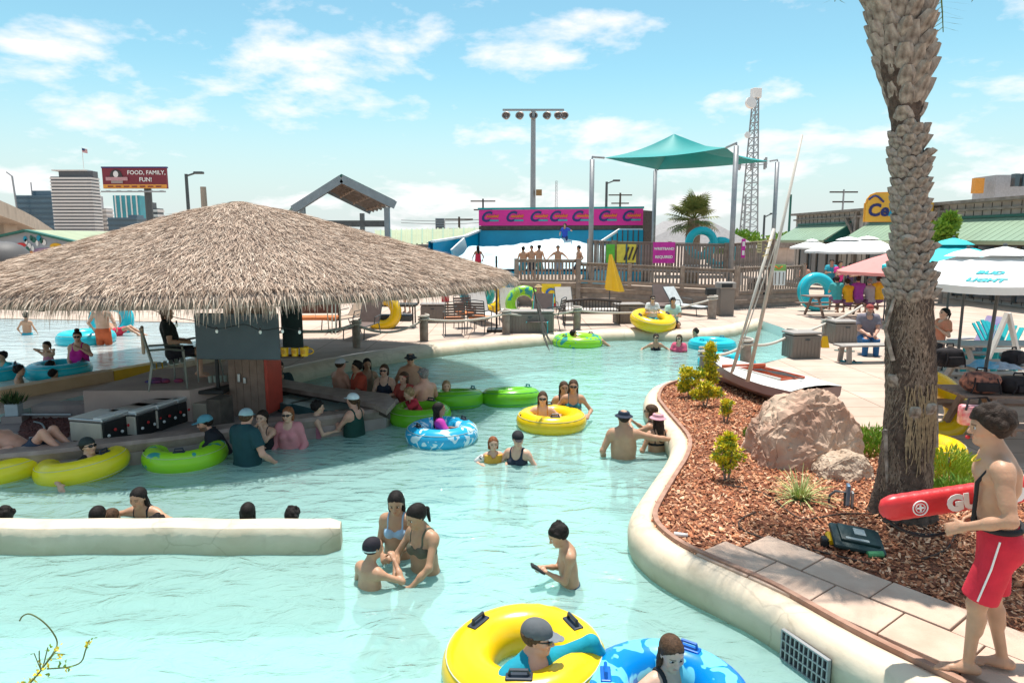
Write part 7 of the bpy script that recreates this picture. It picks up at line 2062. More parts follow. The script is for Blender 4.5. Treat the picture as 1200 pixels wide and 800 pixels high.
 # colours: skin, lips, brows
 sk = np.array(SKINS[skin] if isinstance(skin, str) else skin); cols = np.ones((len(V), 4)); cols[:, :3] = sk
 L_ = (V-hc) @ Rh/hs
 inh = np.abs(L_).max(1) < .16
 lip = inh & (L_[:, 1] > .070) & (np.abs(L_[:, 0]) < .022) & (np.abs(L_[:, 2]+.0555) < .0095); cols[lip, :3] = sk*np.array([.95, .70, .70])
 hcol = np.array(HAIR[hair] if isinstance(hair, str) else hair)
 if face:
  br = inh & (L_[:, 1] > .06) & (np.abs(np.abs(L_[:, 0])-.033) < .019) & (np.abs(L_[:, 2]-.031) < .0055); cols[br, :3] = sk*.25+hcol*.75
  ey = inh & (L_[:, 1] > .072) & (np.abs(np.abs(L_[:, 0])-.033) < .0135) & (np.abs(L_[:, 2]-.010) < .0075); cols[ey, :3] = sk*.12+.015
  ch = inh & (L_[:, 1] > .04) & (np.abs(np.abs(L_[:, 0])-.045) < .02) & (np.abs(L_[:, 2]+.02) < .02); cols[ch, :3] *= np.array([1.06, .93, .92])
 if beard:
  bd = inh & (L_[:, 1] > -.01) & (L_[:, 2] < -.035) & (L_[:, 2] > -.14) & ~lip; cols[bd, :3] = sk*.25+np.array(HAIR[beard])*.75
 me = np_mesh('person', V, Q, [M_skin], cols)
 o = bpy.data.objects.new('person', me); link(o); o.location = Vector(base); tag(o, label, 'person', group)
 ctx = dict(P=P_, hc=hc, Rh=Rh, hs=hs, s=s, o=o, T=T, C=C, X=cX, Y=cY, U=U, res=res, arms=arms, legs=legs, Hd=Hd, w=w_, fem=fem, base=base, Rb=Rb, pX=X, pY=Yf)
 if res < .009 and face:
  for sg in (-1, 1):
   e = MB(); c_ = Vector(Hd(sg*.032, .0795, .010))
   Mx = Matrix.Translation(c_) @ Matrix([list(Rh[i])+[0] for i in range(3)]+[[0, 0, 0, 1]]).to_4x4() @ Matrix.Rotation(-math.pi/2, 4, 'X')
   pr = [(math.sin(a)*.0135*hs, math.cos(a)*.0135*hs) for a in np.linspace(0.02, 2.2, 9)]
   e.slot(1); e.lathe(pr[:4], 14, Mx); e.slot(0); e.lathe(pr[3:], 14, Mx); e.build('eye', [M_eyew, M_iris], o, True)
 ctx['hat'] = any(q[0] in ('cap', 'capback', 'bucket', 'sunhat') for q in wear)
 for wr_ in wear: garment(ctx, *wr_)
 if style: hair_on(ctx, hair, style)
 return ctx
def child(ctx, nm, prims, m, off=0.0, clip=None, subs=(), res=None, rel=1, k=None):
 F, lo, h_ = field(prims, res or ctx['res'], clip, off, subs)
 r_ = nets(F, lo, h_)
 if r_ is None: return None
 V, Q = r_; V = relax(V, Q, rel)
 o = bpy.data.objects.new(nm, np_mesh(nm, V, Q, [m])); link(o, ctx['o']); return o
def garment(ctx, kind, col, *opt):
 P_ = ctx['P']; s = ctx['s']; C = ctx['C']; X, Yc, U = ctx['X'], ctx['Y'], ctx['U']
 m = cloth(col) if isinstance(col, tuple) else col
 def grp(*g): return [p for p in P_ if p.g in g]
 def loc(x, y, z): return (x*X[0]+y*X[1]+z*X[2])/s, (x*Yc[0]+y*Yc[1]+z*Yc[2])/s, (x*U[0]+y*U[1]+z*U[2])/s
 Hd = ctx['Hd']; hs = ctx['hs']; res = ctx['res']
 def sleeve(i, fr, fl=.012):
  sh, el, wr = ctx['arms'][i]; am = .052*s*(.6+.4*ctx['w'])
  q = [Prim(sh-(el-sh)*.15, sh+(el-sh)*.1, am*1.12, am*1.12, None, None, 1, 1, .05*s)]
  if fr <= 1: q.append(Prim(sh, sh+(el-sh)*fr, am*1.08, am*1.04+fl, None, None, 1, 1, .03*s, '', 1))
  else:
   q += [Prim(sh, el, am*1.02, am*.86, None, None, 1, 1, .03*s), Prim(el, el+(wr-el)*(fr-1), am*.86, am*.66, None, None, 1, 1, .025*s, '', 1)]
  return q
 tor = grp('pelvis', 'waist', 'chest', 'yoke')
 if kind in ('tee', 'long'):
  pr = tor+[p.grown(-.012*s) for p in grp('trap')]
  for i in (0, 1): pr += sleeve(i, .55 if kind == 'tee' else 1.93, .012 if kind == 'tee' else 0)
  lo_ = opt[0] if opt else -.10
  def clip(x, y, z):
   a, b, c = loc(x, y, z)
   nk = .075-np.sqrt(a*a+((c-.535)*1.0)**2+(np.minimum(b-.02, 0)*1.0)**2)
   return np.maximum((lo_-c)*s, nk*s)
  child(ctx, 'shirt', pr, m, (.016 if kind == 'tee' else .009)*max(s, .7), clip)
 elif kind in ('tank', 'onepiece', 'crop'):
  lo_ = {'tank': -.10, 'onepiece': -.13, 'crop': .25}[kind]; pr = tor+[p.grown(-.010*s) for p in grp('trap')]
  sw = .108 if kind == 'tank' else .098
  def clip(x, y, z):
   a, b, c = loc(x, y, z)
   aa = np.abs(a); top = np.where(c > .40, aa-sw, -.1)
   arm = .085-np.sqrt((aa-.195)**2+(c-.445)**2)      # arm hole
   neck = .078-np.sqrt(a*a+(np.minimum(c-.50, 0)*.72)**2)  # scoop
   q = np.maximum(np.maximum(top, arm), neck)
   if kind == 'onepiece': q = np.maximum(q, np.where(c < -.02, (-.02-c)*1.0-(.20-aa)*.62, -.1))
   return np.maximum(q, lo_-c)*s
  child(ctx, 'swimsuit' if kind == 'onepiece' else 'top', pr+grp('thigh0', 'thigh1'), m, (.010 if kind == 'tank' else .0065)*max(s, .7), clip)
 elif kind == 'bikini':
  def clip(x, y, z):
   a, b, c = loc(x, y, z); band = np.maximum(np.abs(c-.315)-.022, -.1)
   cups = np.where(b > 0, np.abs(c-.335)-.058+.30*np.maximum(np.abs(a)-.09, 0)+.035*np.exp(-(a/.03)**2), 1.0)
   stp = np.maximum(np.abs(np.abs(a)-.088)-.011, .33-c)
   return np.minimum(np.minimum(band, cups), stp)*s
  child(ctx, 'bikini_top', tor+grp('trap'), m, .006*max(s, .7), clip)
  def clip2(x, y, z):
   a, b, c = loc(x, y, z); return np.maximum(np.maximum(c-.0, -.15-c), np.where(c < -.03, (-.03-c)*1.0-(.20-np.abs(a))*.62, -.1))*s
  child(ctx, 'bikini_bottom', grp('pelvis', 'waist', 'thigh0', 'thigh1'), m, .006*max(s, .7), clip2)
 elif kind == 'shorts':
  ln = opt[0] if opt else .78; fl = opt[1] if len(opt) > 1 else .02; pr = [p for p in grp('pelvis', 'waist')]
  for i in (0, 1):
   hp, kn, an = ctx['legs'][i]; r0 = .092*s*(.55+.45*ctx['w'])
   pr.append(Prim(hp, hp+(kn-hp)*ln, r0, .062*s*(.55+.45*ctx['w'])+fl*s, None, None, 1, 1, .04*s, '', 1))
  pX, pY = ctx['pX'], ctx['pY']
  def clip(x, y, z):
   a, b, c = loc(x, y, z); return (c-.075)*s
  child(ctx, 'shorts', pr, m, .011*max(s, .7), clip)
 elif kind == 'trousers':
  pr = grp('pelvis', 'waist')
  for i in (0, 1):
   hp, kn, an = ctx['legs'][i]; pr += [Prim(hp, kn, .092*s, .068*s, None, None, 1, 1, .04*s), Prim(kn, kn+(an-kn)*.9, .068*s, .055*s, None, None, 1, 1, .03*s, '', 1)]
  child(ctx, 'trousers', pr, m, .010*s, lambda x, y, z: (loc(x, y, z)[2]-.075)*s)
 elif kind in ('cap', 'capback'):
  sg = 1 if kind == 'cap' else -1; Rh = ctx['Rh']; hX, hY, hZ = Rh[:, 0], Rh[:, 1], Rh[:, 2]; hc = ctx['hc']
  pr = [Prim(Hd(0, -.016, .048), Hd(0, -.006, .048), .104*hs, None, hX, hZ, .83, .86, .01)]
  def clip(x, y, z): return (.034*hs-((x-hc[0])*hZ[0]+(y-hc[1])*hZ[1]+(z-hc[2])*hZ[2]))
  child(ctx, 'cap', pr, m, .004, clip)
  br = [Prim(Hd(0, sg*.060, .046), Hd(0, sg*.125, .036), .066*hs, .052*hs, hX, hZ, 1.0, .085, .01)]
  child(ctx, 'cap_brim', br, cloth(opt[0]) if opt else m, .003, None, res=min(res, .008))
 elif kind in ('bucket', 'sunhat'):
  Rh = ctx['Rh']; hX, hY, hZ = Rh[:, 0], Rh[:, 1], Rh[:, 2]; hc = ctx['hc']
  pr = [Prim(Hd(0, -.012, .05), Hd(0, -.010, .105), .100*hs, .088*hs, hX, hY, .86, 1.05, .012, '', 1)]
  hz = lambda x, y, z: ((x-hc[0])*hZ[0]+(y-hc[1])*hZ[1]+(z-hc[2])*hZ[2])/hs
  pr.append(Prim(Hd(0, -.010, .052), Hd(0, -.010, .030), .112*hs, .168*hs if kind == 'sunhat' else .150*hs, hX, hY, .95, 1.05, .012, '', 3))
  child(ctx, 'hat', pr, m, .002, lambda x, y, z: (.022-hz(x, y, z))*hs, res=min(res, .011))
 elif kind == 'swimcap':
  hc = ctx['hc']; Rh = ctx['Rh']; hX, hY, hZ = Rh[:, 0], Rh[:, 1], Rh[:, 2]
  pr = [Prim(Hd(0, -.018, .037), Hd(0, -.010, .037), .096*hs, None, hX, hZ, .81, .94, .01)]
  def clip(x, y, z):
   b = ((x-hc[0])*hY[0]+(y-hc[1])*hY[1]+(z-hc[2])*hY[2])/hs; c = ((x-hc[0])*hZ[0]+(y-hc[1])*hZ[1]+(z-hc[2])*hZ[2])/hs
   return (-.035+.95*np.maximum(b+.02, 0)-c)*hs
  child(ctx, 'swim_cap', pr, m, .005, clip)
  if opt: child(ctx, 'goggle_strap', [p.grown(.004) for p in pr], cloth(opt[0]), .005, lambda x, y, z: np.maximum(clip(x, y, z), np.abs(((x-hc[0])*hZ[0]+(y-hc[1])*hZ[1]+(z-hc[2])*hZ[2])/hs-.0)*hs-.008), res=min(res, .006))
 elif kind == 'visor':
  hc = ctx['hc']; Rh = ctx['Rh']; hX, hY, hZ = Rh[:, 0], Rh[:, 1], Rh[:, 2]
  pr = [Prim(Hd(0, -.018, .04), Hd(0, -.010, .04), .104*hs, None, hX, hZ, .83, .92, .01)]
  child(ctx, 'headband', pr, m, .003, lambda x, y, z: np.abs(((x-hc[0])*hZ[0]+(y-hc[1])*hZ[1]+(z-hc[2])*hZ[2])/hs-.05)*hs-.018*hs)
 elif kind == 'glasses':
  pr = []
  Rh = ctx['Rh']
  for sg in (-1, 1):
   pr.append(Prim(Hd(sg*.024, .101, .012), Hd(sg*.040, .094, .012), .019*hs, .017*hs, Rh[:, 0], Rh[:, 1], 1.15, .35, .003)); pr.append(Prim(Hd(sg*.055, .085, .016), Hd(sg*.080, .0, .018), .005*hs, None, None, None, 1, 1, .003))
  pr.append(Prim(Hd(-.012, .106, .016), Hd(.012, .106, .016), .005*hs, None, None, None, 1, 1, .003))
  child(ctx, 'sunglasses', pr, mat('sunglass_black', (.008, .008, .010), .12, spec=.6), .002, None, res=min(res*.7, .007), rel=0)
 elif kind == 'vest':
  def clip(x, y, z):
   a, b, c = loc(x, y, z); return np.maximum(np.maximum(.06-c, c-.50), np.maximum(np.abs(a)-.2, .06-np.sqrt(a*a+(np.minimum(c-.5, 0)*.8)**2)))*s
  child(ctx, 'swim_vest', tor, m, .03, clip)
 elif kind == 'floaties':
  for i in (0, 1):
   sh, el, wr = ctx['arms'][i]; child(ctx, 'arm_float', [Prim(sh+(el-sh)*.35, sh+(el-sh)*.85, .078*s, .075*s, None, None, 1, 1, .02)], m, .0)
def hair_on(ctx, hair, style):
 Hd, hs, Rh, hc, s = ctx['Hd'], ctx['hs'], ctx['Rh'], ctx['hc'], ctx['s']; hX, hY, hZ = Rh[:, 0], Rh[:, 1], Rh[:, 2]
 m = hairmat(hair, HAIR[hair]) if isinstance(hair, str) else hairmat('c%d' % int(hair[0]*1000), hair)
 U = ctx['U']; C = ctx['C']
 th = {'buzz': .004, 'short': .013, 'curly': .020}.get(style, .012)
 pr = [Prim(Hd(0, -.018, .037), Hd(0, -.008, .037), .094*hs, None, hX, hZ, .81, .93, .01)]
 nape = {'buzz': -.045, 'short': -.055, 'curly': -.05}.get(style, -.085)
 r = random.Random(int(abs(ctx['base'][0]*1000))+3)
 if style in ('curly', 'short'):
  for i in range(80 if style == 'curly' else 22):
   a = r.uniform(-2.9, 2.9) if style == 'short' else r.uniform(0, 6.28); e = r.uniform(.1, 1.5)
   d_ = _v(math.sin(a)*math.cos(e)*.078, (math.cos(a))*math.cos(e)*.095-.014, math.sin(e)*.088+.037)
   if d_[1] > .05 and d_[2] < .07: continue
   rr = r.uniform(.016, .026) if style == 'curly' else r.uniform(.012, .018)
   pr.append(Prim(Hd(*d_), Hd(*(d_+np.array([r.gauss(0, .012), r.gauss(.006, .012), r.gauss(0, .01)]))), rr*hs, rr*.7*hs, None, None, 1, 1, .005*hs))
 def clip(x, y, z):
  dx, dy, dz = x-hc[0], y-hc[1], z-hc[2]
  a = (dx*hX[0]+dy*hX[1]+dz*hX[2])/hs; b = (dx*hY[0]+dy*hY[1]+dz*hY[2])/hs; c = (dx*hZ[0]+dy*hZ[1]+dz*hZ[2])/hs
  zl = np.interp(b, [-.13, -.035, -.005, .025, .055, .085, .12], [nape, nape+.005, -.02, .020, .045, .068, .078])
  if style == 'curly': zl = zl-.012*np.sin(a*60)*np.sin(b*40)
  if style in ('long', 'bob', 'wet'): zl = zl+np.where(b > .03, .012*np.exp(-(a/.012)**2), 0)
  if ctx.get('hat'): return np.maximum(zl-c, c-.045)*hs
  return (zl-c)*hs
 o = child(ctx, 'hair', pr, m, th*hs, clip, res=min(ctx['res'], .011), rel=0 if style == 'curly' else 1)
 ex = []
 if style in ('long', 'wet'):
  b0, b1, b2 = Hd(0, -.075, .01), Hd(0, -.085, -.09), C(0, -.125, .40)
  ex = [Prim(b0, b1, .062*hs, .058*hs, hX, hY, 1.05, .5, .03*hs), Prim(b1, b2, .058*hs, .04*hs, hX, hY, 1.15, .42, .03*hs)]
  for sg in (-1, 1): ex.append(Prim(Hd(sg*.070, -.03, .03), Hd(sg*.070, -.035, -.09), .026*hs, .022*hs, None, None, 1, 1, .02*hs)); ex.append(Prim(Hd(sg*.07, -.035, -.09), C(sg*.085, -.03, .50), .022*hs, .016*hs, None, None, 1, 1, .02*hs))
 elif style == 'bob':
  for sg in (-1, 1): ex.append(Prim(Hd(sg*.068, -.02, .04), Hd(sg*.070, -.01, -.075), .030*hs, .026*hs, None, None, 1, 1, .02*hs))
  ex.append(Prim(Hd(0, -.078, .02), Hd(0, -.075, -.085), .062*hs, .055*hs, hX, hY, 1.05, .5, .03*hs))
 elif style == 'pony':
  ex = [Prim(Hd(0, -.105, .03), Hd(0, -.135, .01), .024*hs, None, None, None, 1, 1, .015), Prim(Hd(0, -.135, .01), Hd(0, -.125, -.13), .026*hs, .014*hs, None, None, 1, 1, .015)]
 elif style == 'bun': ex = [Prim(Hd(0, -.06, .135), Hd(.01, -.05, .14), .046*hs, None, None, None, 1, 1, .012), Prim(Hd(.03, -.07, .14), Hd(-.02, -.045, .15), .03*hs, None, None, None, 1, 1, .01)]
 if ex: child(ctx, 'hair_tail' if style in ('pony', 'bun') else 'long_hair', ex, m, 0.0, None, res=min(ctx['res'], .011))
# ================================================================== INNER TUBES
def splash_mat(name, base, ink, scale=5.0, th=.52):
 m = mat(name, base, .25, spec=.5); n, l, b = nodes_of(m)
 tc = n.new('ShaderNodeTexCoord'); nz = n.new('ShaderNodeTexNoise'); nz.inputs['Scale'].default_value = scale; nz.inputs['Detail'].default_value = 1.0; nz.inputs['Distortion'].default_value = 1.2
 l.new(tc.outputs['Object'], nz.inputs[0]); rp_ = n.new('ShaderNodeValToRGB'); rp_.color_ramp.interpolation = 'EASE'
 rp_.color_ramp.elements[0].position = th; rp_.color_ramp.elements[0].color = (*base, 1); rp_.color_ramp.elements[1].position = th+.03; rp_.color_ramp.elements[1].color = (*ink, 1)
 l.new(nz.outputs[0], rp_.inputs[0]); l.new(rp_.outputs[0], b.inputs['Base Color']); return m
M_tY = mat('yellow_tube_vinyl', (.88, .56, .01), .22, var=.03, scale=2, spec=.5); M_tYl = mat('lemon_tube_vinyl', (.80, .68, .02), .22, var=.04, scale=2, spec=.5)
M_tG = splash_mat('green_tube_vinyl', (.30, .66, .02), (.03, .30, .28), 3.2, .60); M_tG2 = mat('leaf_green_tube_vinyl', (.15, .50, .02), .25, var=.05, scale=2)
M_tB = splash_mat('blue_tube_vinyl', (.16, .60, .78), (.0, .22, .62), 5.5, .53); M_tB2 = splash_mat('blue_white_tube_vinyl', (.02, .38, .66), (.60, .78, .86), 6.5, .56); M_tT = mat('turquoise_tube_vinyl', (.02, .50, .60), .25, var=.05, scale=2)
M_seam = mat('pale_seam', (.55, .60, .45), .4); M_hand = mat('dark_handle', (.02, .03, .05), .45)
def tube(c, Rj, rn, m, label, tilt=(0, 0), rz=0.0, handles=2, hm=None, seam=True, double=False, sq=1.0):
 t = empty('inner_tube', c, rz, label, 'inner tube', 'inflatable tubes on the water'); t.rotation_euler = (tilt[0], tilt[1], rz)
 def ring(cx, nm='ring'):
  vs = []; n, k = 48, 18
  for i in range(n):
   a = 2*math.pi*i/n; pk = 1+.018*math.sin(a*22)*(.5+.5*math.sin(a*5))
   for j in range(k):
    b_ = 2*math.pi*j/k; rr2 = rn*(1+.0*b_)*(pk if abs(math.cos(b_)) > .5 else 1)
    vs.append((cx+(Rj+rr2*math.cos(b_))*math.cos(a), (Rj+rr2*math.cos(b_))*math.sin(a), rr2*math.sin(b_)*sq))
  MB().add(vs, [(i*k+j, ((i+1) % n)*k+j, ((i+1) % n)*k+(j+1) % k, i*k+(j+1) % k) for i in range(n) for j in range(k)]).build(nm, m, t, True)
  if seam:
   for e in (.62, -.62):
    q = math.asin(e); MB().tube([(cx+(Rj+rn*math.cos(q))*math.cos(a)*1.002, (Rj+rn*math.cos(q))*math.sin(a)*1.002, rn*math.sin(q)*sq) for a in np.linspace(0, 6.283, 49)[:-1]], rn*.022, 5, closed=True).build('seam', M_seam if hm is None else hm, t, True)
 if double: ring(-Rj-rn*.8); ring(Rj+rn*.8)
 else: ring(0)
 cxs = (0,) if not double else (-Rj-rn*.8, Rj+rn*.8)
 for cx in cxs:
  for i in range(handles):
   a = R(25)+2*math.pi*i/max(1, handles)
   T_ = Matrix.Translation((cx, 0, 0)) @ Matrix.Rotation(a, 4, 'Z') @ Matrix.Translation((Rj, 0, rn*sq))
   hd = MB().bbox((0, 0, .0), (rn*.42, rn*.95, .018), .008, M=T_).build('handle_patch', hm or M_hand, t)
   MB().tube([(0, -rn*.36, .0), (0, -rn*.30, .045), (0, rn*.30, .045), (0, rn*.36, .0)], .013, 6, M=T_).build('handle', hm or M_hand, hd)
 MB().lathe([(.012, 0), (.012, .02), (.004, .022)], 8, Matrix.Rotation(2.2, 4, 'Z') @ Matrix.Translation((Rj+rn*.7, 0, rn*.72))).build('valve', M_black, t)
 return t
def wt(px, py, b=0.0, dz=0.0, dx=0.0): q = P(px, py, WZ); return Vector((q.x*(q.y+b)/q.y+dx, q.y+b, WZ+dz))
tube((.09, 4.5, WZ+.10), .405, .19, M_tY, 'big yellow tube carrying the man in a grey cap', rz=R(120), handles=3, tilt=(R(-3), 0))
tube((1.02, 4.12, WZ+.08), .40, .17, M_tB, 'pale blue splash patterned tube around the swimmer with wet brown hair', rz=R(30), handles=3, hm=mat('blue_handle', (.0, .12, .50), .4))
tube(wt(646, 506, .35, .10), .42, .17, M_tY, 'yellow tube with three women leaning on it', rz=R(70))
tube(wt(518, 524, .40, .10), .40, .17, M_tB2, 'blue and white tube with a long haired girl in it', rz=R(10), handles=2)
tube(wt(492, 498, .32, .10), .38, .17, M_tG2, 'leaf green tube in front of the bar end', rz=R(40), handles=1)
tube(wt(566, 480, .45, .12), .40, .17, M_tG2, 'leaf green double tube drifting behind the blue tube', tilt=(R(-8), 0), rz=R(8), handles=1, double=True, hm=mat('teal_handle', (.0, .18, .22), .4))
tube(wt(219, 552, .42, .10), .40, .16, M_tG, 'lime tube with teal splash pattern beside the bar ledge', rz=R(80), handles=2)
tube(wt(99, 566, .42, .10), .40, .17, M_tYl, 'lemon yellow tube with the man in a black shirt', rz=R(-40), tilt=(R(5), R(-4)))
tube(wt(5, 568, .45, .10), .42, .17, M_tYl, 'lemon yellow tube carrying the sunburnt bather', rz=R(20), tilt=(0, R(-4)))
tube(wt(677, 408, .65, .10), .55, .20, M_tG, 'lime tube with a dark haired rider under the deck rim', rz=R(15))
tube(D(765, 379, 21.5)+Vector((0, 0, .10)), .52, .21, M_tY, 'yellow tube propped on the far rim with a seated woman', tilt=(R(14), R(6)), rz=R(0))
tube(wt(834, 410, .4, .08), .50, .18, M_tT, 'turquoise tube behind the first rope post', rz=R(15), hm=mat('teal_handle2', (.0, .3, .4), .4))
tube(wt(846, 432, .45, .08, .1), .52, .18, M_tT, 'turquoise and white tube beside the dinghy bow', rz=R(50))
def lt(px, py, b=0.0, dz=0.0, dx=0.0): q = P(px, py, LPZ); return Vector((q.x*(q.y+b)/q.y+dx, q.y+b, LPZ+dz))
tube(lt(102, 404, .4, .12), .50, .2, M_tT, 'turquoise tube behind the woman in magenta', handles=1); tube(lt(70, 443, .3, .10), .42, .17, M_tT, 'turquoise tube held by children at the tan wall', handles=1); tube(lt(3, 447, .3, .10, -.2), .40, .16, M_tT, 'turquoise tube round the child by the tan wall corner', handles=1)
tube(lt(120, 392, .5, .35, .3), .45, .17, M_tT, 'turquoise tube tipped up beside the red swim shorts', tilt=(R(70), R(30)), handles=0)
# tubes stacked on land
tube(Vector((fit(1104, 9.9), 9.9, .34)), .40, .17, M_tY, 'yellow tube wedged under the brown picnic table', tilt=(R(60), R(10)), handles=0); tube(Vector((fit(1103, 8.35), 8.35, .17)), .30, .15, M_tY, 'small yellow tube lying on the paving behind the lifeguard', handles=0)
tube(Vector((fit(614, 24), 24, .55)), .48, .18, M_tG, 'lime tube standing on the deck behind the thatch tip', tilt=(R(75), R(15)), handles=0)
tube(Vector((fit(447, 21.5), 21.6, .5)), .42, .18, M_tY, 'yellow tube standing behind the brown lounger', tilt=(R(80), R(10)), handles=0); tube(Vector((fit(573, 26), 26, .65)), .5, .2, M_tY, 'yellow tube leaning behind the pale loungers', tilt=(R(70), R(-15)), handles=0)
tube(Vector((fit(559, 26.3), 26.5, .75)), .5, .2, M_tT, 'turquoise tube leaning beside a yellow one behind the loungers', tilt=(R(72), R(20)), handles=0)
tube(Vector((fit(957, 27), 27, .75)), .55, .22, M_tT, 'turquoise tube standing beside the shirtless man at the tables', tilt=(R(80), R(15)), handles=0)
# ================================================================== PEOPLE
def rs_(d_): return .0065 if d_ < 5 else (.0078 if d_ < 7.5 else min(.026, .0011*d_))
def sw(label, px, pt, pw, yaw, d_=None, z=WZ, **k):
 """a bather: head top at (px, pt), water line at pw"""
 q = P(px, pw, z) if d_ is None else None
 dd = d_ or q.y; t = D(px, pt, dd); k.setdefault('res', rs_(dd)); k.setdefault('face', dd < 17)
 k.setdefault('floor', FLOOR_Z if z == WZ else -.75); k.setdefault('fingers', dd < 7.6)
 return person(label, (t.x, t.y, t.z), R(yaw), **k)
def stand(label, px, py, yaw, d_=None, z=0.0, **k):
 q = P(px, py, z) if d_ is None else Vector((fit(px, d_), d_, z)); k.setdefault('res', rs_(q.y)); k.setdefault('face', q.y < 17)
 return person(label, (q.x, q.y, z), R(yaw), ref='feet', **k)
SIT = dict(feet=((-.13, .42, -.46), (.13, .44, -.46)), knee=(0, .5, 1))
def sit(label, px, pt, yaw, d_, **k):
 t = D(px, pt, d_); k.setdefault('res', rs_(d_)); k.setdefault('face', d_ < 17)
 for a, b_ in SIT.items(): k.setdefault(a, b_)
 return person(label, (t.x, t.y, t.z), R(yaw), **k)
FWD = ((-.12, .34, -.22), (.12, .34, -.22)); REST = ((-.30, .12, -.42), (.30, .12, -.42)); LEANB = ((-.30, .30, -.12), (.30, .30, -.12)); UPF = ((-.06, .22, -.02), (.06, .22, -.02)); OUT = ((-.5, .1, -.2), (.5, .1, -.2))
# --- lifeguard
gq = P(1152, 788, .06)
lg = person('lifeguard in red shorts with a whistle standing barefoot on the pavers', (gq.x, gq.y, .06), R(66), H=1.74, skin='tan', build=.88, lean=R(7), head=(0, R(2)), ref='feet', res=.0065, fingers=True, curl=.85,
  hands=((-.21, .17, -.37), (.16, .06, -.43)), elbow=((-.7, -1, -.2), (.4, -1, -.2)), feet=((-.06, .10, -.885), (.10, -.12, -.885)), wear=[('shorts', (.62, .02, .045), .86, .035)], hair='dark', style='curly', palm=((.7, .1, -.5), (-.7, .2, -.6)))
def along(ctx, x, y, z): return Vector(ctx['C'](x, y, z))+Vector(ctx['base'])
M_strapb = mat('black_webbing', (.012, .012, .014), .7); lo_ = lg['o']
LC = lambda x, y, z: Vector(lg['C'](x, y, z))
MB().tube([LC(-.14, .06, .47), LC(-.11, .118, .38), LC(-.09, .13, .25), LC(-.10, .15, .12), LC(-.10, .13, .06)], .012, 6).build('chest_strap', M_strapb, lo_, True)
MB().tube([LC(x_*1.0, y_, .075+.01*math.sin(a)) for a, x_, y_ in [(a, .168*math.cos(a), .128*math.sin(a)) for a in np.linspace(0, 6.283, 25)[:-1]]], .018, 6, closed=True).build('waist_belt', M_strapb, lo_, True)
M_lan = mat('yellow_lanyard', (.60, .45, .03), .7)
MB().tube(smooth_path([LC(.062*math.sin(a), .012-.062*math.cos(a)+.05*max(0, -math.cos(a)), .560-.075*max(0, -math.cos(a))) for a in np.linspace(0, 6.283, 17)[:-1]], 2, True), .005, 5, closed=True).build('lanyard', M_lan, lo_)
MB().ball(Vector(lg['Hd'](0, .118, -.058)), (.016, .012, .012)).build('whistle', M_red, lo_, True)
for s_ in (-1,):
 hp, kn, an = [Vector(v) for v in lg['legs'][0]]; sd = Vector(lg['Rb'] @ _v(-1, .35, 0)).normalized()
 MB().tube([hp+sd*.112+Vector((0, 0, .06)), hp.lerp(kn, .3)+sd*.113, hp.lerp(kn, .6)+sd*.107, hp.lerp(kn, .84)+sd*.102], .006, 5).build('shorts_piping', M_letter, lo_)
# rescue tube
rA, rB = D(1031, 597, 4.33), D(1215, 570, 4.33)
rt = empty('rescue_tube', (rA+rB)/2, 0, 'red foam rescue tube lettered GUARD held behind the lifeguard', 'rescue tube')
rdv = rB-rA; rl = rdv.length; rt.rotation_euler = (0, -math.atan2(rdv.z, rdv.x), 0)
M_rt = mat('red_foam_vinyl', (.66, .035, .04), .38, var=.06, scale=8, bump=.15, bscale=30)
vs = []; n, k = 40, 16
for i in range(n+1):
 t_ = i/n; e = min(1, (min(t_, 1-t_)/.10)); f = .30+.70*math.sqrt(max(0, 1-(1-e)**2)); x = (t_-.5)*rl
 for j in range(k):
  a = 2*math.pi*j/k; ca, sa = math.cos(a), math.sin(a); sq_ = (abs(ca)**3+abs(sa)**3)**(-1/3)
  vs.append((x, .055*ca*sq_*f, .085*sa*sq_*f*(1+.02*math.sin(i*2.2))))
fs = [(i*k+j, (i+1)*k+j, (i+1)*k+(j+1) % k, i*k+(j+1) % k) for i in range(n) for j in range(k)]+[tuple(range(k)), tuple(n*k+j for j in range(k))[::-1]]
MB().add(vs, fs).build('foam_body', M_rt, rt, True)
lettering('GUARD', .14, M_letter, rt, (.145, -.062, -.005), (math.pi/2, 0, 0), bold=.010, space=1.08)
MB().tube([(-rl*.5+.235+.048*math.cos(a), -.060, .0+.048*math.sin(a)) for a in np.linspace(0, 6.283, 25)[:-1]], .0045, 5, closed=True).build('badge_ring', M_letter, rt); MB().tube([(-rl*.5+.235+.030*math.cos(a), -.060, .030*math.sin(a)) for a in np.linspace(0, 6.283, 21)[:-1]], .003, 5, closed=True).build('badge_ring', M_letter, rt)
MB().box((-rl*.5+.235, -.060, 0), (.045, .004, .012)).build('badge_cross', M_letter, rt); MB().box((-rl*.5+.235, -.0605, 0), (.012, .004, .045)).build('badge_cross', M_letter, rt)
MB().tube(smooth_path([(-rl*.5+.02, -.02, -.05), (-rl*.5+.10, -.05, -.13), (-rl*.5+.25, -.06, -.20), (-rl*.5+.42, -.05, -.19), (-rl*.5+.55, -.08, -.08)], 5), .009, 6).build('tow_line', M_strapb, rt, True)
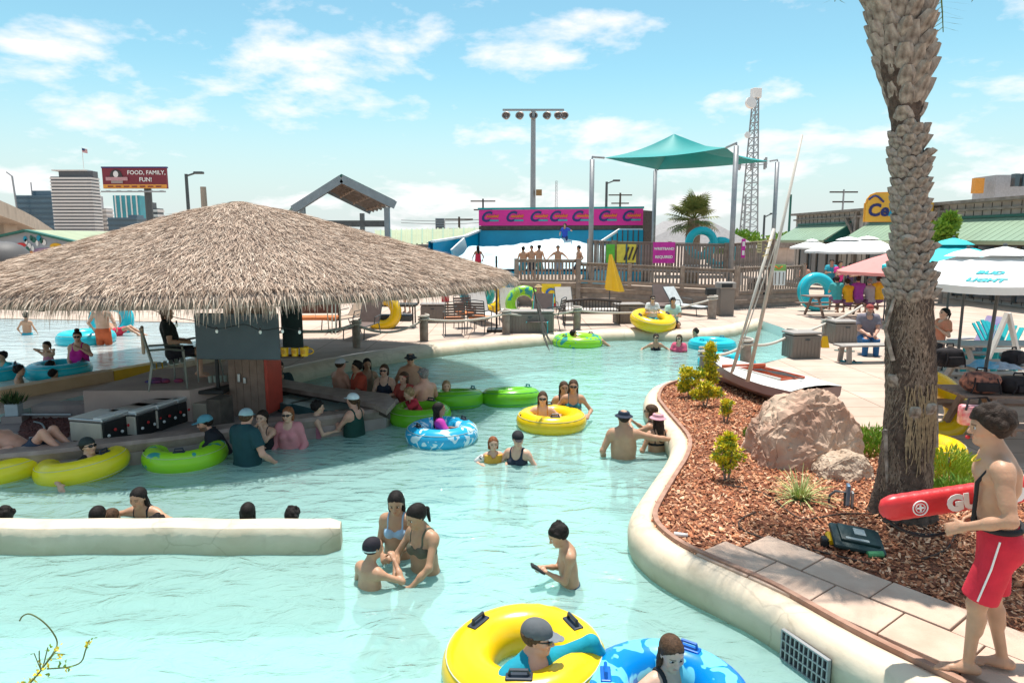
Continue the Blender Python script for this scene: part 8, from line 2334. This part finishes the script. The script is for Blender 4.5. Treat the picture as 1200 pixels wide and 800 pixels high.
# --- front bathers
pm = sw('man in a grey cap and teal long sleeves lounging in the yellow tube', 632, 728, 800, -148, 4.26, H=1.76, skin='red', lean=R(-4), head=(R(-42), R(6)), hands=((-.56, .12, -.10), (.40, .22, -.22)), elbow=((-1, .5, .3), (1, -.2, .1)), wear=[('long', (.0, .26, .36)), ('cap', (.10, .11, .12), (.17, .19, .21)), ('glasses', (0, 0, 0)), ('shorts', (.03, .05, .12))], hair='brown', style='short', build=1.08, palm=((0, 0, -1), (0, 0, -1)), curl=.35)
fw_ = sw('woman with wet brown hair and black straps in the splash patterned tube', 789, 749, 800, -152, 4.30, H=1.66, sex='f', skin='light', head=(R(18), R(8)), hands=((-.34, .25, -.20), (.44, .18, -.14)), elbow=((-1, -.3, -.3), (1, -.3, -.2)), wear=[('tank', (.02, .02, .022))], hair='brown', style='wet', build=1.05, curl=.4)
sw('child in a dark swim cap seen from behind among the three bathers', 438, 629, 683, -38, H=1.42, skin='tan', lean=R(4), head=(R(6), R(6)), hands=((-.18, .25, -.35), (.14, .26, .05)), elbow=((-.6, -.4, -.8), (1, .2, -.9)), wear=[('swimcap', (.015, .012, .02), (.55, .65, .65)), ('shorts', (.02, .22, .30), .8)], style=None)
sw('girl with wet black hair behind the woman in olive', 463, 578, 655, 172, H=1.50, sex='f', skin='olive', head=(R(-8), R(14)), hands=((-.06, .30, -.30), (.10, .28, -.32)), wear=[('bikini', (.30, .45, .60))], hair='black', style='wet', curl=.9)
sw('woman in an olive swim top looking down at the child', 484, 593, 672, 140, H=1.64, sex='f', skin='olive', build=1.06, lean=R(4), head=(R(8), R(16)), hands=((-.16, .32, -.40), (.10, .30, -.36)), elbow=((-1, -.2, -.3), (1, -.2, -.4)), wear=[('bikini', (.10, .095, .065)), ('shorts', (.02, .10, .12), .5)], hair='black', style='pony')
by = sw('boy standing in the river looking down at a phone', 649, 616, 684, 98, H=1.36, skin='tan', lean=R(6), head=(0, R(24)), hands=((-.06, .27, -.20), (.06, .27, -.20)), wear=[('shorts', (.02, .06, .10), .8)], hair='black', style='short', curl=.7)
ph_ = empty('phone_pouch', Vector(by['base'])+Vector(by['arms'][0][2])+Vector((-.07, 0, .03)), R(8), 'pale phone held by the boy standing in the river', 'phone')
MB().bbox((0, 0, 0), (.02, .075, .15), .008, M=Matrix.Rotation(R(-55), 4, 'Y')).build('body', M_black, ph_); MB().bbox((-.012, 0, .006), (.006, .066, .13), .003, M=Matrix.Rotation(R(-55), 4, 'Y')).build('screen', mat('phone_glass', (.45, .62, .68), .15), ph_)
sw('red haired child with spotted arm floats', 578, 512, 541, 190, H=1.15, skin='light', hands=((-.3, .15, -.15), (.3, .15, -.15)), wear=[('floaties', splash_mat('spotted_vinyl', (.75, .74, .72), (.02, .02, .03), 22, .58)), ('vest', (.65, .35, .05))], hair='red', style='bob')
sw('woman in a black cap beside the red haired child', 607, 506, 543, 160, H=1.62, sex='f', skin='light', head=(R(-25), R(5)), hands=((-.3, .25, -.3), (.25, .3, -.25)), wear=[('cap', (.015, .015, .02)), ('tank', (.02, .03, .05))], hair='black', style='pony')
sw('woman in sunglasses with an orange strap leaning on the yellow tube', 636, 459, 492, 178, 11.15, H=1.62, sex='f', skin='light', hands=LEANB, wear=[('bikini', (.55, .22, .03)), ('glasses', (0, 0, 0))], hair='brown', style='long')
sw('woman in a teal bikini standing behind the yellow tube', 672, 445, 486, 176, 11.5, H=1.66, sex='f', skin='tan', hands=((-.28, .25, -.26), (.28, .25, -.26)), wear=[('bikini', (.03, .18, .22)), ('glasses', (0, 0, 0))], hair='brown', style='long')
sw('woman half hidden behind the teal bikini bather', 661, 447, 484, 186, 11.9, H=1.64, sex='f', skin='tan', hands=REST, wear=[('tank', (.02, .03, .05))], hair='brown', style='long')
sw('broad backed man in a navy bucket hat resting an arm on the rim', 731, 480, 535, -8, H=1.76, skin='tan', build=1.08, head=(R(-22), 0), hands=((-.28, .10, -.45), (.72, .12, -.10)), wear=[('bucket', (.015, .025, .05)), ('shorts', (.02, .05, .06), .7)], hair='dark', style='short')
sw('woman in a pink hat beside the planter rim', 771, 483, 527, 15, H=1.62, sex='f', skin='tan', hands=((-.2, .2, -.3), (.2, .25, -.25)), wear=[('bucket', (.65, .32, .38)), ('bikini', (.012, .012, .015))], hair='dark', style='long')
sw('bather raising a phone behind the pink hat', 763, 474, 517, 60, 10.3, H=1.62, sex='f', skin='tan', hands=((-.08, .38, .02), (.06, .36, .0)), wear=[('bikini', (.02, .02, .02)), ('glasses', (0, 0, 0))], hair='brown', style='bob')
sit('girl with long black hair in a magenta rash vest in the blue tube', 514, 472, -75, 10.2, H=1.38, sex='f', skin='brown', lean=R(-12), hands=((-.15, .40, -.20), (.22, .38, -.22)), wear=[('tee', (.45, .03, .32)), ('shorts', (.05, .08, .3), .5)], hair='black', style='long')
# --- bar, far side of the counter
sw('shirtless man in a white and navy cap at the bar counter', 399, 420, 452, -40, 12.9, skin='red', hands=((-.2, .35, -.25), (.2, .3, -.28)), wear=[('cap', (.55, .58, .62), (.03, .05, .10))], hair='brown', style='short', build=1.05)
sw('man in a rust red shirt leaning on the bar counter', 418, 423, 455, 120, 12.6, skin='olive', hands=((-.1, .35, -.25), (.3, .28, -.25)), wear=[('tee', (.42, .06, .03))], hair='black', style='short', build=1.1)
sw('woman with long black hair behind the rust red shirt', 430, 420, 450, 200, 13.2, sex='f', H=1.64, skin='olive', hands=REST, wear=[('tank', (.25, .18, .12))], hair='black', style='long')
sw('woman in sunglasses and dark swimsuit facing the counter', 450, 427, 460, 176, 12.5, sex='f', H=1.62, skin='light', hands=FWD, wear=[('onepiece', (.02, .03, .05)), ('glasses', (0, 0, 0))], hair='brown', style='bob', build=1.1)
sw('broad man in a dark bucket hat at the bar corner', 481, 414, 450, 185, 13.0, skin='tan', hands=REST, wear=[('bucket', (.02, .03, .04)), ('glasses', (0, 0, 0))], hair='dark', style='short', build=1.2)
sw('bather with a flowered red bandana at the bar corner', 473, 436, 462, 150, 12.35, sex='f', H=1.60, skin='light', hands=FWD, wear=[('tee', (.45, .08, .06)), ('visor', (.55, .10, .08))], hair='brown', style='bob')
sw('shirtless man with a teal visor turned towards the bar', 496, 432, 472, 40, 12.0, skin='red', hands=((-.3, .25, -.3), (.25, .3, -.3)), wear=[('visor', (.03, .28, .30))], hair='grey', style='short', build=1.12)
sw('fair haired child beside the green double tube', 523, 446, 470, 190, 12.3, H=1.30, skin='light', hands=REST, wear=[('tee', (.02, .06, .10))], hair='blond', style='bob')
sw('fair haired child in red stretching over the bar end', 478, 455, 478, 105, 11.55, H=1.28, skin='light', lean=R(28), hands=((-.12, .5, -.16), (.12, .5, -.16)), wear=[('tee', (.50, .03, .05))], hair='blond', style='short')
sw('bartender in a dark green shirt behind the counter by the column', 327, 424, 447, -150, 13.1, z=-.3, skin='tan', hands=FWD, wear=[('tee', (.012, .04, .045)), ('shorts', (.03, .03, .03))], hair='dark', style='short', beard='dark', floor=-1.3)
# --- bar, near side
sw('heavy set man in a dark teal shirt and pale cap beside the bar ledge', 289, 479, 541, -28, H=1.78, skin='red', build=1.18, head=(R(-15), R(8)), hands=((-.2, .3, -.3), (.35, .18, -.42)), wear=[('tee', (.008, .050, .060)), ('cap', (.30, .42, .45), (.10, .25, .32))], hair='brown', style='short')
sw('bather in a black halter covering their face with both hands', 307, 481, 530, 170, 9.9, sex='f', H=1.62, skin='light', hands=((-.05, .16, .12), (.05, .16, .12)), elbow=((-.7, .2, -1), (.7, .2, -1)), wear=[('onepiece', (.015, .015, .02))], hair='dark', style='pony')
sw('woman in sunglasses with red hair and a pink long sleeved top', 337, 477, 524, 178, H=1.64, sex='f', skin='light', build=1.08, hands=((-.2, .2, -.42), (.2, .22, -.42)), wear=[('long', (.62, .24, .26)), ('glasses', (0, 0, 0))], hair='red', style='bob')
sw('child in a mauve vest talking at the ledge', 372, 470, 511, -70, H=1.42, skin='light', hands=((-.1, .3, -.25), (.2, .32, -.22)), wear=[('tank', (.40, .14, .20)), ('shorts', (.10, .40, .45), .5)], hair='black', style='short')
sw('woman in a white cap and dark green top with hands raised', 413, 461, 509, 62, H=1.66, sex='f', skin='red', build=1.22, hands=((-.08, .34, -.10), (.10, .34, -.06)), wear=[('tank', (.006, .045, .035)), ('cap', (.65, .75, .78))], hair='brown', style='pony')
sw('bearded man in a teal cap and black shirt leaning over the lime tube', 238, 487, 528, 118, 9.6, skin='red', lean=R(25), hands=((-.2, .42, -.22), (.15, .42, -.22)), wear=[('tee', (.012, .014, .02)), ('cap', (.10, .30, .38))], hair='dark', style='short', beard='dark', build=1.1)
cr = person('dark haired bartender in black crouching behind the coolers', tuple(D(186, 480, 11.0)), R(175), H=1.65, skin='tan', hands=FWD, lean=R(20), wear=[('tee', (.012, .012, .014)), ('shorts', (.02, .02, .02))], hair='black', style='short', res=.012, feet=((-.14, .10, -.42), (.14, .10, -.42)), knee=(0, 1, .4), floor=BZ)
sw('man in a black shirt and dark cap sunk in the lemon yellow tube', 101, 513, 556, -110, 8.75, skin='light', lean=R(-25), hands=((-.55, .10, -.16), (.55, .10, -.14)), wear=[('tee', (.012, .012, .014)), ('capback', (.02, .03, .03)), ('glasses', (0, 0, 0))], hair='dark', style='short')
rb_ = P(8, 556, WZ)
person('sunburnt bather lying across the lemon yellow tube at the bar ledge', (rb_.x+.10, rb_.y+.30, -.08), R(-90), H=1.7, skin='red', lean=R(-62), ref='pelvis', hands=((-.35, .1, -.2), (.3, .25, -.1)), feet=((-.12, .60, -.02), (.14, .62, .02)), knee=(0, .3, 1), wear=[('shorts', (.03, .05, .09), .6), ('capback', (.35, .45, .5))], hair='dark', style='short', res=.010)
# --- heads behind the divider wall
sw('dark wet head behind the wall near its outer end', 5, 594, 622, 20, 7.1, H=1.5, skin='tan', hands=REST, hair='black', style='short', res=.009)
sw('dark wet head at the wall beside another bather', 114, 593, 622, 5, 7.1, H=1.5, skin='tan', hands=REST, hair='black', style='wet', res=.009); sw('brown haired head touching the dark wet head', 130, 596, 622, -10, 7.25, H=1.45, skin='olive', hands=REST, hair='brown', style='wet', res=.009)
sw('smiling woman with wet black hair swimming behind the wall', 160, 573, 606, 175, 7.3, sex='f', H=1.6, skin='tan', lean=R(25), hands=((-.35, .35, -.12), (.4, .3, -.15)), elbow=((-1, 0, 0), (1, 0, 0)), wear=[('bikini', (.02, .02, .025))], hair='black', style='wet', res=.009)
sw('barely visible head beside the smiling swimmer', 184, 604, 625, 0, 7.1, H=1.4, skin='tan', hands=REST, hair='black', style='short', res=.010)
sw('dark head behind the wall below the lime tube', 290, 589, 622, 10, 7.1, H=1.5, skin='tan', hands=REST, hair='black', style='wet', res=.009); sw('small dark head behind the free end of the wall', 342, 594, 620, 0, 7.1, H=1.4, skin='tan', hands=REST, hair='black', style='short', res=.009)
# --- far river
sit('dark haired rider lying in the lime tube', 671, 387, -90, 19.9, H=1.6, skin='tan', lean=R(-60), feet=((-.1, .75, -.05), (.1, .75, -.05)), hands=OUT, wear=[('shorts', (.02, .05, .15))], hair='black', style='short')
sw('woman in a black swimsuit and sunglasses in the far channel', 769, 391, 410, 180, sex='f', H=1.64, skin='tan', hands=OUT, wear=[('onepiece', (.012, .012, .015)), ('glasses', (0, 0, 0))], hair='dark', style='pony')
sw('woman in a pink top beside the black swimsuit', 796, 392, 412, 150, sex='f', H=1.62, skin='light', hands=FWD, wear=[('tee', (.65, .10, .18)), ('glasses', (0, 0, 0))], hair='brown', style='bob')
sw('swimmer with a dark head beyond the turquoise tube', 815, 385, 402, 100, H=1.6, skin='tan', hands=FWD, hair='dark', style='short')
sit('woman in a pale shirt with a teal towel on the propped yellow tube', 765, 346, 178, 21.6, sex='f', H=1.62, skin='light', hands=FWD, wear=[('tee', (.60, .58, .56)), ('shorts', (.02, .30, .32), .9), ('glasses', (0, 0, 0))], hair='dark', style='pony')
sit('man in a mint striped shirt sitting on the far rim', 789, 349, 178, 21.9, skin='tan', hands=FWD, wear=[('tee', (.42, .60, .52)), ('shorts', (.012, .015, .03), .95)], hair='black', style='short', build=1.1)
# --- beach pool
sw('woman in a magenta top standing in the beach pool', 90, 388, 436, 190, z=LPZ, sex='f', H=1.66, skin='light', build=1.15, head=(R(-15), 0), hands=((-.12, .22, .0), (.10, .25, -.35)), wear=[('tank', (.60, .02, .32)), ('shorts', (.06, .11, .09), .6), ('glasses', (0, 0, 0))], hair='dark', style='bun')
sw('girl in pink with hands at her face in the beach pool', 54, 400, 431, 175, z=LPZ, sex='f', H=1.20, skin='tan', hands=((-.08, .12, .14), (.08, .12, .14)), elbow=((-1, 0, 0), (1, 0, 0)), wear=[('onepiece', (.60, .20, .28))], hair='dark', style='pony')
sw('boy seen from behind at the tan wall', 22, 428, 449, -60, z=LPZ, H=1.3, skin='tan', hands=FWD, hair='black', style='short'); sw('child in a yellow vest by the turquoise tube', 59, 423, 442, -40, z=LPZ, H=1.2, skin='tan', hands=FWD, wear=[('tee', (.70, .55, .05))], hair='black', style='short'); sw('small child low in the water below the yellow vest', 62, 433, 446, -30, z=LPZ, H=1.1, skin='tan', hands=FWD, hair='black', style='short')
sw('child in teal beside the tan wall corner', 2, 412, 441, 170, z=LPZ, H=1.3, skin='tan', hands=REST, wear=[('tee', (.02, .40, .45))], hair='black', style='short')
sw('adult in yellow and red swim shorts wading in the beach pool', 118, 352, 404, 10, z=LPZ, H=1.7, skin='light', hands=REST, wear=[('shorts', (.60, .12, .04), .8)], hair='dark', style='short')
sw('wading child in bright blue trunks', 30, 366, 392, 10, z=LPZ, H=1.3, skin='tan', hands=REST, wear=[('shorts', (.02, .35, .45), .7)], hair='black', style='short')
bl = P(136, 393, LPZ); person('bather in red lying at the edge of the beach pool', (bl.x, bl.y, .22), R(-90), H=1.6, skin='tan', lean=R(-55), ref='pelvis', feet=((-.1, .8, -.08), (.1, .8, -.1)), wear=[('shorts', (.60, .02, .06), .6)], hair='dark', style='short', res=.02, face=False)
bl = P(146, 380, .12); stand('sunbather in red trunks walking on the far beach', 146, 383, 30, skin='tan', wear=[('shorts', (.55, .03, .05), .7)], hair='dark', style='short', H=1.6)
# --- deck
pc = P(200, 448, PLZ); person('person in a dark top slumped in the towelled platform chair', (pc.x-.02, pc.y+.20, PLZ+.52), R(-62), H=1.66, skin='light', ref='pelvis', lean=R(-8), hands=((-.2, .25, -.3), (.2, .25, -.3)), wear=[('tee', (.012, .02, .02)), ('shorts', (.02, .02, .03))], hair='brown', style='bob', res=.013, **SIT)
sit('woman in a straw hat in the aqua framed lounger', 631, 333, 175, 23.2, sex='f', H=1.62, skin='tan', hands=FWD, wear=[('tank', (.45, .10, .06)), ('sunhat', (.50, .36, .18))], hair='dark', style='pony')
stand('person in an orange red shirt walking behind the loungers', 547, 371, 190, skin='tan', wear=[('tee', (.62, .08, .03)), ('shorts', (.04, .15, .18))], hair='dark', style='short')
stand('person in a white shirt behind the black serving cart', 478, 366, 150, skin='tan', wear=[('tee', (.6, .6, .6)), ('shorts', (.05, .12, .25))], hair='dark', style='short')
stand('child in a turquoise shirt near the stacked tubes', 522, 368, 200, H=1.35, skin='tan', wear=[('tee', (.03, .42, .45)), ('shorts', (.4, .05, .06))], hair='black', style='short')
for i, (px, pt, yw, lb) in enumerate(((613, 289, 20, 'first shirtless boy at the boardwalk railing with his back turned'), (623, 288, 160, 'shirtless boy facing his friends at the boardwalk railing'), (632, 287, -30, 'shirtless boy third in the railing huddle'), (654, 288, 175, 'shirtless boy with arms spread on the railing'), (678, 288, 110, 'shirtless boy standing by the boardwalk corner post'))):
 t = D(px, pt, 31.0); person(lb, (t.x, 31.0, t.z), R(yw), H=1.62, skin='tan', hands=(((-.5, .2, -.28), (.5, .2, -.28)) if i == 3 else REST), wear=[('shorts', [(.03, .25, .35), (.02, .03, .05), (.05, .30, .32), (.30, .36, .42), (.02, .02, .03)][i], .85)], hair='black', style='short', res=.022, face=False, floor=.99)
t = D(662, 262, 42.5); person('surfer in a royal blue shirt riding the white water', (t.x, 42.5, t.z), R(160), H=1.72, skin='olive', hands=((-.45, .1, -.1), (.3, .15, -.35)), wear=[('tee', (.02, .06, .38)), ('shorts', (.02, .03, .12), .9)], hair='black', style='short', res=.026, face=False, feet=((-.18, .1, -.84), (.2, -.05, -.84)))
t = D(560, 288, 36.0); person('woman in a red swimsuit below the surf ride', (t.x, 36.0, t.z), R(15), H=1.66, sex='f', skin='brown', hands=REST, wear=[('onepiece', (.50, .02, .06))], hair='black', style='long', res=.024, face=False)
sit('man in a grey shirt and red cap sitting on the low bench', 1020, 357, 168, 16.6, H=1.78, skin='red', build=1.15, lean=R(10), hands=((-.10, .32, -.34), (.12, .30, -.34)), wear=[('tee', (.20, .18, .22)), ('trousers', (.02, .12, .30)), ('cap', (.35, .06, .05))], hair='grey', style='short', beard='grey', face=True, res=.013)
person('woman wrapped in an orange towel lounging behind the tables', tuple(D(1108, 361, 14.2)), R(95), H=1.64, sex='f', skin='light', lean=R(-18), hands=((-.15, .2, -.1), (.15, .22, -.1)), wear=[('tee', (.65, .24, .14)), ('shorts', (.03, .03, .04), .9)], hair='black', style='pony', res=.014, **SIT)
stand('shirtless man in navy patterned shorts beside the turquoise tube', 941, 353, 165, H=1.72, skin='red', hands=((-.25, .1, -.45), (.2, .25, -.2)), wear=[('shorts', (.02, .05, .16), .95)], hair='brown', style='short', build=1.1)
for i, (px, pt, d_, cl, lb) in enumerate(((975, 304, 29, (.03, .35, .45), 'standing person in a teal shirt under the wide parasol'), (985, 306, 28.6, (.62, .03, .22), 'standing person in a hot pink shirt under the wide parasol'), (998, 308, 30, (.08, .05, .12), 'standing person in a dark plum shirt under the wide parasol'), (1008, 306, 31, (.03, .04, .10), 'standing person in a navy shirt under the wide parasol'))):
 t = D(px, pt, d_); person(lb, (t.x, d_, t.z), R(160+30*i), H=1.68, skin='tan', hands=FWD, wear=[('tee', cl), ('shorts', (.03, .03, .05))], hair='dark', style='short', res=.022, face=False, floor=0)
for i, (px, cl, lb) in enumerate(((981, (.05, .35, .36), 'diner in a teal striped shirt at the salmon parasol table'), (993, (.72, .42, .02), 'diner in a mustard shirt at the salmon parasol table'), (1006, (.30, .05, .35), 'diner in a purple shirt at the salmon parasol table'), (1019, (.35, .36, .40), 'grey haired diner at the salmon parasol table'), (1030, (.70, .45, .03), 'diner in a yellow shirt at the end of the salmon parasol table'))):
 t = D(px, 324+(i % 2)*3, 24.2); person(lb, (t.x, 24.2, t.z), R(8 if i % 2 else -10), H=1.62, skin='light', hands=FWD, wear=[('tee', cl), ('shorts', (.20, .10, .20))], hair='grey' if i == 3 else 'dark', style='short', res=.02, face=False, lean=R(10), floor=0, **SIT)
